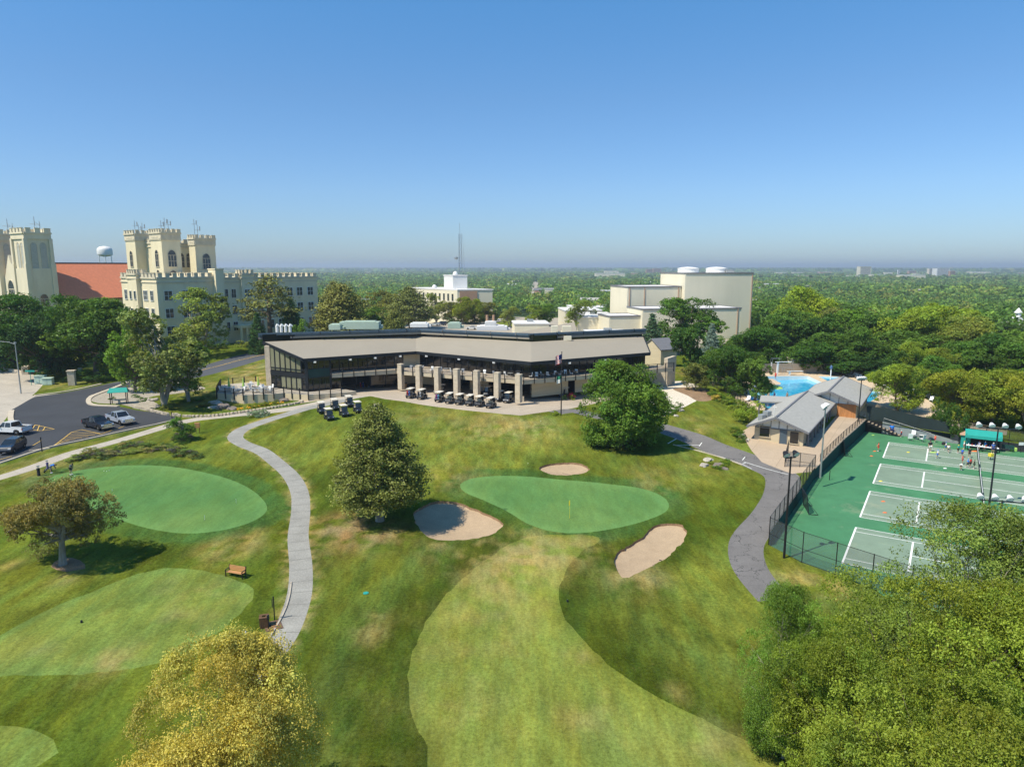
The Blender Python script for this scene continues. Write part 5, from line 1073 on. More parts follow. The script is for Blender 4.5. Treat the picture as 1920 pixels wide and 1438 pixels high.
for k in (0, 1):
    c = H0 + u * (6 + 12.6 * k) + v * 11; mb = MB(); mb.lathe(c + Z(25.4), [(4.3, 0), (4.3, 1.7), (4.45, 1.75), (4.45, 1.95), (2.6, 2.4), (0.1, 2.6)], 20); mb.build('roof_drum', M['white_paint'], hall, world=True, smooth=True)
mb = MB(); mb.box(H0 + u * 22 + v * 6 + Z(26.2), (3, 2, 1.2)); mb.build('roof_unit', M['grey_paint'], hall, world=True)
mb = MB()
for t in (1, 8, 24): mb.bar(H0 - u * 23 + v * 3 + u * t * .9 - v * .12 + Z(hz), H0 - u * 23 + v * 3 + u * t * .9 - v * .12 + Z(20), .3, .22)
mb.bar(A0 + u * 37.6 - v * .12 + Z(0), A0 + u * 37.6 - v * .12 + Z(12.6), .3, .22); mb.bar(H0 + u * 29 - v * .12, H0 + u * 29 - v * .12 + Z(25), .3, .22); mb.build('downpipe', M['brick_brown'], hall, world=True)
mb = MB(); mb.box(A0 + u * 22 - v * .1 + Z(2.6), (5, .3, 6), math.radians(10)); mb.build('loading_door', M['grey_paint'], hall, world=True); mb = MB(); mb.box(A0 + u * 25.6 - v * 1.2 + Z(3.5), (.7, 2.4, 8), math.radians(10)); mb.build('buttress', M['cream_panel'], hall, world=True)
# ---------------------------------------------------------------- building with the radio mast
rb = thing('office_building', 'pale flat roofed office block with white penthouse and brown brick panel', 'building', (-40, 345, -4))
c0 = corner(857, 330); u = U2(14); v = U2(128)
def simple(par, P, u, v, Lu, Lv, z0, z1, wall, rf, over=.4):
    q = rect(P, u, v, Lu, Lv); mb = MB(); mb.prism([(a.x, a.y) for a in q], z0, z1); mb.build('wall', M[wall], par, world=True); mb = MB(); c = (q[0] + q[2]) / 2; mb.prism([(c.x + (a.x - c.x) * (1 + over / Lu), c.y + (a.y - c.y) * (1 + over / Lv)) for a in q], z1, z1 + .5); mb.build('roof', M[rf], par, world=True); return q
simple(rb, c0, u, v, 17, 42, -8, 17.0, 'cream_panel', 'white_roof'); 
mb = MB(); mb.bar(c0 + u * 1.2 - Vector((u.y, -u.x, 0)) * -.1 + Z(12), c0 + u * 9.5 - Vector((u.y, -u.x, 0)) * -.1 + Z(12), .5, 9.2); mb.build('brick_panel', M['brick_brown'], rb, world=True)
for i in range(10): window(rb, c0 + v * (4 + i * 3.8) + Z(13.6), -v, 1.6, 3.4, 1, frame='cream_panel', mull=False, glass='glass'); window(rb, c0 + v * (4 + i * 3.8) + Z(8.4), -v, 1.6, 3.0, 1, frame='cream_panel', mull=False, glass='glass')
q = simple(rb, c0 + v * 9 + u * 3 - u * 0, u, v, 7, 8, 17.2, 23.6, 'white_paint', 'white_roof'); mb = MB(); mb.lathe((q[0] + q[2]) / 2 + Z(24), [(1.3, 0), (1.3, .6), (.9, 1.5), (.1, 1.9)], 12); mb.lathe(c0 + v * 26 + u * 3 + Z(17.5), [(1.2, 0), (1.2, .6), (.8, 1.4), (.1, 1.7)], 12); mb.build('dish_dome', M['white_paint'], rb, world=True)
mt = thing('radio_mast', 'tall lattice radio mast with guy wires behind the office penthouse', 'mast', atD(863, 560, 352)); b_ = atD(863, 523, 352); t_ = atD(863, 438, 352); t_.y = b_.y = 352; t_.x = b_.x; b_.z = -6
legs = []
for k in range(3):
    a = k * 2.094; p0_ = b_ + Vector((math.cos(a), math.sin(a), 0)) * 1.5; p1_ = t_ + Vector((math.cos(a), math.sin(a), 0)) * .7; legs.append((p0_, p1_))
mb = MB()
for a, b in legs: mb.tube([a, b], .12, 5)
mb.build('legs', M['galvanized'], mt, world=True); mb = MB(); nn = 16
for i in range(nn):
    for k in range(3): mb.tube([legs[k][0].lerp(legs[k][1], i / nn), legs[(k+1) % 3][0].lerp(legs[(k+1) % 3][1], (i + 1) / nn)], .06, 3, cap=False); mb.tube([legs[k][0].lerp(legs[k][1], i / nn), legs[(k+1) % 3][0].lerp(legs[(k+1) % 3][1], i / nn)], .05, 3, cap=False)
mb.build('lattice', M['galvanized'], mt, world=True); mb = MB(); mb.tube([t_, t_ + Z(5)], .08, 5); mb.lathe(b_.lerp(t_, .76) + Vector((-1.8, -1, 0)), [(.1, -.7), (.9, -.3), (.9, .4), (.2, .7)], 8); mb.tube([b_.lerp(t_, .99) + Vector((1.4, 0, 0)), b_.lerp(t_, .4) + Vector((2.6, 0, 0)), b_ + Vector((3.6, 0, 0))], .05, 4); mb.build('antennas', M['galvanized'], mt, world=True)
# low flat roofed school buildings behind the clubhouse
def lowblock(lbl, px0, px1, D0, depth, z0, z1, wall='cream_panel', rf='white_roof', ang=4, doors=None, mono='building'):
    p = corner(px0, D0); Lu = (px1 - px0) * D0 / FPX; uu, vv = U2(ang), U2(ang + 90); o = thing('flat_roofed_building', lbl, mono, (p.x, p.y, z0)); q = simple(o, p, uu, vv, Lu, depth, z0 - 2, z1, wall, rf)
    if doors:
        for t in doors: mb = MB(); mb.bar(p + uu * (Lu * t[0]) - Vector((uu.y, -uu.x, 0)) * -.08 + Z(z0 + t[2] / 2), p + uu * (Lu * t[1]) - Vector((uu.y, -uu.x, 0)) * -.08 + Z(z0 + t[2] / 2), .25, t[2]); mb.build('door', M['brick_brown'], o, world=True)
    mb = MB(); mb.box((q[0] + q[2]) / 2 + Z(z1 + 1), (2.4, 2, 1)); mb.build('roof_unit', M['grey_paint'], o, world=True); return o
lowblock('garage block with brown doors and white flat roof behind the clubhouse roof', 1112, 1190, 205, 14, 1.5, 8.0, doors=[(.05, .22, 5), (.27, .47, 5), (.52, .7, 5), (.75, .92, 5)])
lowblock('long tan block with two white flat roof levels left of the cream hall', 1085, 1165, 268, 26, -2, 8.6)
lowblock('small tan block with flat white roof behind the long tan block', 1060, 1130, 310, 22, -4, 8.5)
lowblock('tan low block beside the rear lot street', 965, 1030, 262, 14, 0, 6.5)
lowblock('low white flat roofed shop row beyond the tan blocks', 1075, 1135, 420, 25, -8, 3.5, wall='white_paint')
wt = thing('water_tower', 'white spheroid water tower on legs behind the church', 'water tower', atD(199, 560, 620)); b_ = atD(199, 500, 620)
mb = MB(); mb.lathe((b_.x, 620, 0), [(.5, 36.5), (4, 37.2), (5.9, 38.2), (6.1, 38.8), (6.1, 42.6), (5.6, 43.8), (4, 45.2), (.3, 45.9)], 24); mb.build('tank', M['white_paint'], wt, world=True, smooth=True); mb = MB()
for k in range(6): a = k * math.pi / 3; mb.tube([(b_.x + math.cos(a) * 5.6, 620 + math.sin(a) * 5.6, -10), (b_.x + math.cos(a) * 5.4, 620 + math.sin(a) * 5.4, 38.6)], .35, 6)
mb.tube([(b_.x, 620, -10), (b_.x, 620, 32)], .8, 8); mb.build('legs', M['white_paint'], wt, world=True)
cp_ = thing('church_hall', 'long grey roofed building with white cupola at the right edge', 'building', (200, 262, -8)); p = corner(1856, 262); mb = MB(); mb.prism([(p.x, p.y), (p.x + 60, p.y - 5), (p.x + 61, p.y + 9), (p.x + 1, p.y + 14)], -10, 3.5); mb.build('wall', M['white_paint'], cp_, world=True)
mb = MB(); a = Vector((p.x - 1, p.y - 1, 3.3)); b = Vector((p.x + 60, p.y - 6, 3.3)); mb.slab([a, b, b + Vector((0, 7.5, 4)), a + Vector((0, 7.5, 4))], .2); mb.slab([a + Vector((0, 7.5, 4)), b + Vector((0, 7.5, 4)), b + Vector((0, 15, 0)), a + Vector((0, 15, 0))], .2); mb.build('roof', M['shingle'], cp_, world=True)
c = atD(1907, 606, 269); mb = MB(); mb.box((c.x, 269, 8), (2.6, 2.6, 2)); mb.lathe((c.x, 269, 8.8), [(1.0, 0), (1.0, 1.6), (1.5, 1.7), (.1, 3.6)], 8); mb.build('cupola', M['white_paint'], cp_, world=True)
# ---------------------------------------------------------------- far town
FAR = [(1118,1172,513,520,'white_roof','long white warehouse left of the cream hall on the far plain'),(1134,1160,508,513,'cream_panel','thin tan warehouse above the long white one'),(1212,1224,505,514,'brick_brown','left half of the far brick tower block beside the hall'),(1225,1240,503.5,513,'brick_brown','taller brick block beside the hall roof'),
 (1613,1634,500,518,'cream_panel','tall tan slab block on the right skyline'),(1592,1612,517,522,'white_roof','low grey shed left of the tall tan slab'),(1636,1660,515,519,'white_roof','low white shed right of the tall tan slab'),(1743,1756,504,517,'stucco_band','grey left wing of the far hospital'),(1757,1781,503.5,519,'white_paint','white hospital block on the right skyline'),(1782,1791,508,520,'brick_brown','brown right wing of the far hospital'),
 (1694,1736,516,523,'white_roof','long white hall before the far hospital'),(1718,1742,513,517,'cream_panel','cream shed left of the hospital'),(1824,1858,510,514.5,'cream_panel','long low cream block right of the hospital'),(1872,1888,515,517,'white_roof','small white shed far right'),(1915,1935,512,515,'brick_brown','brown shed cut by the right edge'),
 (1488,1508,511,514,'white_roof','white roofed row right of the hall, upper'),(1457,1478,511,514.5,'white_roof','white roofed shed just right of the cream hall'),(1538,1560,510,514,'brick_brown','reddish low building left of the tan slab'),(1500,1518,517,521,'brick_brown','small red roof right of the hall'),(1438,1464,533,539,'white_roof','pale roofs among the trees right of the hall'),
 (1184,1197,512,516,'brick_brown','small brown block left of the brick towers'),(1055,1075,522,524,'white_roof','pale sheds in the far trees right of the mast'),(684,696,510,512,'white_roof','pale shed in the far trees above the left pine'),(1130,1180,546,553,'white_roof','white roofed sheds left of the hall among trees'),(1022,1040,542,550,'white_roof','pale house roofs beside the street behind the clubhouse'),(1660,1674,511,516,'cream_panel','small cream block between slab and hospital'),(1684,1688,506,516,'white_paint','thin white silo left of the hospital'),(1705,1718,508,516,'brick_brown','orange brick block between silo and hospital'),
 (430,560,502,504.5,'white_roof','long pale works on the horizon right of the college'),(600,760,502.5,504.5,'white_roof','long pale works on the horizon above the pines'),(872,1000,502.5,505,'white_roof','long pale works on the horizon right of the radio mast'),(1020,1180,503,505.5,'white_roof','long pale works on the horizon left of the cream hall'),(1470,1560,505,507.5,'white_roof','long pale works on the horizon right of the cream hall'),(1440,1456,506,509,'cream_panel','small cream shed on the horizon beside the hall'),(1240,1275,505,508,'cream_panel','pale shed on the horizon touching the hall roof')]
for (x0, x1, yt, yb, mt_, lb) in FAR:
    D = 300.
    for _ in range(30):
        q = atD((x0 + x1) / 2, yb, D); zz = zt1(q.x, q.y) + 7; D = D * .5 + .5 * (CAMZ - zz) * FPX / (yb - 500)
    D = min(D, 9000); a = atD(x0, yt, D); b = atD(x1, yt, D); zt_ = a.z; w_ = b.x - a.x; z0 = zt1(a.x, D); o = thing('far_building', lb, 'building', ((a.x + b.x) / 2, D, z0)); dp = min(w_ * .6, 60)
    mb = MB(); mb.box(((a.x + b.x) / 2, D + dp / 2, (z0 - 3 + zt_) / 2), (w_, dp, zt_ - z0 + 3)); mb.build('wall', M['cream_panel' if mt_ == 'white_roof' else mt_], o, world=True)
    mb = MB(); mb.box(((a.x + b.x) / 2, D + dp / 2, zt_ + .4), (w_ + 1, dp + 1, .8)); mb.build('roof', M['white_roof'], o, world=True)
    if zt_ - z0 > 25:
        mb = MB()
        for k in range(int((zt_ - z0) / 4)): mb.box(((a.x + b.x) / 2, D - .15, zt_ - 3 - k * 4), (w_ * .88, .3, 1.6))
        mb.build('window_bands', M['glass'], o, world=True)
# ---------------------------------------------------------------- object materials
pm('cart_dark', (.020, .024, .034), .35, .1, coat=.5, var=.05); pm('cart_roof', (.66, .60, .50), .6, var=.05); pm('rubber', (.015, .015, .015), .9); pm('rim', (.45, .45, .46), .35, .8); pm('seat_black', (.03, .03, .035), .7); pm('seat_tan', (.42, .36, .27), .7)
pm('paint_white', (.72, .72, .72), .25, coat=.6, var=.02); pm('paint_black', (.010, .012, .020), .2, coat=.8, var=.02); pm('paint_silver', (.36, .38, .42), .25, .5, coat=.7, var=.03); pm('paint_blue', (.08, .14, .28), .25, coat=.6, var=.03); pm('paint_red', (.45, .03, .03), .3, coat=.5)
pm('chrome', (.6, .6, .62), .2, .9); pm('head_lamp', (.75, .76, .78), .1, spec=.8); pm('tail_lamp', (.4, .01, .01), .2); pm('amber_lamp', (.6, .2, .03), .3); glassmat('car_glass', (.012, .016, .02), .04); pm('bench_wood', (.46, .24, .10), .6, var=.2, scale=5, streak=(.3, 4, 4))
pm('white_plastic', (.78, .78, .76), .5, var=.03); pm('box_green', (.48, .60, .50), .6, var=.05); pm('yellow_plastic', (.75, .62, .05), .5); pm('lime_fabric', (.36, .55, .12), .8, var=.1); pm('light_green', (.32, .50, .25), .8, var=.1); pm('rock', (.20, .165, .14), .9, var=.3, scale=2.5, bump=.7); pm('rock_pale', (.42, .38, .32), .9, var=.3, scale=2, bump=.7)
pm('net_band', (.7, .7, .68), .8); pm('lamp_glass', (.62, .66, .66), .15, spec=.7); pm('paint_orange', (.75, .16, .04), .6); pm('navy', (.02, .04, .18), .8); pm('flag_red', (.5, .03, .04), .8); pm('flag_green', (.03, .22, .12), .8)
def objcol(name, rough=.85):
    m = bpy.data.materials.new(name); m.use_nodes = True; t = m.node_tree; b = t.nodes['Principled BSDF']; b.inputs['Roughness'].default_value = rough; oi = t.nodes.new('ShaderNodeObjectInfo'); t.links.new(oi.outputs['Color'], b.inputs['Base Color']); M[name] = m
objcol('cloth'); objcol('skin', .6); objcol('car_paint', .25)
M['car_paint'].node_tree.nodes['Principled BSDF'].inputs['Coat Weight'].default_value = .6
def wheel(par, x, y, r, w_, name='wheel'):
    mb = MB(); n = 20; prof = [(r * .62, -w_ / 2), (r * .93, -w_ / 2), (r, -w_ * .3), (r, w_ * .3), (r * .93, w_ / 2), (r * .62, w_ / 2)]
    mb.lathe((0, 0, 0), prof, n); o = mb.build(name, M['rubber'], par, smooth=True); o.rotation_euler = (0, math.pi / 2, 0); o.location = (x, y, r)
    m2 = MB(); m2.lathe((0, 0, 0), [(r * .2, -w_ * .52), (r * .6, -w_ * .44), (r * .6, w_ * .44), (r * .2, w_ * .52)], 12); q = m2.build('rim', M['rim'], o); return o
# ---------------------------------------------------------------- golf cart (heading +Y)
def make_cart():
    t = thing('golf_cart', 'x', 'golf cart'); mb = MB()
    side = [(-1.15, .30), (-1.18, .62), (-.95, .80), (-.35, .82), (-.30, .58), (-.25, .34), (.30, .34), (.52, .62), (.62, .82), (.98, .72), (1.18, .50), (1.18, .28), (.2, .24), (-.6, .24)]
    vs = [(x, y, z) for x in (-.56, .56) for y, z in side]; n = len(side); mb.add(vs, [tuple(range(n)), tuple(range(2 * n - 1, n - 1, -1))] + [(i, n + i, n + (i + 1) % n, (i + 1) % n) for i in range(n)]); mb.build('body', M['cart_dark'], t, bevel=.035)
    mb = MB(); mb.slab([(-.56, -1.05, 1.84), (.56, -1.05, 1.84), (.56, .68, 1.86), (-.56, .68, 1.86)], .07); mb.slab([(-.48, -.95, 1.88), (.48, -.95, 1.88), (.48, .58, 1.90), (-.48, .58, 1.90)], .05); mb.build('roof', M['cart_roof'], t, bevel=.03)
    mb = MB()
    for s in (-.5, .5): mb.tube([(s, .62, .8), (s, .42, 1.82)], .022, 6); mb.tube([(s, -.78, .8), (s, -.92, 1.8)], .022, 6)
    mb.build('roof_frame', M['black_iron'], t)
    mb = MB(); mb.box((0, -.12, .86), (1.04, .48, .14)); mb.box((0, -.40, 1.12), (1.04, .12, .46), rx=.15); mb.build('seat', M['seat_tan'], t, bevel=.03)
    mb = MB(); mb.slab([(-.47, .60, .86), (.47, .60, .86), (.47, .46, 1.66), (-.47, .46, 1.66)], .015); mb.build('windscreen', M['car_glass'], t)
    mb = MB(); mb.tube([(-.25, .55, .8), (-.25, .34, 1.02)], .02, 6); mb.lathe((-.25, .34, 1.02), [(.17, 0), (.17, .03)], 14); mb.build('steering_wheel', M['rubber'], t)
    for sx in (-1, 1):
        wheel(t, .50 * sx, .82, .22, .17); wheel(t, .50 * sx, -.78, .22, .19)
        mb = MB(); mb.box((.38 * sx, 1.14, .56), (.16, .08, .10)); mb.build('headlight', M['head_lamp'], t)
    mb = MB(); mb.box((0, -1.02, .55), (.9, .3, .1)); mb.box((0, -1.16, 1.0), (.9, .06, .08)); mb.build('bag_rack', M['black_iron'], t)
    return t
cart0 = make_cart()
def make_bag(c1='seat_black'):
    t = thing('golf_bag', 'x', 'golf bag'); mb = MB(); mb.lathe((0, 0, 0), [(.13, 0), (.14, .1), (.13, .5), (.15, .85), (.15, .9)], 10); mb.build('bag', M['cloth'], t)
    mb = MB()
    for i in range(7): a = i * .9; mb.tube([(.05 * math.cos(a), .05 * math.sin(a), .8), (.09 * math.cos(a), .09 * math.sin(a), 1.12)], .01, 4); mb.box((.1 * math.cos(a), .1 * math.sin(a), 1.14), (.09, .05, .06))
    mb.build('clubs', M['chrome'], t); return t
bag0 = make_bag()
for c in kids(bag0): c.color = (.02, .02, .03, 1)
first = {}
def place(src, p, rz, label, group=None, color=None, scale=None, dz=0.):
    p = Vector(p); p.z += dz
    if src.name not in first:
        first[src.name] = 1; _KC[src.name] = [(c, kids(c)) for c in kids(src)]; src.location = p; src.rotation_euler = (0, 0, rz); src['label'] = label
        if group: src['group'] = group
        if scale: src.scale = scale
        if color:
            for c in kids(src): c.color = color
        return src
    return copy_thing(src, p, rz, label, group, scale or (1, 1, 1), color)
def gz(px, py, up=0): p = gp(px, py); p.z += up; return p
GC = 'golf carts parked by the clubhouse'
h1 = math.atan2(-.85, .5) - math.pi / 2
for (px, py, l) in [(603,774,'back left of the three cart pairs on the grass, half behind its partner'),(617,787,'nearest golf cart on the grass, front left of the group'),(628,768,'golf cart on the grass at the back of the middle pair'),(645,780,'golf cart on the grass at the front of the middle pair'),(655,762,'farthest golf cart on the grass, edge of the walk'),(671,773,'golf cart on the grass at the right end of the group')]:
    place(cart0, gz(px, py, .05), h1 + random.uniform(-.08, .08), l + ', tan roof', GC)
h2 = math.atan2(.9, .35) - math.pi / 2
for (px, py, dh, l) in [(771,746,0,'left of the two golf carts standing alone on the patio with bags'),(791.5,748,0,'right of the two golf carts standing alone on the patio with bags'),(825,739,2.6,'golf cart tucked beside the third stone column'),(825,753,0,'golf cart with red side and bags, left end of the long row'),(844,755.5,.05,'second golf cart of the long patio row, beside the red one'),(863,757.5,0,'third golf cart of the long patio row'),(882,759.5,.04,'fourth golf cart of the long patio row'),
    (900,761.5,0,'fifth golf cart of the long patio row'),(921,764.5,-.05,'nearest golf cart, right end of the long patio row'),(901,741,3.0,'golf cart behind the row between the fifth and sixth columns'),(916,742.5,3.1,'golf cart behind the row just left of the sixth column'),(936,752,3.0,'golf cart at the foot of the sixth column'),(953,754.5,3.1,'golf cart between the sixth and seventh columns'),(1058,745,2.9,'lone golf cart by the flowers right of the flagpole')]:
    o = place(cart0, gz(px, py, .05), h2 + dh, l, GC)
cl = [(.5,.03,.03,1),(.05,.1,.4,1),(.02,.02,.03,1),(.5,.5,.5,1),(.3,.05,.25,1),(.1,.3,.5,1),(.6,.25,.05,1)]
hd = Vector((math.cos(h2 + math.pi / 2), math.sin(h2 + math.pi / 2), 0)); sd_ = Vector((hd.y, -hd.x, 0))
CN = ['red','blue','black','pale grey','purple','sky blue','orange']
k = 0
for (px, py, nm) in [(771,746,'left lone cart'),(791.5,748,'right lone cart'),(825,753,'red sided cart')]:
    for s in (-.2, .2):
        place(bag0, gz(px, py, .62) - hd * 1.0 + sd_ * s, k, f'{CN[k % 7]} golf bag strapped behind the {nm} on the patio', 'golf bags on carts', cl[k % 7]); k += 1
for i in range(13):
    px = 676 + i * 5.1; py = 727 - i * .35 + random.uniform(-.8, .8); place(bag0, gz(px, py, .05), i, f'{CN[i % 7]} golf bag in the row under the balcony, left of the columns', 'golf bags lined up under the balcony', cl[i % 7])
mb = None
# ---------------------------------------------------------------- pickup truck and cars (heading +Y)
def carbody(side, W_, taper=.0): 
    mb = MB(); n = len(side); vs = [(x, y, z) for x in (-W_, W_) for y, z in side]; mb.add(vs, [tuple(range(n)), tuple(range(2 * n - 1, n - 1, -1))] + [(i, n + i, n + (i + 1) % n, (i + 1) % n) for i in range(n)]); return mb
def cabin(bot, top, W0, W1):             # y-z line pairs: bottom ring and top ring
    mb = MB(); (y0, z0, y1, z1), (y2, z2, y3, z3) = bot, top
    vs = [(-W0, y0, z0), (W0, y0, z0), (W0, y1, z1), (-W0, y1, z1), (-W1, y2, z2), (W1, y2, z2), (W1, y3, z3), (-W1, y3, z3)]; mb.add(vs, [(0, 3, 2, 1), (4, 5, 6, 7), (0, 1, 5, 4), (1, 2, 6, 5), (2, 3, 7, 6), (3, 0, 4, 7)]); return mb
def make_pickup():
    t = thing('pickup_truck', 'x', 'pickup truck')
    sd = [(-2.9, .55), (-2.92, 1.12), (-1.0, 1.14), (-1.0, 1.16), (1.05, 1.16), (1.3, 1.20), (2.75, 1.08), (2.92, .95), (2.94, .5), (2.45, .45), (2.35, .75), (2.05, .88), (1.7, .88), (1.4, .75), (1.3, .42), (-1.3, .42), (-1.4, .75), (-1.7, .88), (-2.05, .88), (-2.35, .75), (-2.45, .5)]
    mb = carbody(sd, .98); mb.build('body', M['car_paint'], t, bevel=.05)
    mb = MB(); mb.box((0, -1.97, 1.145), (1.66, 1.72, .02)); mb.build('cargo_bed', M['rubber'], t); mb = MB()
    for s in (-.93, .93): mb.box((s, -1.95, 1.22), (.12, 1.95, .16))
    mb.box((0, -2.88, 1.22), (1.9, .08, .16)); mb.build('bed_sides', M['car_paint'], t)
    cabin((-1.0, 1.14, 1.28, 1.17), (-.85, 1.86, .55, 1.86), .93, .78).build('cab_glass', M['car_glass'], t)
    mb = MB(); mb.slab([(-.77, -.86, 1.92), (.77, -.86, 1.92), (.77, .56, 1.92), (-.77, .56, 1.92)], .09)
    for s in (-1, 1):
        for (a, b) in [((.93 * s, 1.28, 1.15), (.78 * s, .55, 1.88)), ((.95 * s, -1.0, 1.15), (.79 * s, -.86, 1.88)), ((.95 * s, .15, 1.15), (.79 * s, .05, 1.88))]: mb.bar(a, b, .09, .09)
    mb.build('cab_roof', M['car_paint'], t, bevel=.03)
    mb = MB(); mb.box((0, 2.95, .82), (1.3, .06, .38)); mb.box((0, 2.97, .52), (1.9, .16, .2)); mb.box((0, -2.97, .58), (1.9, .14, .2)); mb.build('bumper', M['chrome'], t)
    for s in (-1, 1):
        mb = MB(); mb.box((.8 * s, 2.88, .88), (.32, .14, .26)); mb.build('headlight', M['head_lamp'], t); mb = MB(); mb.box((.93 * s, -2.9, .98), (.1, .1, .34)); mb.build('tail_light', M['tail_lamp'], t)
        mb = MB(); mb.box((1.1 * s, .95, 1.25), (.2, .12, .2)); mb.build('mirror', M['paint_black'], t)
        for y in (1.87, -1.87): wheel(t, .87 * s, y, .40, .27)
    return t
def make_car(suv=False):
    t = thing('parked_suv' if suv else 'parked_car', 'x', 'car'); h = .22 if suv else 0
    sd = [(-2.25, .5), (-2.28, .95 + h), (-1.2, 1.0 + h), (.95, .98 + h), (2.0, .85 + h * .7), (2.25, .65), (2.25, .38), (1.85, .33), (1.75, .62), (1.4, .72), (1.05, .62), (.95, .3), (-.95, .3), (-1.05, .62), (-1.4, .72), (-1.75, .62), (-1.85, .35)]
    carbody(sd, .91).build('body', M['car_paint'], t, bevel=.06)
    if suv: cabin((-2.15, .95 + h, 1.15, .95 + h), (-1.95, 1.68, .2, 1.7), .88, .72).build('cabin_glass', M['car_glass'], t); y2, y3, zt_ = -1.95, .2, 1.7
    else: cabin((-1.75, .98, 1.0, .98), (-1.0, 1.44, .1, 1.45), .86, .68).build('cabin_glass', M['car_glass'], t); y2, y3, zt_ = -1.0, .1, 1.45
    mb = MB(); mb.slab([(-.7, y2, zt_ + .05), (.7, y2, zt_ + .05), (.7, y3, zt_ + .05), (-.7, y3, zt_ + .05)], .08)
    for s in (-1, 1): mb.bar((.87 * s, 1.05, .98 + h * .7), (.7 * s, y3, zt_), .07, .07); mb.bar((.87 * s, -1.85 if not suv else -2.15, 1.0 + h * .7), (.7 * s, y2, zt_), .08, .08); mb.bar((.89 * s, -.3, 1.0 + h * .7), (.7 * s, -.35, zt_), .07, .07)
    mb.build('roof', M['car_paint'], t, bevel=.03)
    for s in (-1, 1):
        mb = MB(); mb.box((.7 * s, 2.2, .68 + h * .6), (.34, .12, .14)); mb.build('headlight', M['head_lamp'], t); mb = MB(); mb.box((.72 * s, -2.26, .82 + h * .6), (.3, .08, .16)); mb.build('tail_light', M['tail_lamp'], t)
        for y in (1.4, -1.4): wheel(t, .82 * s, y, .34, .22)
    return t
pk = make_pickup(); sv = make_car(True); cr = make_car(False)
PC = lambda *c: (*c, 1)
def hdg(a, b): p, q = gp(*a), gp(*b); return math.atan2(q.y - p.y, q.x - p.x) - math.pi / 2
place(pk, gz(184, 803, .05), hdg((160, 795), (206, 806)), 'black pickup truck parked beside the silver one', None, PC(.010, .013, .022))
place(pk, gz(226, 793, .05), hdg((203, 783), (250, 797)), 'silver grey pickup truck parked right of the black one', None, PC(.33, .37, .44))
place(pk, gz(22, 813, .05), hdg((45, 815), (5, 813)), 'white pickup truck at the left edge of the parking lot', None, PC(.75, .75, .75))
place(sv, gz(24, 846, .05), hdg((38, 838), (12, 852)), 'black car parked nose towards the lawn at the lower left of the lot', None, PC(.008, .010, .018))
for (px, py, a, k_, c, l) in [(671,617,1.4,cr,(.7,.7,.7),'white sedan left of the green roof unit behind the clubhouse'),(694,613,1.3,sv,(.6,.62,.65),'pale suv behind the green roof unit'),(677,612,1.5,cr,(.1,.16,.2),'dark sedan behind the white sedan in the rear lot'),(712,616,1.0,cr,(.72,.72,.72),'white sedan between the two rear lot pines'),(735,617,1.6,cr,(.75,.75,.75),'small white car below the pointed pine'),(745,616,1.6,cr,(.05,.08,.2),'dark blue car next to the small white car below the pine'),
    (816,611,1.2,cr,(.45,.5,.55),'silver blue sedan beside the low hedge in the rear lot'),(828,610,1.1,sv,(.02,.03,.05),'dark suv beside the silver blue sedan'),(940,601,1.45,sv,(.75,.75,.75),'white suv by the small trees of the rear lot'),(917,603,1.4,cr,(.08,.09,.11),'dark sedan left of the white suv in the rear lot'),(884,618,1.5,cr,(.7,.7,.7),'white sedan behind the roof unit with orange flues'),(972,617,1.4,cr,(.015,.015,.02),'black hatchback left of the grey roof wing'),
    (983,600,1.2,sv,(.7,.72,.72),'white van in the rear lot behind the slender tree'),(1232,662,.9,cr,(.7,.72,.75),'white sedan beside the spruce and the lodge'),(1247,658,.9,cr,(.5,.55,.6),'silver car right of the white sedan by the lodge'),(1345,645,1.2,cr,(.75,.75,.75),'white car partly hidden beside the blue spruce')]:
    place(k_, gz(px, py, .06), a, l, None, PC(*c))
# ---------------------------------------------------------------- people
def skin(edges, rads, sub=1):
    pts = {}; vs, es, rs = [], [], []
    for k in rads: pts[k] = len(vs); vs.append(rads[k][0]); rs.append(rads[k][1])
    me = bpy.data.meshes.new('s'); me.from_pydata(vs, [(pts[a], pts[b]) for a, b in edges], []); ob = bpy.data.objects.new('s', me); COL.objects.link(ob)
    m = ob.modifiers.new('s', 'SKIN'); m.use_smooth_shade = True
    for i, r in enumerate(rs):
        r = r if hasattr(r, '__len__') else (r, r); me.skin_vertices[0].data[i].radius = r
    me.skin_vertices[0].data[0].use_root = True
    if sub: ob.modifiers.new('u', 'SUBSURF').levels = sub
    dg = bpy.context.evaluated_depsgraph_get(); new = bpy.data.meshes.new_from_object(ob.evaluated_get(dg)); bpy.data.objects.remove(ob); new.polygons.foreach_set('use_smooth', [True] * len(new.polygons)); return new
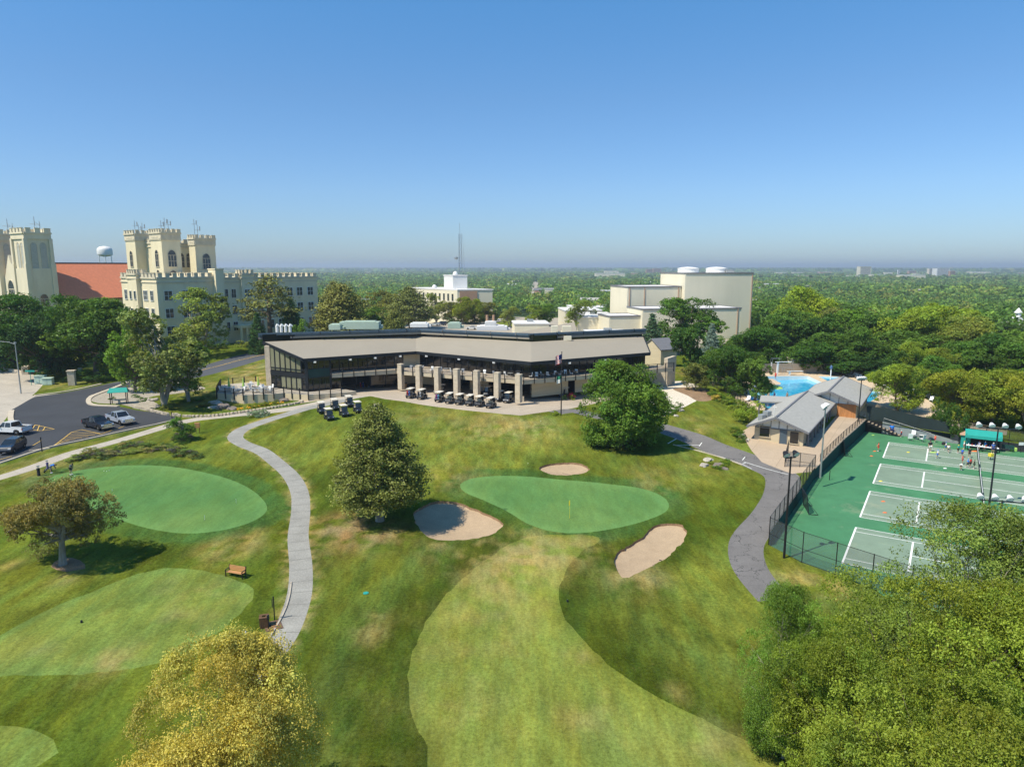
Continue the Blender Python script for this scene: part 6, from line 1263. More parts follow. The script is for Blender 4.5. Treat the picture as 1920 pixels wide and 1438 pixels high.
def J(pose):
    j = dict(pel=(0, 0, .95), sp=(0, 0, 1.12), ch=(0, 0, 1.32), nk=(0, 0, 1.47), hd=(0, .015, 1.60), ht=(0, 0, 1.70), sl=(-.18, 0, 1.40), sr=(.18, 0, 1.40), el=(-.24, -.02, 1.14), er=(.24, -.02, 1.14), wl=(-.26, .08, .91), wr=(.26, .08, .91),
             hl=(-.09, 0, .90), hr=(.09, 0, .90), kl=(-.11, .03, .50), kr=(.11, .03, .50), al=(-.12, -.02, .09), ar=(.12, -.02, .09), tl=(-.14, .14, .035), tr=(.14, .14, .035))
    if pose == 'walk': j.update(kl=(-.10, .22, .52), al=(-.10, .28, .10), tl=(-.10, .43, .05), kr=(.10, -.02, .50), ar=(.10, -.30, .14), tr=(.10, -.2, .04), el=(-.26, -.16, 1.18), wl=(-.25, -.05, .98), er=(.24, .08, 1.15), wr=(.20, .30, 1.05))
    if pose == 'bend': j.update(sp=(0, .10, 1.02), ch=(0, .30, 1.10), nk=(0, .44, 1.10), hd=(0, .56, 1.06), ht=(0, .65, 1.03), sl=(-.18, .38, 1.08), sr=(.18, .38, 1.08), el=(-.17, .46, .82), er=(.17, .46, .82), wl=(-.08, .55, .60), wr=(.08, .55, .60), pel=(0, -.05, .92), hl=(-.09, -.05, .88), hr=(.09, -.05, .88))
    if pose == 'reach': j.update(el=(-.36, .12, 1.30), wl=(-.34, .36, 1.38), er=(.26, .10, 1.16), wr=(.16, .30, 1.05))
    if pose == 'putt': j.update(sp=(0, .05, 1.10), ch=(0, .17, 1.26), nk=(0, .26, 1.36), hd=(0, .36, 1.43), ht=(0, .42, 1.50), sl=(-.17, .2, 1.32), sr=(.17, .2, 1.32), el=(-.16, .28, 1.05), er=(.16, .28, 1.05), wl=(-.03, .38, .86), wr=(.04, .38, .84))
    return {k: Vector(v) for k, v in j.items()}
def make_person(pose, hat=False, female=False):
    j = J(pose); t = thing('person', 'x', 'person'); R = {}; E_ = []
    def put(k, r): R[k] = (j[k], r)
    for k, r in dict(pel=(.155, .11), sp=(.13, .10), ch=(.165, .115), nk=.055, hd=(.078, .095), ht=(.055, .07), sl=.06, sr=.06, el=.042, er=.042, wl=.028, wr=.028, hl=.085, hr=.085, kl=.058, kr=.058, al=.038, ar=.038, tl=(.04, .028), tr=(.04, .028)).items(): put(k, r)
    E_ += [('pel', 'sp'), ('sp', 'ch'), ('ch', 'nk'), ('nk', 'hd'), ('hd', 'ht'), ('ch', 'sl'), ('ch', 'sr'), ('sl', 'el'), ('sr', 'er'), ('el', 'wl'), ('er', 'wr'), ('pel', 'hl'), ('pel', 'hr'), ('hl', 'kl'), ('hr', 'kr'), ('kl', 'al'), ('kr', 'ar'), ('al', 'tl'), ('ar', 'tr')]
    fd = (j['hd'] - j['nk']); f = Vector((0, 1, 0)) if abs(fd.y) < .1 else Vector((0, .25, -1)).normalized()
    R['ns'] = (j['hd'] + f * .105, .014); E_.append(('hd', 'ns'))
    for s, w_, e_ in (('l', 'wl', 'el'), ('r', 'wr', 'er')):
        d = (j[w_] - j[e_]).normalized(); sd = d.cross(Vector((0, 0, 1))) if abs(d.z) < .9 else Vector((0, 1, 0)); sd.normalize(); pn = d.cross(sd).normalized(); R['p' + s] = (j[w_] + d * .06, (.035, .018)); E_.append((w_, 'p' + s))
        for q, (o_, ln) in enumerate(((-.03, .075), (-.01, .088), (.01, .083), (.03, .066))):
            a = j[w_] + d * .10 + sd * o_; b = a + d * ln * .5 + pn * .008; c = b + d * ln * .4 + pn * .02; R[f'a{s}{q}'] = (a, .0095); R[f'b{s}{q}'] = (b, .0085); R[f'c{s}{q}'] = (c, .007); E_ += [('p' + s, f'a{s}{q}'), (f'a{s}{q}', f'b{s}{q}'), (f'b{s}{q}', f'c{s}{q}')]
        a = j[w_] + d * .045 + sd * -.045; R['t' + s + 'h'] = (a, .011); R['u' + s + 'h'] = (a + d * .04 - sd * .015, .009); E_ += [('p' + s, 't' + s + 'h'), ('t' + s + 'h', 'u' + s + 'h')]
    me = skin(E_, R, 1); me.materials.append(M['skin']); o = bpy.data.objects.new('body', me); COL.objects.link(o); o.parent = t; o.color = (.45, .25, .16, 1)
    R2 = {k: (j[k], r) for k, r in dict(pel=(.175, .135), sp=(.16, .13), ch=(.19, .14), nk=(.075, .075), sl=.085, sr=.085).items()}; R2['ml'] = (j['sl'].lerp(j['el'], .75), .068); R2['mr'] = (j['sr'].lerp(j['er'], .75), .068)
    me = skin([('pel', 'sp'), ('sp', 'ch'), ('ch', 'nk'), ('ch', 'sl'), ('ch', 'sr'), ('sl', 'ml'), ('sr', 'mr')], R2); me.materials.append(M['cloth']); o = bpy.data.objects.new('shirt', me); COL.objects.link(o); o.parent = t
    R3 = {'pel': (j['pel'] - Vector((0, 0, .02)), (.165, .125)), 'hl': (j['hl'], .11), 'hr': (j['hr'], .11), 'ml': (j['hl'].lerp(j['kl'], .8), .085), 'mr': (j['hr'].lerp(j['kr'], .8), .085)}
    me = skin([('pel', 'hl'), ('pel', 'hr'), ('hl', 'ml'), ('hr', 'mr')], R3); me.materials.append(M['cloth']); o = bpy.data.objects.new('shorts', me); COL.objects.link(o); o.parent = t
    mb = MB(); c = j['hd'].lerp(j['ht'], .55) + (-f * .015); up = (j['ht'] - j['hd']).normalized(); rr = .092; vs = []; q_ = up.to_track_quat('Z', 'Y')
    prof = [(rr * 1.0, -.05), (rr * 1.08, 0), (rr * .95, .055), (rr * .55, .095), (.005, .108)]; b2 = MB(); b2.lathe((0, 0, 0), prof, 12); b2.v = [tuple(c + q_ @ Vector(v)) for v in b2.v]
    if hat: k = len(b2.v); b2.add([c + f * .06 - Vector((.07, 0, 0)) , c + f * .06 + Vector((.07, 0, 0)), c + f * .19 + Vector((.05, 0, 0)), c + f * .19 - Vector((.05, 0, 0))], [(0, 1, 2, 3)])
    b2.build('cap' if hat else 'hair', M['cloth'], t, smooth=True)
    mb = MB()
    for a, b in (('al', 'tl'), ('ar', 'tr')): mb.tube([j[a] + Vector((0, -.05, -.03)), j[a] * .5 + j[b] * .5 + Vector((0, 0, -.01)), j[b] + Vector((0, .02, .005))], [.055, .055, .04], 8)
    mb.build('shoes', M['cloth'], t, smooth=True); return t
PP = {k: make_person(k[0], k[1]) for k in [('stand', False), ('stand', True), ('walk', True), ('walk', False), ('bend', False), ('reach', True), ('putt', False)]}
def pers(key, p, rz, label, shirt, shorts, cap=(.05, .03, .02), shoes=(.6, .6, .6), h=1.75, group=None, wide=1):
    src = PP[key]; o = place(src, p, rz, label, group, None, (h / 1.75 * wide, h / 1.75 * wide, h / 1.75))
    for c in kids(o):
        n = c.name.split('.')[0]; c.color = {'body': (.42, .24, .15, 1), 'shirt': PC(*shirt), 'shorts': PC(*shorts), 'cap': PC(*cap), 'hair': PC(*cap), 'shoes': PC(*shoes)}[n]
    return o
W_ = (.75, .75, .72); K_ = (.015, .015, .02); Bl = (.02, .14, .55); Rd = (.60, .03, .03); Or = (.75, .14, .04); Nv = (.02, .04, .15); Gr = (.25, .25, .26); Tl = (.02, .35, .30); Yl = (.7, .55, .05); Pk = (.75, .3, .25)
pers(('putt', False), gz(133.5, 890), -1.9, 'golfer in grey shirt and black shorts putting on the practice green', (.13, .15, .17), K_)
o = pers(('bend', False), gz(96, 887), -1.2, 'golfer in bright blue shirt bending over beside the push cart', (.03, .18, .62), (.35, .3, .3))
pt = thing('putter', 'putter held by the grey shirted golfer', 'golf club', gz(136, 891)); mb = MB(); p = pt.location; mb.tube([Vector((0, 0, .03)), Vector((-.3, .25, .85))], .012, 6); mb.build('shaft', M['chrome'], pt); mb = MB(); mb.box((0, 0, .03), (.12, .04, .04)); mb.build('head', M['dark_metal'], pt)
place(bag0, gz(73, 892), 0, 'black golf bag standing alone at the left of the practice green', None, PC(.015, .015, .02), (1.3, 1.3, 1.1)); 
pc = thing('push_cart', 'three wheeled golf push cart behind the blue golfer', 'push cart', gz(89, 884)); mb = MB(); mb.tube([(0, -.5, .2), (0, 0, .6), (0, .4, 1.0)], .03, 6); mb.tube([(-.35, .2, .2), (0, 0, .5), (.35, .2, .2)], .025, 6); mb.build('frame', M['galvanized'], pc)
for x, y in ((-.36, .2), (.36, .2), (0, -.55)): wheel(pc, x, y, .17, .06)
place(bag0, gz(90, 884, .3), 1, 'purple grey golf bag on the push cart', None, PC(.12, .10, .22))
for (key, px, py, rz, l, sh, st_, cap, h, wd) in [(('stand', False), 1671.5, 814.5, 3.0, 'large man in bright blue shirt standing before the retaining wall', (.02, .2, .7), Nv, (.2, .12, .08), 1.8, 1.45), (('stand', True), 1689.5, 819.5, .5, 'small child in red shirt and wide white hat near the wall', Rd, Nv, W_, 1.15, 1), (('reach', True), 1646.5, 846, 1.2, 'child all in orange red standing left of the first court', (.8, .08, .03), (.8, .08, .03), (.3, .1, .05), 1.4, 1),
    (('stand', False), 1743, 847, 3.1, 'coach in black shirt and white trousers with back turned on the service line', K_, W_, K_, 1.8, 1.15), (('walk', True), 1757.5, 859, 1.5, 'child with blue cap, white shirt and blue shorts on the first court', W_, Bl, (.1, .35, .8), 1.3, 1), (('walk', True), 1773, 844, .8, 'child in white and blue leaning forward near the shelter side', W_, Bl, Bl, 1.3, 1), (('bend', False), 1780, 845, 2.2, 'child in salmon shirt bending beside two others', Pk, W_, (.3, .15, .1), 1.35, 1), (('walk', False), 1777.5, 849, 2.6, 'child in white vest and dark shorts just before the salmon shirt', W_, (.05, .12, .1), K_, 1.3, 1),
    (('stand', True), 1796, 850, .3, 'child in teal shirt and black shorts with yellow cap', Tl, K_, Yl, 1.35, 1), (('stand', True), 1807, 842, 1.2, 'child with yellow cap standing in front of the teal hut', W_, Pk, Yl, 1.3, 1), (('walk', False), 1803.5, 857, 2.0, 'child in royal blue shirt on the middle of the court', (.02, .12, .6), Nv, (.35, .2, .1), 1.3, 1), (('stand', False), 1817, 858, 3.0, 'tall child all in black on the middle of the court', K_, K_, (.1, .05, .03), 1.5, 1), (('stand', False), 1804, 870, 1.0, 'child in red shirt at the left of the huddle', (.75, .08, .05), (.7, .1, .1), (.3, .15, .08), 1.35, 1),
    (('bend', False), 1801.5, 881, 2.5, 'child in white shirt bending at the front of the huddle', W_, K_, W_, 1.4, 1), (('walk', True), 1814, 877, .4, 'child with blue shirt and black shorts in the huddle', (.03, .25, .75), K_, (.05, .3, .8), 1.3, 1), (('stand', False), 1819, 876, .2, 'child in bright red shirt right of the blue one in the huddle', Rd, K_, (.1, .05, .03), 1.35, 1), (('reach', True), 1826, 879, .8, 'child in dark green bib at the right end of the huddle', (.04, .10, .06), (.04, .09, .06), (.1, .06, .04), 1.35, 1), (('stand', True), 1835, 843, 2.0, 'child in lilac white with red cap by the shelter table', (.5, .45, .6), Nv, Rd, 1.4, 1),
    (('walk', True), 1846, 844, 1.8, 'child with white cap and blue shirt under the teal shelter', (.03, .2, .55), (.2, .45, .35), W_, 1.4, 1), (('stand', True), 1861, 850, 2.9, 'adult with straw hat and blue shirt beside the ball basket', (.06, .14, .4), Nv, (.5, .5, .45), 1.7, 1.1), (('walk', False), 1753, 829, 2.2, 'child in red by the last white chair', (.8, .15, .08), Rd, K_, 1.2, 1), (('stand', True), 1701, 813.5, 0, 'person with grey sun hat half hidden behind the first white chair', (.1, .1, .12), Gr, (.5, .45, .38), 1.6, 1)]:
    pers(key, at(px, py, 0.01), rz, l, sh, st_, cap, h=h, wide=wd)
for (px, py, c, l) in [(1454, 711, Rd, 'lifeguard in red at the end of the pool pier'), (1452, 742, Nv, 'dark swimmer wading near the lime umbrella'), (1476, 742, (.3, .2, .15), 'swimmer standing in the shallow water right of the lime umbrella'), (1441, 741, (.5, .4, .3), 'swimmer left of the lime umbrella')]:
    p = gz(px, py); p.z -= (.9 if 'swimmer' in l else 0); pers(('stand', False), p, 2.0, l, c, c, h=1.7)
# ---------------------------------------------------------------- bench, bins, tee furniture
def bench(px, py, rz):
    t = thing('park_bench', 'wooden slatted bench with black metal ends beside the tee', 'bench', gz(px, py), rz)
    for nm, y, z, rx in (('seat', 0, .45, 0), ('backrest', -.26, .72, 1.35)):
        mb = MB()
        for i in range(4):
            if nm == 'seat': mb.box((0, -.18 + i * .12, .45), (1.75, .10, .035))
            else: mb.box((0, -.26 - i * .02, .56 + i * .11), (1.75, .035, .095))
        mb.build(nm, M['bench_wood'], t)
    for s in (-.9, .9):
        mb = MB(); mb.bar((s, .22, 0), (s, .22, .66), .07); mb.bar((s, -.26, 0), (s, -.34, .98), .07); mb.bar((s, .26, .64), (s, -.3, .68), .08, .05); mb.bar((s, .22, .42), (s, -.26, .42), .06); mb.build('end_frame', M['black_iron'], t)
bench(442, 1081, math.radians(-18) + math.pi)
t = thing('litter_bin', 'dark brown slatted square litter bin by the path', 'bin', gz(496, 1174), .3); mb = MB()
for i in range(5):
    for s in (-1, 1): mb.box((-.28 + i * .14, .33 * s, .42), (.12, .04, .8)); mb.box((.33 * s, -.28 + i * .14, .42), (.04, .12, .8))
mb.build('slats', M['wood_brown'], t); mb = MB(); 
for s in (-1, 1): mb.box((0, .25 * s, .86), (.74, .22, .06)); mb.box((.25 * s, 0, .86), (.22, .30, .06))
mb.build('rim', M['wood_brown'], t); mb = MB(); mb.box((0, 0, .35), (.56, .56, .6)); mb.build('liner', M['rubber'], t)
t = thing('bottle_crate', 'brown slatted crate full of upright white bottles', 'crate', gz(454, 1208), .35); mb = MB()
for i in range(6):
    for s in (-1, 1): mb.box((-.38 + i * .152, .44 * s, .36), (.135, .04, .72)); mb.box((.44 * s, -.38 + i * .152, .36), (.04, .135, .72))
mb.box((0, 0, .3), (.8, .8, .5)); mb.build('box', M['wood_brown'], t)
for i in range(4):
    for k_ in range(4):
        if (i, k_) in ((3, 1), (0, 3)): continue
        tt = thing('bottle', 'white bottle standing in the brown slatted crate', 'bottle', t.location + Matrix.Rotation(.35, 3, 'Z') @ Vector((-.3 + i * .2, -.3 + k_ * .2, .55)), 0, 'white bottles in the crate'); mb = MB(); mb.lathe((0, 0, 0), [(.065, 0), (.07, .05), (.07, .26), (.03, .36), (.03, .42)], 10); mb.build('bottle_body', M['white_plastic'], tt, smooth=True)
t = thing('crate_pad', 'round concrete pad under the bottle crate', 'pad', gz(458, 1209)); mb = MB(); mb.lathe((0, 0, -.05), [(.75, 0), (.75, .08)], 20); mb.build('pad', M['path_concrete'], t)
t = thing('tee_sign_post', 'slim dark post with small sign board by the cart path', 'sign', gz(515, 1162)); mb = MB(); mb.tube([(0, 0, 0), (0, 0, 1.95)], .05, 8); mb.lathe((0, 0, 1.95), [(.07, 0), (.07, .06), (.01, .1)], 8); mb.build('post', M['black_iron'], t); mb = MB(); mb.box((-.12, 0, 1.45), (.06, .03, .7)); mb.box((-.06, 0, 1.78), (.14, .03, .03)); mb.build('board', M['dark_metal'], t)
t = thing('ball_washer', 'short dark ball washer post in front of the brown bin', 'ball washer', gz(504, 1180)); mb = MB(); mb.tube([(0, 0, 0), (0, 0, .9)], .04, 8); mb.build('post', M['black_iron'], t); mb = MB(); mb.lathe((0, 0, .85), [(.09, 0), (.11, .15), (.09, .38), (.02, .42)], 10); mb.build('head', M['dark_metal'], t)
t = thing('tee_pad', 'dark paved pad with tan slats by the path', 'pad', gz(512, 1173), .5); mb = MB(); mb.box((0, 0, .02), (1.3, 1.5, .06)); mb.build('pad', M['mulch'], t); mb = MB()
for i in range(4): mb.box((.1, -.5 + i * .3, .07), (.5, .12, .05))
mb.build('slats', M['bench_wood'], t)
# flagsticks
def flagstick(px, py, h, label, fm, fs=.45):
    t = thing('flagstick', label, 'flagstick', gz(px, py)); mb = MB(); mb.tube([(0, 0, -.05), (0, 0, h)], .018 if h > 1 else .012, 6); mb.build('stick', M[fm if h > 1 else 'white_plastic'], t)
    mb = MB(); n = 5; vs = [(-i * fs * .35 / n * .6, -.02 * math.sin(i * 1.5), h - (0 if k_ == 0 else fs) - i * fs * .05) for i in range(n + 1) for k_ in (0, 1)]; mb.add(vs, [(2 * i, 2 * i + 1, 2 * i + 3, 2 * i + 2) for i in range(n)]); mb.build('flag', M[fm], t)
    t2 = MB(); t2.lathe((0, 0, -.06), [(.054, 0), (.054, .065)], 10); t2.build('cup', M['rubber'], t)
flagstick(1068, 972, 2.15, 'yellow flagstick on the main green', 'yellow_plastic', .55)
for px, py, l in [(384, 975, 'small white flag nearest the bottom of the practice green'), (443, 943, 'small white flag at the right side of the practice green'), (211, 921, 'small white flag at the left of the practice green'), (205, 884, 'small white flag at the far side of the practice green')]: flagstick(px, py, .55 if px > 300 else .3, l, 'white_plastic', .14)
for px, py in [(140, 893), (128, 906), (126, 901), (200, 884), (195, 883), (990, 869), (1014, 790)]:
    t = thing('golf_ball', 'white golf ball lying on the grass', 'golf ball', gz(px, py, .03), 0, 'golf balls'); mb = MB(); mb.lathe((0, 0, -.03), [(.005, 0), (.035, .015), (.045, .04), (.035, .065), (.005, .08)], 8); mb.build('ball', M['white_plastic'], t, smooth=True)
def rake(px, py, rz, label):
    p = gp(px, py); t = thing('bunker_rake', label, 'rake', (p.x, p.y, p.z - .34), rz); mb = MB(); mb.tube([(0, 0, .05), (1.7, 0, .12)], .02, 6); mb.build('handle', M['dark_metal'], t); mb = MB(); mb.bar((0, -.35, .05), (0, .35, .05), .05)
    for i in range(9): mb.bar((0, -.32 + i * .08, .05), (0, -.32 + i * .08, -.03), .012)
    mb.build('head', M['dark_metal'], t)
rake(1242, 1046, math.radians(225), 'rake lying in the kidney shaped bunker'); rake(1076, 888, 2.6, 'rake at the edge of the small oval bunker')
for px, py in [(153, 1167), (1064, 1128)]:
    t = thing('tee_marker', 'small dark tee marker on the mown grass', 'tee marker', gz(px, py), 0, 'tee markers'); mb = MB(); mb.lathe((0, 0, 0), [(.07, 0), (.1, .1), (.06, .2), (.01, .22)], 8); mb.build('marker', M['dark_metal'], t)
t = thing('valve_cover', 'round teal irrigation cover in the rough', 'cover', gz(686, 1112)); mb = MB(); mb.lathe((0, 0, 0), [(.25, 0), (.25, .05)], 12); mb.build('cover', M['teal'], t)
# ---------------------------------------------------------------- flagpole by the patio
t = thing('flagpole', 'tall dark flagpole with national flag and green white flag by the patio', 'flagpole', gz(1052, 779)); fp = t.location; H = (atD(1052, 661, fp.y).z - fp.z); mb = MB(); mb.tube([(0, 0, 0), (0, 0, H)], [.11, .06], 8); mb.lathe((0, 0, H), [(.05, 0), (.11, .08), (.02, .18)], 8); mb.build('pole', M['black_iron'], t)
def cloth(nm, z0, h, w_, mats, strp):
    mb = MB(); nz = 13; nx = 8; vs = [(-(x / nx) * w_ * .55, .14 * math.sin(x * 1.4), z0 - z * h / nz - x / nx * h * .28) for z in range(nz + 1) for x in range(nx + 1)]
    for z in range(nz):
        for x in range(nx): mb.f.append((z*(nx+1)+x, z*(nx+1)+x+1, (z+1)*(nx+1)+x+1, (z+1)*(nx+1)+x)); mb.m.append(strp(x, z))
    mb.v = vs; mb.build(nm, [M[m] for m in mats], t)
cloth('flag', H - .25, 1.5, 1.9, ['flag_red', 'white_plastic', 'navy'], lambda x, z: 2 if (x < 4 and z < 7) else z % 2)
cloth('lower_flag', H - 3.8, 1.2, 1.5, ['flag_green', 'white_plastic'], lambda x, z: 0 if z < 6 else 1)
# ---------------------------------------------------------------- lamps and poles
t = thing('street_lamp', 'tall grey street lamp with single arm at the left', 'street lamp', gz(39.5, 738)); p = t.location; H = atD(32, 643, p.y).z - p.z; mb = MB(); mb.tube([(0, 0, 0), (0, 0, H)], [.14, .1], 10); mb.tube([(0, 0, H - .3), (-1.2, 0, H + .15), (-2.9, 0, H + .3)], .05, 6); mb.build('pole', M['galvanized'], t, smooth=True); mb = MB(); mb.box((-3.2, 0, H + .28), (.9, .3, .14)); mb.box((0, 0, H), (.35, .35, .35)); mb.build('lamp_head', M['galvanized'], t)
def court_light(base, top, label, heads, arm=1.6, mat='dark_metal', hm='white_plastic', rz=.0):
    p = gp(*base) if len(base) == 2 else Vector(base); t = thing('court_light', label, 'floodlight pole', p); H = atD(top[0], top[1], p.y).z - p.z; mb = MB(); mb.tube([(0, 0, -.2), (0, 0, H)], [.12, .075], 10); ax = Vector((math.cos(rz), math.sin(rz), 0)); mb.bar(-ax * arm + Z(H - .1), ax * arm + Z(H - .1), .1); mb.build('pole', M[mat], t)
    for i in range(heads):
        c = ax * (arm * (-1 + 2 * i / max(1, heads - 1))) + Z(H + .2); m = MB(); q = Matrix.Translation(c) @ Matrix.Rotation(rz + (.0 if i % 2 else .0), 4, 'Z') @ Matrix.Rotation(math.radians(125), 4, 'X'); b2 = MB(); b2.lathe((0, 0, 0), [(.12, -.42), (.2, -.3), (.26, -.1), (.34, .05), (.34, .1)], 14); b2.v = [tuple(q @ Vector(v)) for v in b2.v]; o = b2.build('lamp_head', M[hm], t, smooth=True); g = MB(); g.lathe((0, 0, .1), [(.31, 0), (.25, .03)], 14); g.v = [tuple(q @ Vector(v)) for v in g.v]; g.build('lens', M['lamp_glass'], o)
court_light((1470, 1046), (1477, 856), 'black two headed light pole at the near corner of the court fence', 2, .55, 'black_iron', 'black_iron', .3)
court_light((1538, 893), (1551, 765), 'grey four headed court light in front of the pool house gable', 4, .8, 'galvanized', 'white_plastic', .9)
q = ct(-5.1, 18.4); court_light(tuple(q), (1617, 712), 'court light with clustered heads at the far left court corner', 4, .6, 'dark_metal', 'white_plastic', .2)
q = ct(12.5, -14.3); court_light(tuple(q), (1872, 802), 'court light with four white floodlights in the middle of the courts', 4, 2.0, 'dark_metal', 'white_plastic', -.25)
q = ct(12.5, -31); court_light(tuple(q), (1905, 938), 'court light whose white heads show above the grey green elm', 4, 1.9, 'dark_metal', 'white_plastic', -.25)
for (bx, by, l) in [(79, 847, 'lone dark bollard post beside the black car'), (323, 789, 'dark bollard post where the lot meets the walk')]:
    t = thing('bollard', l, 'bollard', gz(bx, by)); mb = MB(); mb.tube([(0, 0, 0), (0, 0, 2.0 if bx < 100 else 1.4)], .07, 8); mb.lathe((0, 0, 2.0 if bx < 100 else 1.4), [(.1, 0), (.1, .08), (.02, .12)], 8); mb.build('post', M['black_iron'], t)
t = thing('parking_stop', 'concrete parking stop by the lone bollard', 'kerb stop', gz(74, 844), .6); mb = MB(); mb.box((0, 0, .08), (2.4, .2, .16)); mb.build('stop', M['kerb'], t, bevel=.03)
# ---------------------------------------------------------------- tennis nets, fences
for k_ in range(4):
    t0 = 14.7 - 14.7 * k_; lab_ = ['farthest', 'second farthest', 'third farthest', 'nearest'][k_]
    t = thing('tennis_net', f'dark net with white band on the {lab_} tennis court', 'tennis net', ct(11.885, t0 - 5.485)); mb = MB(); a = ct(11.885, t0 + .9); b = ct(11.885, t0 - 11.87); m = (a + b) / 2
    for p in (a, b): mb.tube([p, p + Z(1.1)], .045, 8)
    mb.build('posts', M['black_iron'], t, world=True); mb = MB(); n = 12
    for i in range(n):
        x0, x1 = i / n, (i + 1) / n; h0 = .915 + .155 * (2 * x0 - 1) ** 2; h1_ = .915 + .155 * (2 * x1 - 1) ** 2; p, q = a.lerp(b, x0), a.lerp(b, x1); mb.add([p + Z(.02), q + Z(.02), q + Z(h1_), p + Z(h0)], [(0, 1, 2, 3)])
    mb.build('net', M['net_mesh'], t, world=True); mb = MB()
    for i in range(n):
        x0, x1 = i / n, (i + 1) / n; h0 = .915 + .155 * (2 * x0 - 1) ** 2; h1_ = .915 + .155 * (2 * x1 - 1) ** 2; mb.bar(a.lerp(b, x0) + Z(h0), a.lerp(b, x1) + Z(h1_), .05, .06)
    mb.build('band', M['net_band'], t, world=True)
def fence(name, label, pts, h, post=3.0, mesh='chain_link', rails=(0.05, .5, 1.0), screen=None, base=None, post_m='black_iron', screen_mat='windscreen_green', cat='fence', pr_=.045):
    """pts: Vectors with ground z; every span has posts, rails and woven mesh"""
    t = thing(name, label, cat, pts[0]); mesh_, rl_, pst_, sc_ = MB(), MB(), [], MB(); hs = h if hasattr(h, '__len__') else [h] * len(pts)
    for i in range(len(pts) - 1):
        a, b = pts[i], pts[i+1]; L_ = (b - a).length; k = max(1, round(L_ / post))
        for j in range(k + (i == len(pts) - 2)):
            f = j / k; p = a.lerp(b, f); hh = hs[i] + (hs[i+1] - hs[i]) * f; m = MB(); m.tube([p + Z(-.1), p + Z(hh + .05)], pr_, 6); m.build('post', M[post_m], t, world=True)
        for r_ in rails: rl_.tube([a + Z(hs[i] * r_ ), b + Z(hs[i+1] * r_)], .025, 5)
        mesh_.add([a + Z(.03), b + Z(.03), b + Z(hs[i+1]), a + Z(hs[i])], [(0, 1, 2, 3)])
        if screen: n = (b - a).normalized(); n = Vector((n.y, -n.x, 0)) * .06; mb_ = [a + n + Z(screen[0]), b + n + Z(screen[0]), b + n + Z(screen[1]), a + n + Z(screen[1])]; sc_.add(mb_ + [q - n * .4 for q in mb_], [(0, 1, 2, 3), (7, 6, 5, 4), (3, 2, 6, 7), (0, 4, 5, 1), (1, 5, 6, 2), (0, 3, 7, 4)])
    rl_.build('rails', M[post_m], t, world=True)
    if mesh: mesh_.build('mesh_panel', M[mesh], t, world=True)
    if screen: sc_.build('screen', M[screen_mat], t, world=True)
    return t
def gcv(s, b, z=None): p = ct(s, b); p.z = zt1(p.x, p.y) if z is None else z; return p
def wallz(s, b): p = ct(s, b); q = ct(s - .9, b); return max(.05, zt1(q.x, q.y))
LP = [(-6.9, -40), (-6.9, -33), (-6.9, -26), (-6.9, -19.5), (-6.9, -13)]
fence('chain_link_fence', 'tall chain link fence with dark screen between the asphalt path and the courts', [gcv(s, b, 0) for s, b in LP], 3.2, 2.4, screen=(.05, 1.5))
fence('chain_link_fence', 'short chain link return beside the gate at the path', [gcv(-6.9, -13, .9), gcv(-10.5, -14.2, 1.2)], 2.4, 1.8); fence('chain_link_fence', 'chain link side panel of the court gate, nearer the pool house', [gcv(-10.5, -14.2, 1.2), gcv(-11.2, -8.5, 1.6)], 2.2, 1.8)
fence('chain_link_fence', 'chain link fence along the top of the retaining wall beside the pool house', [gcv(-6.65, -10.5, 1.75), gcv(-6.1, -3, 1.95), gcv(-5.6, 4, 2.05), gcv(-4.9, 12, 2.1), gcv(-4.35, 19.6, 2.1)], 1.2, 2.0, mesh='rail_mesh', rails=(.08, 1.0))
fence('chain_link_fence', 'chain link fence closing the near end of the courts', [gcv(-6.9, -40, 0), gcv(-3.3, -42.4, 0), gcv(2.9, -44.6, 0), gcv(9, -46.8, 0)], 3.1, 3.1, rails=(.03, .45, 1.0))
rw = thing('retaining_wall', 'dark green screened retaining wall along the left side of the courts', 'wall', ct(-6.5, 0)); mb = MB(); mc = MB(); wp = [(-6.95, -13.2, 1.5), (-6.6, -10, 1.75), (-6.1, -3, 1.95), (-5.6, 4, 2.05), (-4.9, 12, 2.1), (-4.25, 20.9, 2.1)]
for (s0, b0, h0), (s1, b1, h1_) in zip(wp, wp[1:]):
    a, b = ct(s0, b0), ct(s1, b1); n = SV * .12; mb.add([a - n * 2 - Z(.2), b - n * 2 - Z(.2), b - n * 2 + Z(h1_), a - n * 2 + Z(h0), a + n - Z(.2), b + n - Z(.2), b + n + Z(h1_), a + n + Z(h0)], [(0, 3, 2, 1), (4, 5, 6, 7), (3, 7, 6, 2), (0, 4, 7, 3), (1, 2, 6, 5)]); mc.bar(a + Z(h0 + .06), b + Z(h1_ + .06), .45, .12)
mb.build('wall', M['windscreen_green'], rw, world=True); mc.build('coping', M['terrace_concrete'], rw, world=True)
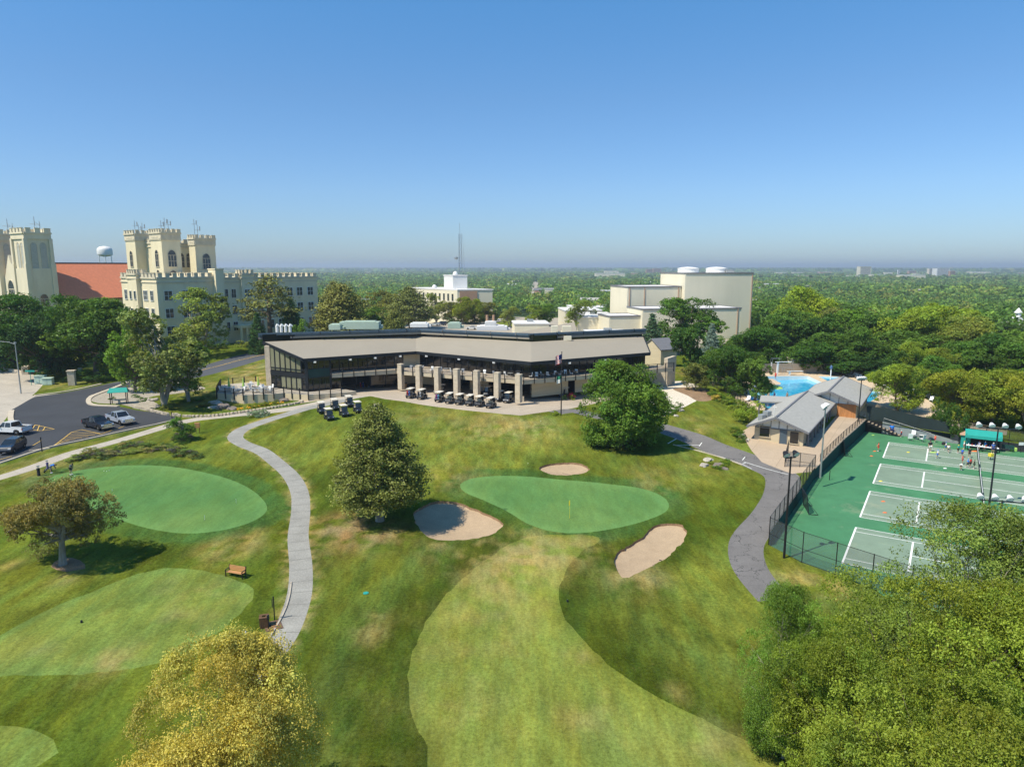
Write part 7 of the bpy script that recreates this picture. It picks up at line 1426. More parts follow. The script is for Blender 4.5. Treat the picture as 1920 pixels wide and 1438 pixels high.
# wall, ramped coping and black screen at the far end; stairs
bw = thing('retaining_wall', 'grey retaining wall sloping down behind the white chairs', 'wall', ct(0, 21)); mb = MB(); a, b, c = ct(-1.6, 21.0), ct(5.7, 20.7), ct(9.5, 19.6); mb.prism([(a.x, a.y), (b.x, b.y), (b.x + .15, b.y + .25), (a.x + .15, a.y + .25)], -.2, [2.0, .9, .9, 2.0]); mb.prism([(b.x, b.y), (c.x, c.y), (c.x + .15, c.y + .25), (b.x + .15, b.y + .25)], -.2, [.9, .3, .3, .9]); mb.build('wall', M['grey_paint'], bw, world=True)
mb = MB(); a2, b2 = ct(-4.2, 20.95), ct(-1.6, 21.0); mb.bar(a2 + Z(.9), b2 + Z(.9), .2, 2.2); mb.build('end_wall', M['black_iron'], bw, world=True)
sc = fence('windscreen_fence', 'black windscreen fence behind the far end of the courts', [ct(-4.2, 21.6, 1.9), ct(-1.5, 21.6, 1.9), ct(3, 21.4, 1.2), ct(8.3, 20.7, .5)], 2.5, 3.0, mesh=None, screen=(.05, 2.45), screen_mat='windscreen')
fence('windscreen_fence', 'dark blue green screen fence between the bushes and the teal hut', [ct(9.5, 19.8, .1), ct(13, 19.4, .1)], 3.0, 3.0, mesh=None, screen=(.05, 2.6), screen_mat='windscreen')
fence('chain_link_fence', 'chain link fence behind the teal shelter at the right', [ct(13, 19.3, .1), ct(22, 19.2, .1), ct(34, 19.2, .1)], 3.0, 3.0, mesh='rail_mesh')
st_ = thing('stairs', 'dark stair flight with pale treads descending to the courts', 'stairs', ct(-2, 20)); mb = MB(); m2 = MB()
for i in range(9): p = ct(-3.6 + i * .58, 20.2, 1.95 - i * .215); mb.box(p, (.32, 1.0, .06), -.565); m2.box(p - Z(.16), (.6, .08, .5), -.565)
mb.build('treads', M['terrace_concrete'], st_, world=True); m2.bar(ct(-3.9, 19.75, 1.85), ct(1.2, 19.75, 0), .06, .35); m2.build('stringer', M['black_iron'], st_, world=True)
fence('stair_railing', 'thin grey railing following the stairs down to the courts', [ct(-1.4, 20.75, 1.75), ct(5.6, 20.45, .1)], .95, 2.4, mesh=None, rails=(1.0,), post_m='galvanized', pr_=.02)
# practice rebound nets leaning by the fence
for (s, b, l, ang) in [(-5.2, 3.1, 'dark rebound net frame below the retaining wall at the first court', .2), (-5.6, -26.5, 'dark rebound net frame near the third court', .35)]:
    t = thing('rebound_net', l, 'rebound net', ct(s, b), math.atan2(BV.y, BV.x) + ang); mb = MB()
    for x in (-1.6, 1.6): mb.tube([(x, 0, 0), (x, .3, 2.2)], .04, 6); mb.tube([(x, 0, .05), (x, -1.0, .05)], .035, 6); mb.tube([(x, -1.0, .05), (x, .2, 1.5)], .025, 6)
    mb.tube([(-1.6, .3, 2.2), (1.6, .3, 2.2)], .04, 6); mb.tube([(-1.6, 0, .1), (1.6, 0, .1)], .04, 6); mb.build('frame', M['dark_metal'], t); mb = MB(); mb.add([(-1.6, 0, .1), (1.6, 0, .1), (1.6, .3, 2.2), (-1.6, .3, 2.2)], [(0, 1, 2, 3)]); mb.build('net', M['net_mesh'], t)
t = thing('net_post', 'short dark post at the left of the second court', 'post', at(1555, 900, 0)); mb = MB(); mb.tube([(0, 0, 0), (0, 0, 1.3)], .05, 8); mb.build('post', M['black_iron'], t)
# shelter, hut, chairs, tables
sh = thing('shelter', 'teal canopied shelter with a long white table on the courts', 'shelter', at(1841, 842, 0), -.565)
mb = MB(); mb.slab([(-2.4, -1.2, 2.25), (2.4, -1.2, 2.25), (2.4, .5, 2.9), (-2.4, .5, 2.9)], .08); mb.slab([(-2.4, -1.22, 2.25), (2.4, -1.22, 2.25), (2.4, -1.2, 2.3), (-2.4, -1.2, 2.3)], .45); mb.slab([(-2.4, .5, 2.9), (2.4, .5, 2.9), (2.4, 1.3, 2.4), (-2.4, 1.3, 2.4)], .08); mb.build('canopy', M['teal'], sh)
for x in (-2.2, 2.2):
    for y in (-1.0, 1.1): mb = MB(); mb.tube([(x, y, 0), (x, y, 2.4)], .06, 8); mb.build('post', M['black_iron'], sh)
mb = MB(); mb.bar((-2.2, 1.1, 1.2), (2.2, 1.1, 1.2), .04, 2.0); mb.build('back_panel', M['black_iron'], sh)
t = thing('long_table', 'long white topped table under the teal shelter', 'table', at(1841, 846, 0), -.565); mb = MB(); mb.box((0, 0, .74), (4.2, .7, .05)); mb.build('tabletop', M['white_plastic'], t)
for x in (-1.9, 0, 1.9): mb = MB(); mb.box((x, 0, .36), (.08, .6, .72)); mb.build('leg', M['black_iron'], t)
ru = random.Random(4)
for i in range(9):
    p = at(1841, 846, 0) + Matrix.Rotation(-.565, 3, 'Z') @ Vector((-1.8 + i * .45, ru.uniform(-.2, .2), .77)); t = thing('water_jug', 'small jug among those standing on the shelter table', 'jug', p, 0, 'jugs on the shelter table'); mb = MB(); mb.lathe((0, 0, 0), [(.07, 0), (.08, .05), (.07, .2), (.03, .26), (.03, .3)], 8); mb.build('jug', M[['white_plastic', 'paint_red', 'navy', 'white_plastic'][i % 4]], t)
hu = thing('hut', 'narrow teal hut with small brown hipped roof beside the shelter', 'hut', at(1809, 838, 0), -.565); mb = MB(); mb.box((0, 0, 1.0), (1.25, .9, 2.0)); mb.build('wall', M['teal'], hu); mb = MB(); mb.add([(-.85, -.7, 2.0), (.85, -.7, 2.0), (.85, .7, 2.0), (-.85, .7, 2.0), (-.15, 0, 2.6), (.15, 0, 2.6)], [(0, 1, 5, 4), (1, 2, 5), (2, 3, 4, 5), (3, 0, 4), (0, 3, 2, 1)]); mb.build('roof', M['brick_brown'], hu)
def make_chair():
    t = thing('patio_chair', 'x', 'chair'); mb = MB(); mb.box((0, 0, .42), (.55, .55, .05)); mb.build('seat', M['white_plastic'], t); mb = MB(); mb.box((0, -.3, .75), (.55, .05, .68), rx=.2); mb.build('backrest', M['white_plastic'], t)
    for x in (-.25, .25):
        for y in (-.24, .24): mb = MB(); mb.bar((x, y, 0), (x, y, .42), .04); mb.build('leg', M['galvanized'], t)
    return t
chair0 = make_chair()
for (px, py, rz, l) in [(1706, 826, -.4, 'white chair nearest the child in the sun hat'), (1711, 821, 2.3, 'white chair just behind the nearest one'), (1727, 821, 2.6, 'white chair behind the first small table'), (1729, 828, .4, 'white chair in front of the first small table'), (1750, 823, 2.4, 'white chair farthest right by the second table')]:
    place(chair0, at(px, py, 0), rz, l, 'white chairs at the far end of the courts', None, (1.15, 1.15, 1.15))
def make_table(top='galvanized', r=.55):
    t = thing('round_table', 'x', 'table'); mb = MB(); mb.lathe((0, 0, .7), [(r, 0), (r, .04)], 16); mb.build('tabletop', M[top], t); mb = MB(); mb.tube([(0, 0, 0), (0, 0, .7)], .04, 8); mb.lathe((0, 0, 0), [(.28, 0), (.28, .04)], 10); mb.build('pedestal', M['galvanized'], t); return t
table0 = make_table()
place(table0, at(1718, 824, 0), 0, 'small grey table among the white court chairs, left one'); place(table0, at(1743, 825, 0), 0, 'small grey table among the white court chairs, right one')
t = thing('ball_basket', 'yellow ball basket on a wheeled stand by the light pole', 'ball basket', at(1857, 862, 0), .3); mb = MB(); mb.box((0, 0, .75), (.55, .5, .45)); mb.build('basket', M['yellow_plastic'], t); mb = MB()
for x in (-.22, .22):
    for y in (-.2, .2): mb.bar((x, y, 0), (x, y, .55), .03)
mb.build('stand', M['black_iron'], t)
t = thing('court_bench', 'green bench at the right of the shelter', 'bench', at(1889, 846, 0), -.6); mb = MB(); mb.box((0, 0, .45), (1.6, .4, .06)); mb.build('seat', M['windscreen_green'], t); mb = MB(); mb.box((0, .2, .75), (1.6, .05, .45)); mb.build('backrest', M['windscreen_green'], t); mb = MB()
for x in (-.7, .7): mb.box((x, 0, .22), (.06, .4, .44))
mb.build('legs', M['black_iron'], t)
t = thing('cooler_bag', 'lime bag lying at the end of the green bench', 'bag', at(1900, 846, 0), -.4); mb = MB(); mb.box((0, 0, .3), (.9, .5, .6)); mb.build('bag', M['lime_fabric'], t, bevel=.12)
t = thing('sign_board', 'small white sign on a post behind the green bench', 'sign', ct(17.5, 18.2)); mb = MB(); mb.tube([(0, 0, 0), (0, 0, 1.3)], .03, 6); mb.build('post', M['black_iron'], t); mb = MB(); mb.box((0, -.04, 1.4), (.75, .04, .45)); mb.build('panel', M['white_plastic'], t)
t = thing('backpack', 'dark backpack on the court left of the teal hut', 'backpack', at(1769, 834, 0)); mb = MB(); mb.lathe((0, 0, 0), [(.25, 0), (.32, .15), (.28, .4), (.12, .5)], 10, sy=.7); mb.build('bag', M['seat_black'], t, smooth=True)
for (px, py, mt, l) in [(1703, 848, 'yellow_plastic', 'yellow marker cone on the first court'), (1640, 846, 'paint_orange', 'orange marker disc left of the child in orange'), (1634, 855, 'paint_orange', 'orange marker disc nearest the baseline of the first court'), (1651, 902, 'yellow_plastic', 'yellow marker disc on the second court'), (1656, 940, 'paint_orange', 'orange marker disc on the third court'), (1659, 961, 'paint_orange', 'orange marker disc near the front of the third court'), (1772, 878, 'white_plastic', 'white marker disc between the first two courts'), (1750, 848, 'lime_fabric', 'lime mat on the court beside the coach'), (1828, 846, 'paint_orange', 'orange mat before the shelter'), (1637, 816, 'lime_fabric', 'ball by the foot of the stairs')]:
    t = thing('marker_disc', l, 'marker', at(px, py, 0.01)); mb = MB(); r = .28 if 'mat' not in l else .6; mb.lathe((0, 0, 0), [(r, 0), (r * .5, .08), (r * .45, .08)], 12, sy=.5); mb.build('disc', M[mt], t)
# ---------------------------------------------------------------- terrace furniture, balcony furniture, umbrellas
def umb(p, label):
    t = thing('folded_umbrella', label, 'umbrella', p); mb = MB(); mb.tube([(0, 0, 0), (0, 0, 2.7)], .03, 6); mb.build('pole', M['galvanized'], t); mb = MB(); mb.lathe((0, 0, .9), [(.22, 0), (.26, .15), (.16, .9), (.1, 1.5), (.03, 1.8)], 8); mb.build('canopy', M['lime_fabric'], t)
for i, (px, py) in enumerate([(430, 733), (457, 734), (485, 731)]): umb(at(px, py, TZ + .05), ['folded lime umbrella nearest the left corner of the dining terrace', 'folded lime umbrella in the middle of the dining terrace', 'folded lime umbrella nearest the glass prow'][i])
tg = 'grey tables on the dining terrace'; cg = 'grey chairs on the dining terrace'
for i, (px, py) in enumerate([(425, 734), (447, 737), (458, 732), (482, 735), (500, 732), (470, 727), (498, 736.5)]):
    c = at(px, py, TZ + .05); place(table0, c, 0, 'grey round table among the chairs on the dining terrace', tg, None, (1.3, 1.3, 1))
    for a in range(4): place(chair0, c + Vector((math.cos(a * 1.57 + i), math.sin(a * 1.57 + i), 0)) * 1.05, a * 1.57 + i + math.pi / 2, 'pale chair round a table on the dining terrace', cg, None)
for i in range(20):
    f = (i + .5) / 20; f = f * 1.9
    a, b, nn = (Do[2], Do[3], 0) if f < 1 else (Do[4], Do[5], 1); g_ = f if f < 1 else f - 1; p = a.lerp(b, g_) + Vector((.3, 1.8 + .5 * (i % 2), 0)); p.z = UZ + .02
    place(chair0, p, i * 1.3, 'pale chair on the clubhouse balcony', 'pale chairs on the clubhouse balcony'); 
    if i % 3 == 0: place(table0, p + Vector((.8, .4, 0)), 0, 'round table on the clubhouse balcony', 'tables on the clubhouse balcony', None)
t = thing('litter_bin', 'tan and black litter bin beside the first stone column', 'bin', gz(756, 727, .0) + Vector((0.6, -.6, 0))); mb = MB(); mb.box((0, 0, .5), (.5, .5, 1.0)); mb.build('box', M['bench_wood'], t); mb = MB(); mb.box((0, 0, 1.06), (.56, .56, .14)); mb.build('lid', M['black_iron'], t)
t = thing('stone_block', 'short stone block against the last column', 'block', gz(979, 752)); mb = MB(); mb.box((0, 0, .45), (.7, .7, .95)); mb.build('block', M['limestone'], t, bevel=.03)
t = thing('handrail', 'grey handrail on the patio in front of the tan wall', 'handrail', gz(1012, 742)); mb = MB(); a = gz(996, 742, 0) - t.location; b = gz(1030, 738.5, 0) - t.location
for f in (0, .5, 1): p = a.lerp(b, f); mb.tube([p, p + Z(1.0)], .03, 6)
mb.tube([a + Z(1), b + Z(1)], .035, 6); mb.tube([a + Z(.5), b + Z(.5)], .025, 6); mb.build('rails', M['galvanized'], t)
# ---------------------------------------------------------------- parking lot kiosk and entrance things
k0 = thing('kiosk', 'small open shelter with teal gabled canopy in the parking lot', 'kiosk', gz(224, 757), .35); mb = MB(); mb.slab([(-1.7, -1.1, 2.3), (1.7, -1.1, 2.3), (1.4, 0, 3.0), (-1.4, 0, 3.0)], .06); mb.slab([(-1.4, 0, 3.0), (1.4, 0, 3.0), (1.7, 1.1, 2.3), (-1.7, 1.1, 2.3)], .06); mb.add([(1.7, -1.1, 2.3), (1.7, 1.1, 2.3), (1.4, 0, 3.0), (-1.7, -1.1, 2.3), (-1.7, 1.1, 2.3), (-1.4, 0, 3.0)], [(0, 1, 2), (3, 5, 4)]); mb.build('canopy', M['teal'], k0)
for x in (-1.3, 1.3):
    for y in (-.8, .8): mb = MB(); mb.bar((x, y, 0), (x, y, 2.3), .14); mb.build('post', M['black_iron'], k0)
mb = MB(); mb.box((0, 0, .75), (2.2, 1.0, .08)); mb.box((0, 0, .4), (.3, .6, .7)); mb.build('counter', M['galvanized'], k0)
for (px, py, w_, h, l) in [(77, 719, 2.0, 1.7, 'left of the two pale green utility boxes'), (91, 721, 1.9, 1.4, 'right of the two pale green utility boxes')]:
    t = thing('utility_box', l, 'utility box', gz(px, py), .2); mb = MB(); mb.box((0, 0, h / 2), (w_, 1.3, h)); mb.build('cabinet', M['box_green'], t, bevel=.05); mb = MB(); mb.box((0, -.05, h + .04), (w_ + .1, 1.45, .1)); mb.build('lid', M['box_green'], t); mb = MB(); mb.bar((0, -.66, .1), (0, -.66, h - .1), .03); mb.build('door_seam', M['grey_paint'], t)
for (px, py, h, l) in [(136, 722, 3.0, 'pale stone gate pillar left of the forked oak'), (4, 692, 1.8, 'low stone pier at the left edge by the entrance wall'), (49, 702, 1.8, 'low stone pier at the end of the entrance wall')]:
    t = thing('gate_pillar', l, 'pillar', gz(px, py), .3); mb = MB(); mb.box((0, 0, h / 2), (1.3, 1.3, h)); mb.build('shaft', M['limestone'], t); mb = MB(); mb.box((0, 0, h + .08), (1.55, 1.55, .2)); mb.build('cap', M['limestone'], t)
t = thing('entrance_wall', 'low stone wall between the entrance piers', 'wall', gz(20, 698)); mb = MB(); a, b, c = gz(6, 694), gz(47, 702), gz(105, 694); mb.bar(a + Z(.3), b + Z(.3), .4, .8); mb.bar(b + Z(.2), c + Z(.2), .4, .6); mb.build('wall', M['limestone'], t, world=True)
t = thing('wheeled_bin', 'green wheeled bin on the grass behind the gate pillar', 'bin', gz(151, 703)); mb = MB(); mb.lathe((0, 0, 0), [(.4, 0), (.48, 1.4), (.5, 1.45)], 10); mb.build('bin', M['light_green'], t); mb = MB(); mb.lathe((0, 0, 1.45), [(.52, 0), (.4, .2), (.02, .25)], 10); mb.build('lid', M['white_plastic'], t)
t = thing('street_sign', 'teal sign blade on a thin post beside the driveway', 'sign', gz(59, 722)); mb = MB(); mb.tube([(0, 0, 0), (0, 0, 3.0)], .05, 6); mb.build('post', M['teal'], t); mb = MB(); mb.box((0, 0, 3.0), (2.0, .06, .35)); mb.build('blade', M['teal'], t)
t = thing('yellow_post', 'short yellow post at the roadside under the olive elm', 'post', gz(342, 728)); mb = MB(); mb.tube([(0, 0, 0), (0, 0, 1.3)], .14, 8); mb.build('post', M['yellow_plastic'], t)
t = thing('notice_box', 'wooden notice box on two legs right of the young tree', 'notice box', gz(371, 812), .2); mb = MB(); mb.box((0, 0, 1.25), (.75, .3, .8)); mb.build('box', M['bench_wood'], t, bevel=.02); mb = MB()
for x in (-.25, .25): mb.bar((x, 0, 0), (x, 0, .9), .08)
mb.build('legs', M['wood_brown'], t)
# ---------------------------------------------------------------- rocks and planting
def rock(px, py, r, label, mt='rock', group=None, sz=.6):
    p = gz(px, py); t = thing('boulder', label, 'rock', p, ru.uniform(0, 6), group); bm = bmesh.new(); bmesh.ops.create_icosphere(bm, subdivisions=3, radius=1)
    ph = [ru.uniform(0, 6) for _ in range(6)]
    for v_ in bm.verts:
        c = v_.co; f = 1 + .22 * math.sin(2.3 * c.x + ph[0]) * math.sin(2.1 * c.y + ph[1]) + .14 * math.sin(5 * c.z + 4 * c.x + ph[2]) + .07 * math.sin(9 * c.y + 8 * c.z + ph[3]); c *= f; c.z = min(c.z, .62 + .1 * math.sin(3 * c.x + ph[4])); v_.co = Vector((c.x * r, c.y * r * .75, max(c.z, -.3) * r * sz))
    me = bpy.data.meshes.new('stone'); bm.to_mesh(me); bm.free(); me.materials.append(M[mt]); me.polygons.foreach_set('use_smooth', [True] * len(me.polygons)); me.set_sharp_from_angle(angle=.5); o = bpy.data.objects.new('stone', me); COL.objects.link(o); o.parent = t
for (px, py, r, l, mt) in [(533, 752, 1.2, 'big brown boulder below the terrace corner', 'rock'), (418, 765, 1.6, 'long brown boulder left of the terrace wall', 'rock'), (436, 767, 1.1, 'brown boulder against the terrace wall', 'rock'), (402, 756, 1.2, 'pale boulder at the top of the terrace rockery', 'rock_pale'), (407, 764, .9, 'small pale boulder in the terrace rockery', 'rock_pale'), (286, 751, 1.1, 'flat pale boulder in the elm bed', 'rock_pale'), (396, 765, .8, 'white grey boulder at the left foot of the rockery', 'rock_pale'),
    (1328, 863, .75, 'grey boulder at the top of the planted rock ring', 'rock_pale'), (1320, 873, .7, 'flat grey boulder at the left of the planted rock ring', 'rock_pale'), (1347, 873, .85, 'largest dark boulder of the planted rock ring', 'rock'), (1358, 879, .55, 'small dark boulder at the right of the rock ring', 'rock'), (1391, 817, .7, 'pale boulder by the pool house corner', 'rock_pale'), (1399, 824, .6, 'small pale boulder at the pool house terrace edge', 'rock_pale'), (1268, 780, .5, 'small white boulder by the rock bed', 'rock_pale'), (1277, 770, .6, 'white boulder at the lower end of the rock bed', 'rock_pale')]: rock(px, py, r, l, mt)
def shrub(px, py, wd, ht, c, label, group=None, nm='shrub'):
    g = gz(px, py, -.1); return tree(nm, 'bush', g, ht, wd, c, label, 'shrub', group)
# long bed between the walk and the practice green
for i in range(34):
    f = i / 33; px = 140 + 232 * f + ru.uniform(-4, 4); yc = 862 - 14 * math.sin(f * 3.1) - 5 * (f > .3) ; py = yc + ru.uniform(-9, 7) * (1 if .12 < f < .85 else .3)
    c = [(.085, .125, .03), (.07, .065, .055), (.12, .14, .035), (.055, .085, .025), (.16, .15, .06)][i % 5]; shrub(px, py, ru.uniform(1.4, 2.6), ru.uniform(.5, 1.0), c, 'low shrub in the long planting bed above the practice green', 'shrubs of the long bed above the practice green')
for i in range(9): a = i * .7; shrub(341 + 15 * math.cos(a), 822 + 6 * math.sin(a), 1.2, .6, [(.07, .06, .06), (.05, .09, .02)][i % 2], 'low shrub in the ring under the young tree', 'shrubs under the young tree')
for i, (px, py) in enumerate([(470, 766), (480, 764), (494, 761.5), (503, 760.5), (517, 758)]): shrub(px, py, 1.3, 1.0, 'yolive', 'small yellow green shrub in the row below the terrace wall', 'shrubs below the terrace wall')
for i in range(9): shrub(442 + i * 11 + ru.uniform(-3, 3), 768 - i * 1.6, .7, .4, (.42, .30, .03), 'small yellow flower clump below the terrace wall', 'flower clumps below the terrace wall', 'flower_clump')
for i, (px, py, w_) in enumerate([(478, 782, 2.4), (488, 781, 2.4), (497, 779, 1.8)]): shrub(px, py, w_, 1.3, (.13, .17, .11), 'grey green feathery grass clump at the fork of the walks', 'grass clumps at the path fork', 'grass_clump')
for i, (px, py, w_, h, c) in enumerate([(255, 745, 1.6, .8, 'mid'), (268, 752, 2, .9, 'mid'), (312, 768, 2.2, 1.1, 'yolive'), (210, 749, 1.4, .7, 'mid'), (362, 771, 1.8, .7, 'mid'), (383, 762, 2.4, 1.3, 'olive'), (376, 752, 2, 1, 'mid'), (390, 771, 1.4, .7, 'yolive')]): shrub(px, py, w_, h, c, 'small shrub in the gravel and lawn round the olive elm', 'shrubs round the olive elm')
for i in range(10): shrub(1044 + ru.uniform(-5, 5), 777 + ru.uniform(-3, 3), .9, .6, 'lime', 'small green plant in the ring round the flagpole', 'plants round the flagpole')
for i in range(8): shrub(1065 + ru.uniform(-8, 12), 746 + ru.uniform(-4, 4), 1.2, 1.1, [(.10, .15, .05), (.35, .08, .10), 'lime'][i % 3], 'mixed flowering plant in front of the clubhouse right wing', 'flowering plants by the clubhouse right wing')
for i in range(12): shrub(1325 + ru.uniform(0, 40), 868 + ru.uniform(-5, 12), 1.1, .5, ['lime', 'bright'][i % 2], 'small green plant in the rock ring beside the asphalt path', 'plants of the rock ring')
for i in range(26): f = i / 25; shrub(1334 + 62 * f + ru.uniform(-5, 5), 740 + 34 * f + ru.uniform(-7, 7), ru.uniform(1.6, 2.6), ru.uniform(.9, 1.6), ['lime', 'mid', 'light', (.25, .2, .04)][i % 4 if i < 6 else i % 3], 'tall grass or shrub in the green band left of the pool house', 'shrubs between lawn and pool fence')
for i, (px, py, w_) in enumerate([(1262, 770, 2.4), (1256, 776, 2.2), (1272, 765, 1.8), (1385, 820, 2), (1390, 828, 1.6), (1382, 812, 2.2), (1240, 745, 2.)]): shrub(px, py, w_, 1.2, 'mid', 'green shrub at the edge of the lawn right of the clubhouse', 'shrubs round the right hand lawn')
for i, (px, py, w_, h) in enumerate([(100, 690, 5, 3), (118, 697, 5, 3.2), (140, 694, 5, 3), (165, 713, 5, 2.6), (180, 717, 5, 2.4), (197, 715, 4, 2.2), (92, 706, 2.6, 1.4), (125, 717, 2.4, 1.4), (60, 696, 3, 1.2)]): shrub(px, py, w_, h, ['mid', 'deep', 'dark'][i % 3], 'dark bush under the oaks by the entrance', 'bushes under the entrance oaks')
for i, (px, py, w_, h) in enumerate([(397, 655, 6, 3.4), (418, 652, 4, 2), (455, 650, 4, 2), (480, 648, 4, 2), (560, 640, 6, 3), (590, 632, 6, 3), (545, 642, 5, 2.4), (610, 626, 7, 3)]): shrub(px, py, w_, h, ['dark', 'mid', 'light'][i % 3], 'shrub along the foot of the college', 'shrubs along the foot of the college')
for i in range(7): shrub(842 + i * 11, 607, 5, 2.6, 'deep', 'dark hedge bush below the rear lot tree row', 'hedge below the rear lot trees')
# ---------------------------------------------------------------- pool things
pf = fence('wooden_fence', 'weathered board fence behind the pool', [gz(1395, 703), gz(1445, 699), gz(1500, 699), gz(1560, 700), gz(1615, 704)], 2.4, 6, mesh=None, screen=(0, 2.3), screen_mat='wood_fence', post_m='wood_fence', rails=(.9,))
fence('pool_fence', 'black rail fence on the mulch bank left of the pool', [gz(1330, 722), gz(1352, 732), gz(1378, 747), gz(1398, 766), gz(1412, 775)], 1.3, 2.0, mesh='rail_mesh', rails=(.1, 1.0))
def board(px, py, h, ln, label, tower=False):
    t = thing('diving_board', label, 'diving board', gz(px, py), .15); mb = MB(); mb.box((ln * .35, 0, h), (ln, .5, .09)); mb.build('board', M['white_plastic'], t); mb = MB(); mb.bar((0, 0, 0), (0, 0, h), .35); 
    if tower: mb.bar((-1.6, 0, 0), (-1.6, 0, h), .12)
    mb.build('stand', M['white_paint'], t); mb = MB()
    for y in (-.4, .4): mb.tube([(-1.6, y, h + .9), (.6, y, h + .9), (.6, y, h)], .03, 6); mb.tube([(-1.6, y, 0), (-1.6, y, h + .9)], .03, 6)
    mb.build('handrail', M['galvanized'], t)
board(1457, 703, 3.1, 4, 'high white diving board on a tall stand', True); board(1480, 704, 1.0, 4, 'low white diving board right of the high one')
t = thing('pump_house', 'small cream pump house behind the board fence', 'shed', gz(1500, 698)); mb = MB(); mb.box((0, 1.5, 1.6), (4.5, 3, 3.2)); mb.build('wall', M['cream_panel'], t); mb = MB(); mb.box((0, 1.5, 3.3), (4.9, 3.4, .25)); mb.build('roof', M['cream_panel'], t)
t = thing('pool_umbrella', 'lime green open umbrella by the near edge of the pool', 'umbrella', gz(1450, 748)); mb = MB(); mb.tube([(0, 0, 0), (0, 0, 2.6)], .04, 6); mb.build('pole', M['white_paint'], t); mb = MB(); mb.lathe((0, 0, 2.2), [(1.7, 0), (1.65, .06), (.8, .4), (.05, .6)], 8); mb.build('canopy', M['lime_fabric'], t)
t = thing('water_feature', 'blue and white water mushroom in the small pool', 'fountain', gz(1557, 711)); mb = MB(); mb.tube([(0, 0, -.2), (0, 0, 2.6)], .14, 8); mb.build('post', M['white_plastic'], t); mb = MB(); mb.lathe((0, 0, 2.5), [(.35, 0), (.3, .5), (.05, .8)], 8); mb.build('cap', M['paint_blue'], t)
def lounger():
    t = thing('sun_lounger', 'x', 'sun lounger'); mb = MB(); mb.box((0, .3, .35), (.65, 1.3, .06)); mb.build('seat', M['white_plastic'], t); mb = MB(); mb.box((0, -.62, .62), (.65, .8, .06), rx=-.75); mb.build('backrest', M['white_plastic'], t); mb = MB()
    for x in (-.28, .28):
        for y in (-.3, .85): mb.bar((x, y, 0), (x, y, .33), .05)
    mb.build('legs', M['white_plastic'], t); return t
lg = lounger()
for i in range(26):
    if i < 7: px, py = 1636 + i * 5.2, 716 + i * 2.6
    elif i < 16: px, py = 1690 + (i - 7) * 7, 738 + ((i - 7) % 3) * 7
    elif i < 21: px, py = 1585 + (i - 16) * 7, 702 + (i - 16) * 2
    else: px, py = 1402 + (i - 21) * 5, 752 - (i - 21) * 9
    place(lg, gz(px, py, .02), 2.4 + ru.uniform(-.3, .3), 'white sun lounger on the pool deck', 'white sun loungers on the pool deck')
fence('wooden_fence', 'pale lattice fence between the pool deck and the court screen', [ct(-3.5, 24.5, 2.0), ct(2, 25, 1.5), ct(9, 25.2, 1.0), ct(16, 25, .6)], 1.6, 2.5, mesh=None, rails=(.2, .5, .8, 1.0), screen=(.1, 1.2), screen_mat='wood_fence', post_m='wood_fence')
for p_ in PP.values():
    if p_.name not in first:
        for c in kids(p_): bpy.data.objects.remove(c)
        bpy.data.objects.remove(p_)
# ---------------------------------------------------------------- individual trees beyond the lots, then the far wood as one mass
def clear_of(x, y):
    for (x0, x1, y0, y1) in KEEP:
        if x0 < x < x1 and y0 < y < y1: return False
    return True
KEEP = [(-140, -55, 185, 262), (-200, -120, 215, 300), (-75, -5, 320, 385), (10, 125, 250, 320), (10, 80, 195, 345), (0, 40, 400, 460), (190, 260, 250, 280)]
streetP = REG[0]['P'] ; lots = [r['P'] for r in REG if r['name'] in ('street', 'parking_lot')]
rg = np.random.default_rng(55); made = []
KEYS = ['broad0', 'broad1', 'broad2', 'dense0', 'dense1']
def okpos(x, y, m=0):
    if not clear_of(x, y): return False
    X = np.array([x]); Y = np.array([y])
    return not any(pip(P, X, Y)[0] for P in lots)
cand = 0
while len(made) < 150 and cand < 9000:
    cand += 1; y = math.sqrt(rg.uniform(232 ** 2, 440 ** 2)); x = rg.uniform(-.76, .80) * y
    if x / y > .45 and y < 205: continue
    if any((x - a) ** 2 + (y - b) ** 2 < 8.2 ** 2 for a, b in made) or not okpos(x, y): continue
    px = 960 + x / y * FPX
    if y < 262 and 930 < px < 1270: continue
    made.append((x, y)); g = rg.uniform(9.5, 14.5); c = ['mid', 'dark', 'mid', 'olive', 'bright', 'dark', 'deep'][len(made) % 7]
    side = 'left of the radio mast' if px < 860 else ('between radio mast and cream hall' if px < 1240 else 'right of the cream hall')
    tree('broadleaf_tree', KEYS[len(made) % 5], (x, y, zt1(x, y) - .1), g, g * rg.uniform(.9, 1.3), c, LW[c] + ' tree beyond the lots, ' + side, group='trees of the wood beyond the lots')
hm_ = {}
hp = []; tries = 0
while len(hp) < 46 and tries < 4000:
    tries += 1; r = math.exp(rg.uniform(math.log(430), math.log(1900))); a = rg.uniform(-.66, .66); x, y = r * math.sin(a), r * math.cos(a)
    if clear_of(x, y) and all((x - p) ** 2 + (y - q) ** 2 > 900 for p, q in hp): hp.append((x, y))
protoh = []
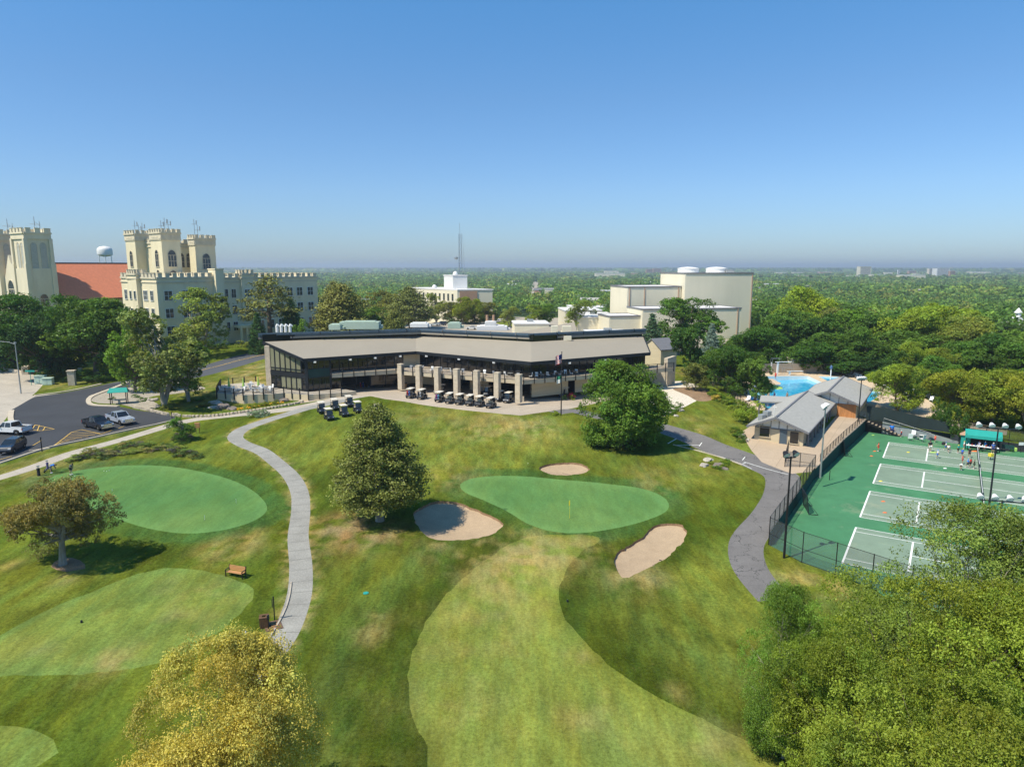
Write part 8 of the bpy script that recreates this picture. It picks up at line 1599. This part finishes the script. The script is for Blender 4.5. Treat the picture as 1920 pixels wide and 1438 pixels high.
for k, (wm_, rm_) in enumerate((('cream_panel', 'shingle'), ('white_paint', 'white_roof'), ('brick_brown', 'trim_dark'))):
    t = thing('house', 'x', 'house'); L1, W1 = 8 + 3 * k, 5; mb = MB(); mb.prism([(-L1, -W1), (L1, -W1), (L1, W1), (-L1, W1)], -3, 8); mb.add([(-L1, -W1, 8), (-L1, W1, 8), (-L1, 0, 11), (L1, -W1, 8), (L1, W1, 8), (L1, 0, 11)], [(0, 2, 1), (3, 4, 5)]); mb.build('wall', M[wm_], t)
    mb = MB(); mb.slab([(-L1 - .5, -W1 - .6, 7.8), (L1 + .5, -W1 - .6, 7.8), (L1 + .5, 0, 11.2), (-L1 - .5, 0, 11.2)], .2); mb.slab([(-L1 - .5, 0, 11.2), (L1 + .5, 0, 11.2), (L1 + .5, W1 + .6, 7.8), (-L1 - .5, W1 + .6, 7.8)], .2); mb.build('roof', M[rm_], t); protoh.append(t)
for i, (x, y) in enumerate(hp): place(protoh[i % 3], (x, y, zt1(x, y)), rg.uniform(-.6, .6), ['cream house with grey gabled roof among the trees of the far plain', 'white house with pale gabled roof among the trees of the far plain', 'brown brick house with dark gabled roof among the trees of the far plain'][i % 3], 'houses scattered in the wooded plain')
def canopy(n, r0, r1, Rm, leaf, size, hgt):
    r = np.sqrt(rg.uniform(r0 ** 2, r1 ** 2, n)); a = rg.uniform(-.84, .84, n); x = r * np.sin(a * .93); y = r * np.cos(a * .93)
    keep = np.array([clear_of(a_, b_) for a_, b_ in zip(x, y)])
    for P in lots: keep &= ~pip(P, x, y)
    dens_ = fbm(x / 300, y / 300, 3); keep &= (dens_ > .30) | (r < 1200)
    for p, q in hp: keep &= ~((np.abs(x - p) < 15) & (y > q - 34) & (y < q + 13))
    x, y, r = x[keep], y[keep], r[keep]; n = len(x); z = zt(x, y); R = Rm * rg.uniform(.65, 1.35, n); H = hgt * rg.uniform(.7, 1.25, n)
    d = unit(rg.normal(size=(n, leaf, 3)) + np.array([0, 0, .55])); d[..., 2] = np.abs(d[..., 2]) * .9 - .12
    ph = rg.uniform(0, 6, (n, 1)); bump = 1 + .18 * np.sin(5 * np.arctan2(d[..., 1], d[..., 0]) + ph) + .14 * np.sin(9 * d[..., 2] + ph * 2) + rg.uniform(-.1, .1, (n, leaf))
    P = np.stack([x[:, None] + d[..., 0] * R[:, None] * bump, y[:, None] + d[..., 1] * R[:, None] * bump, z[:, None] + H[:, None] * .42 + d[..., 2] * H[:, None] * .6 * bump], -1)
    N = unit(d * .9 + rg.normal(size=d.shape) * .45 + np.array([0, 0, .25]))
    pal = np.array([(.050, .090, .015), (.032, .065, .012), (.068, .110, .018), (.085, .095, .022), (.045, .082, .016), (.10, .13, .02)]); t = pal[rg.choice(6, n, p=[.3, .25, .18, .1, .12, .05])] * rg.uniform(.75, 1.3, (n, 1))
    T_ = t[:, None] * rg.uniform(.75, 1.3, (n, leaf, 1)); T_ = T_ + 0 * P
    return P.reshape(-1, 3), N.reshape(-1, 3), T_.reshape(-1, 3), np.full(n * leaf, size) * rg.uniform(.7, 1.3, n * leaf)
parts = [canopy(1500, 300, 470, 6.0, 150, 1.5, 12), canopy(5200, 440, 950, 6.5, 110, 1.9, 12.5), canopy(11000, 900, 2300, 9.5, 44, 4.2, 13), canopy(12000, 2200, 6500, 24, 18, 14, 13), canopy(5000, 6000, 16000, 90, 10, 60, 15)]
P, N, T_, S = [np.concatenate([p[i] for p in parts]) for i in range(4)]
me = leafmesh('far_wood', P, N, S, T_ , 'leaves', .8); o = bpy.data.objects.new('far_wood', me); COL.objects.link(o); o.color = (1, 1, 1, 1)
tag(o, 'wooded plain stretching to the horizon', None, None, 'stuff')
# ---------------------------------------------------------------- haze
hm = bpy.data.materials.new('haze'); hm.use_nodes = True; t = hm.node_tree; t.nodes.clear(); ou = t.nodes.new('ShaderNodeOutputMaterial'); pv = t.nodes.new('ShaderNodeVolumePrincipled')
pv.inputs['Color'].default_value = (.72, .82, .92, 1); pv.inputs['Density'].default_value = 1.6e-4; pv.inputs['Anisotropy'].default_value = .2; t.links.new(pv.outputs[0], ou.inputs['Volume'])
mb = MB(); mb.box((0, 0, 5), (64000, 64000, 150)); ho = mb.build('haze', hm); tag(ho, kind='stuff')
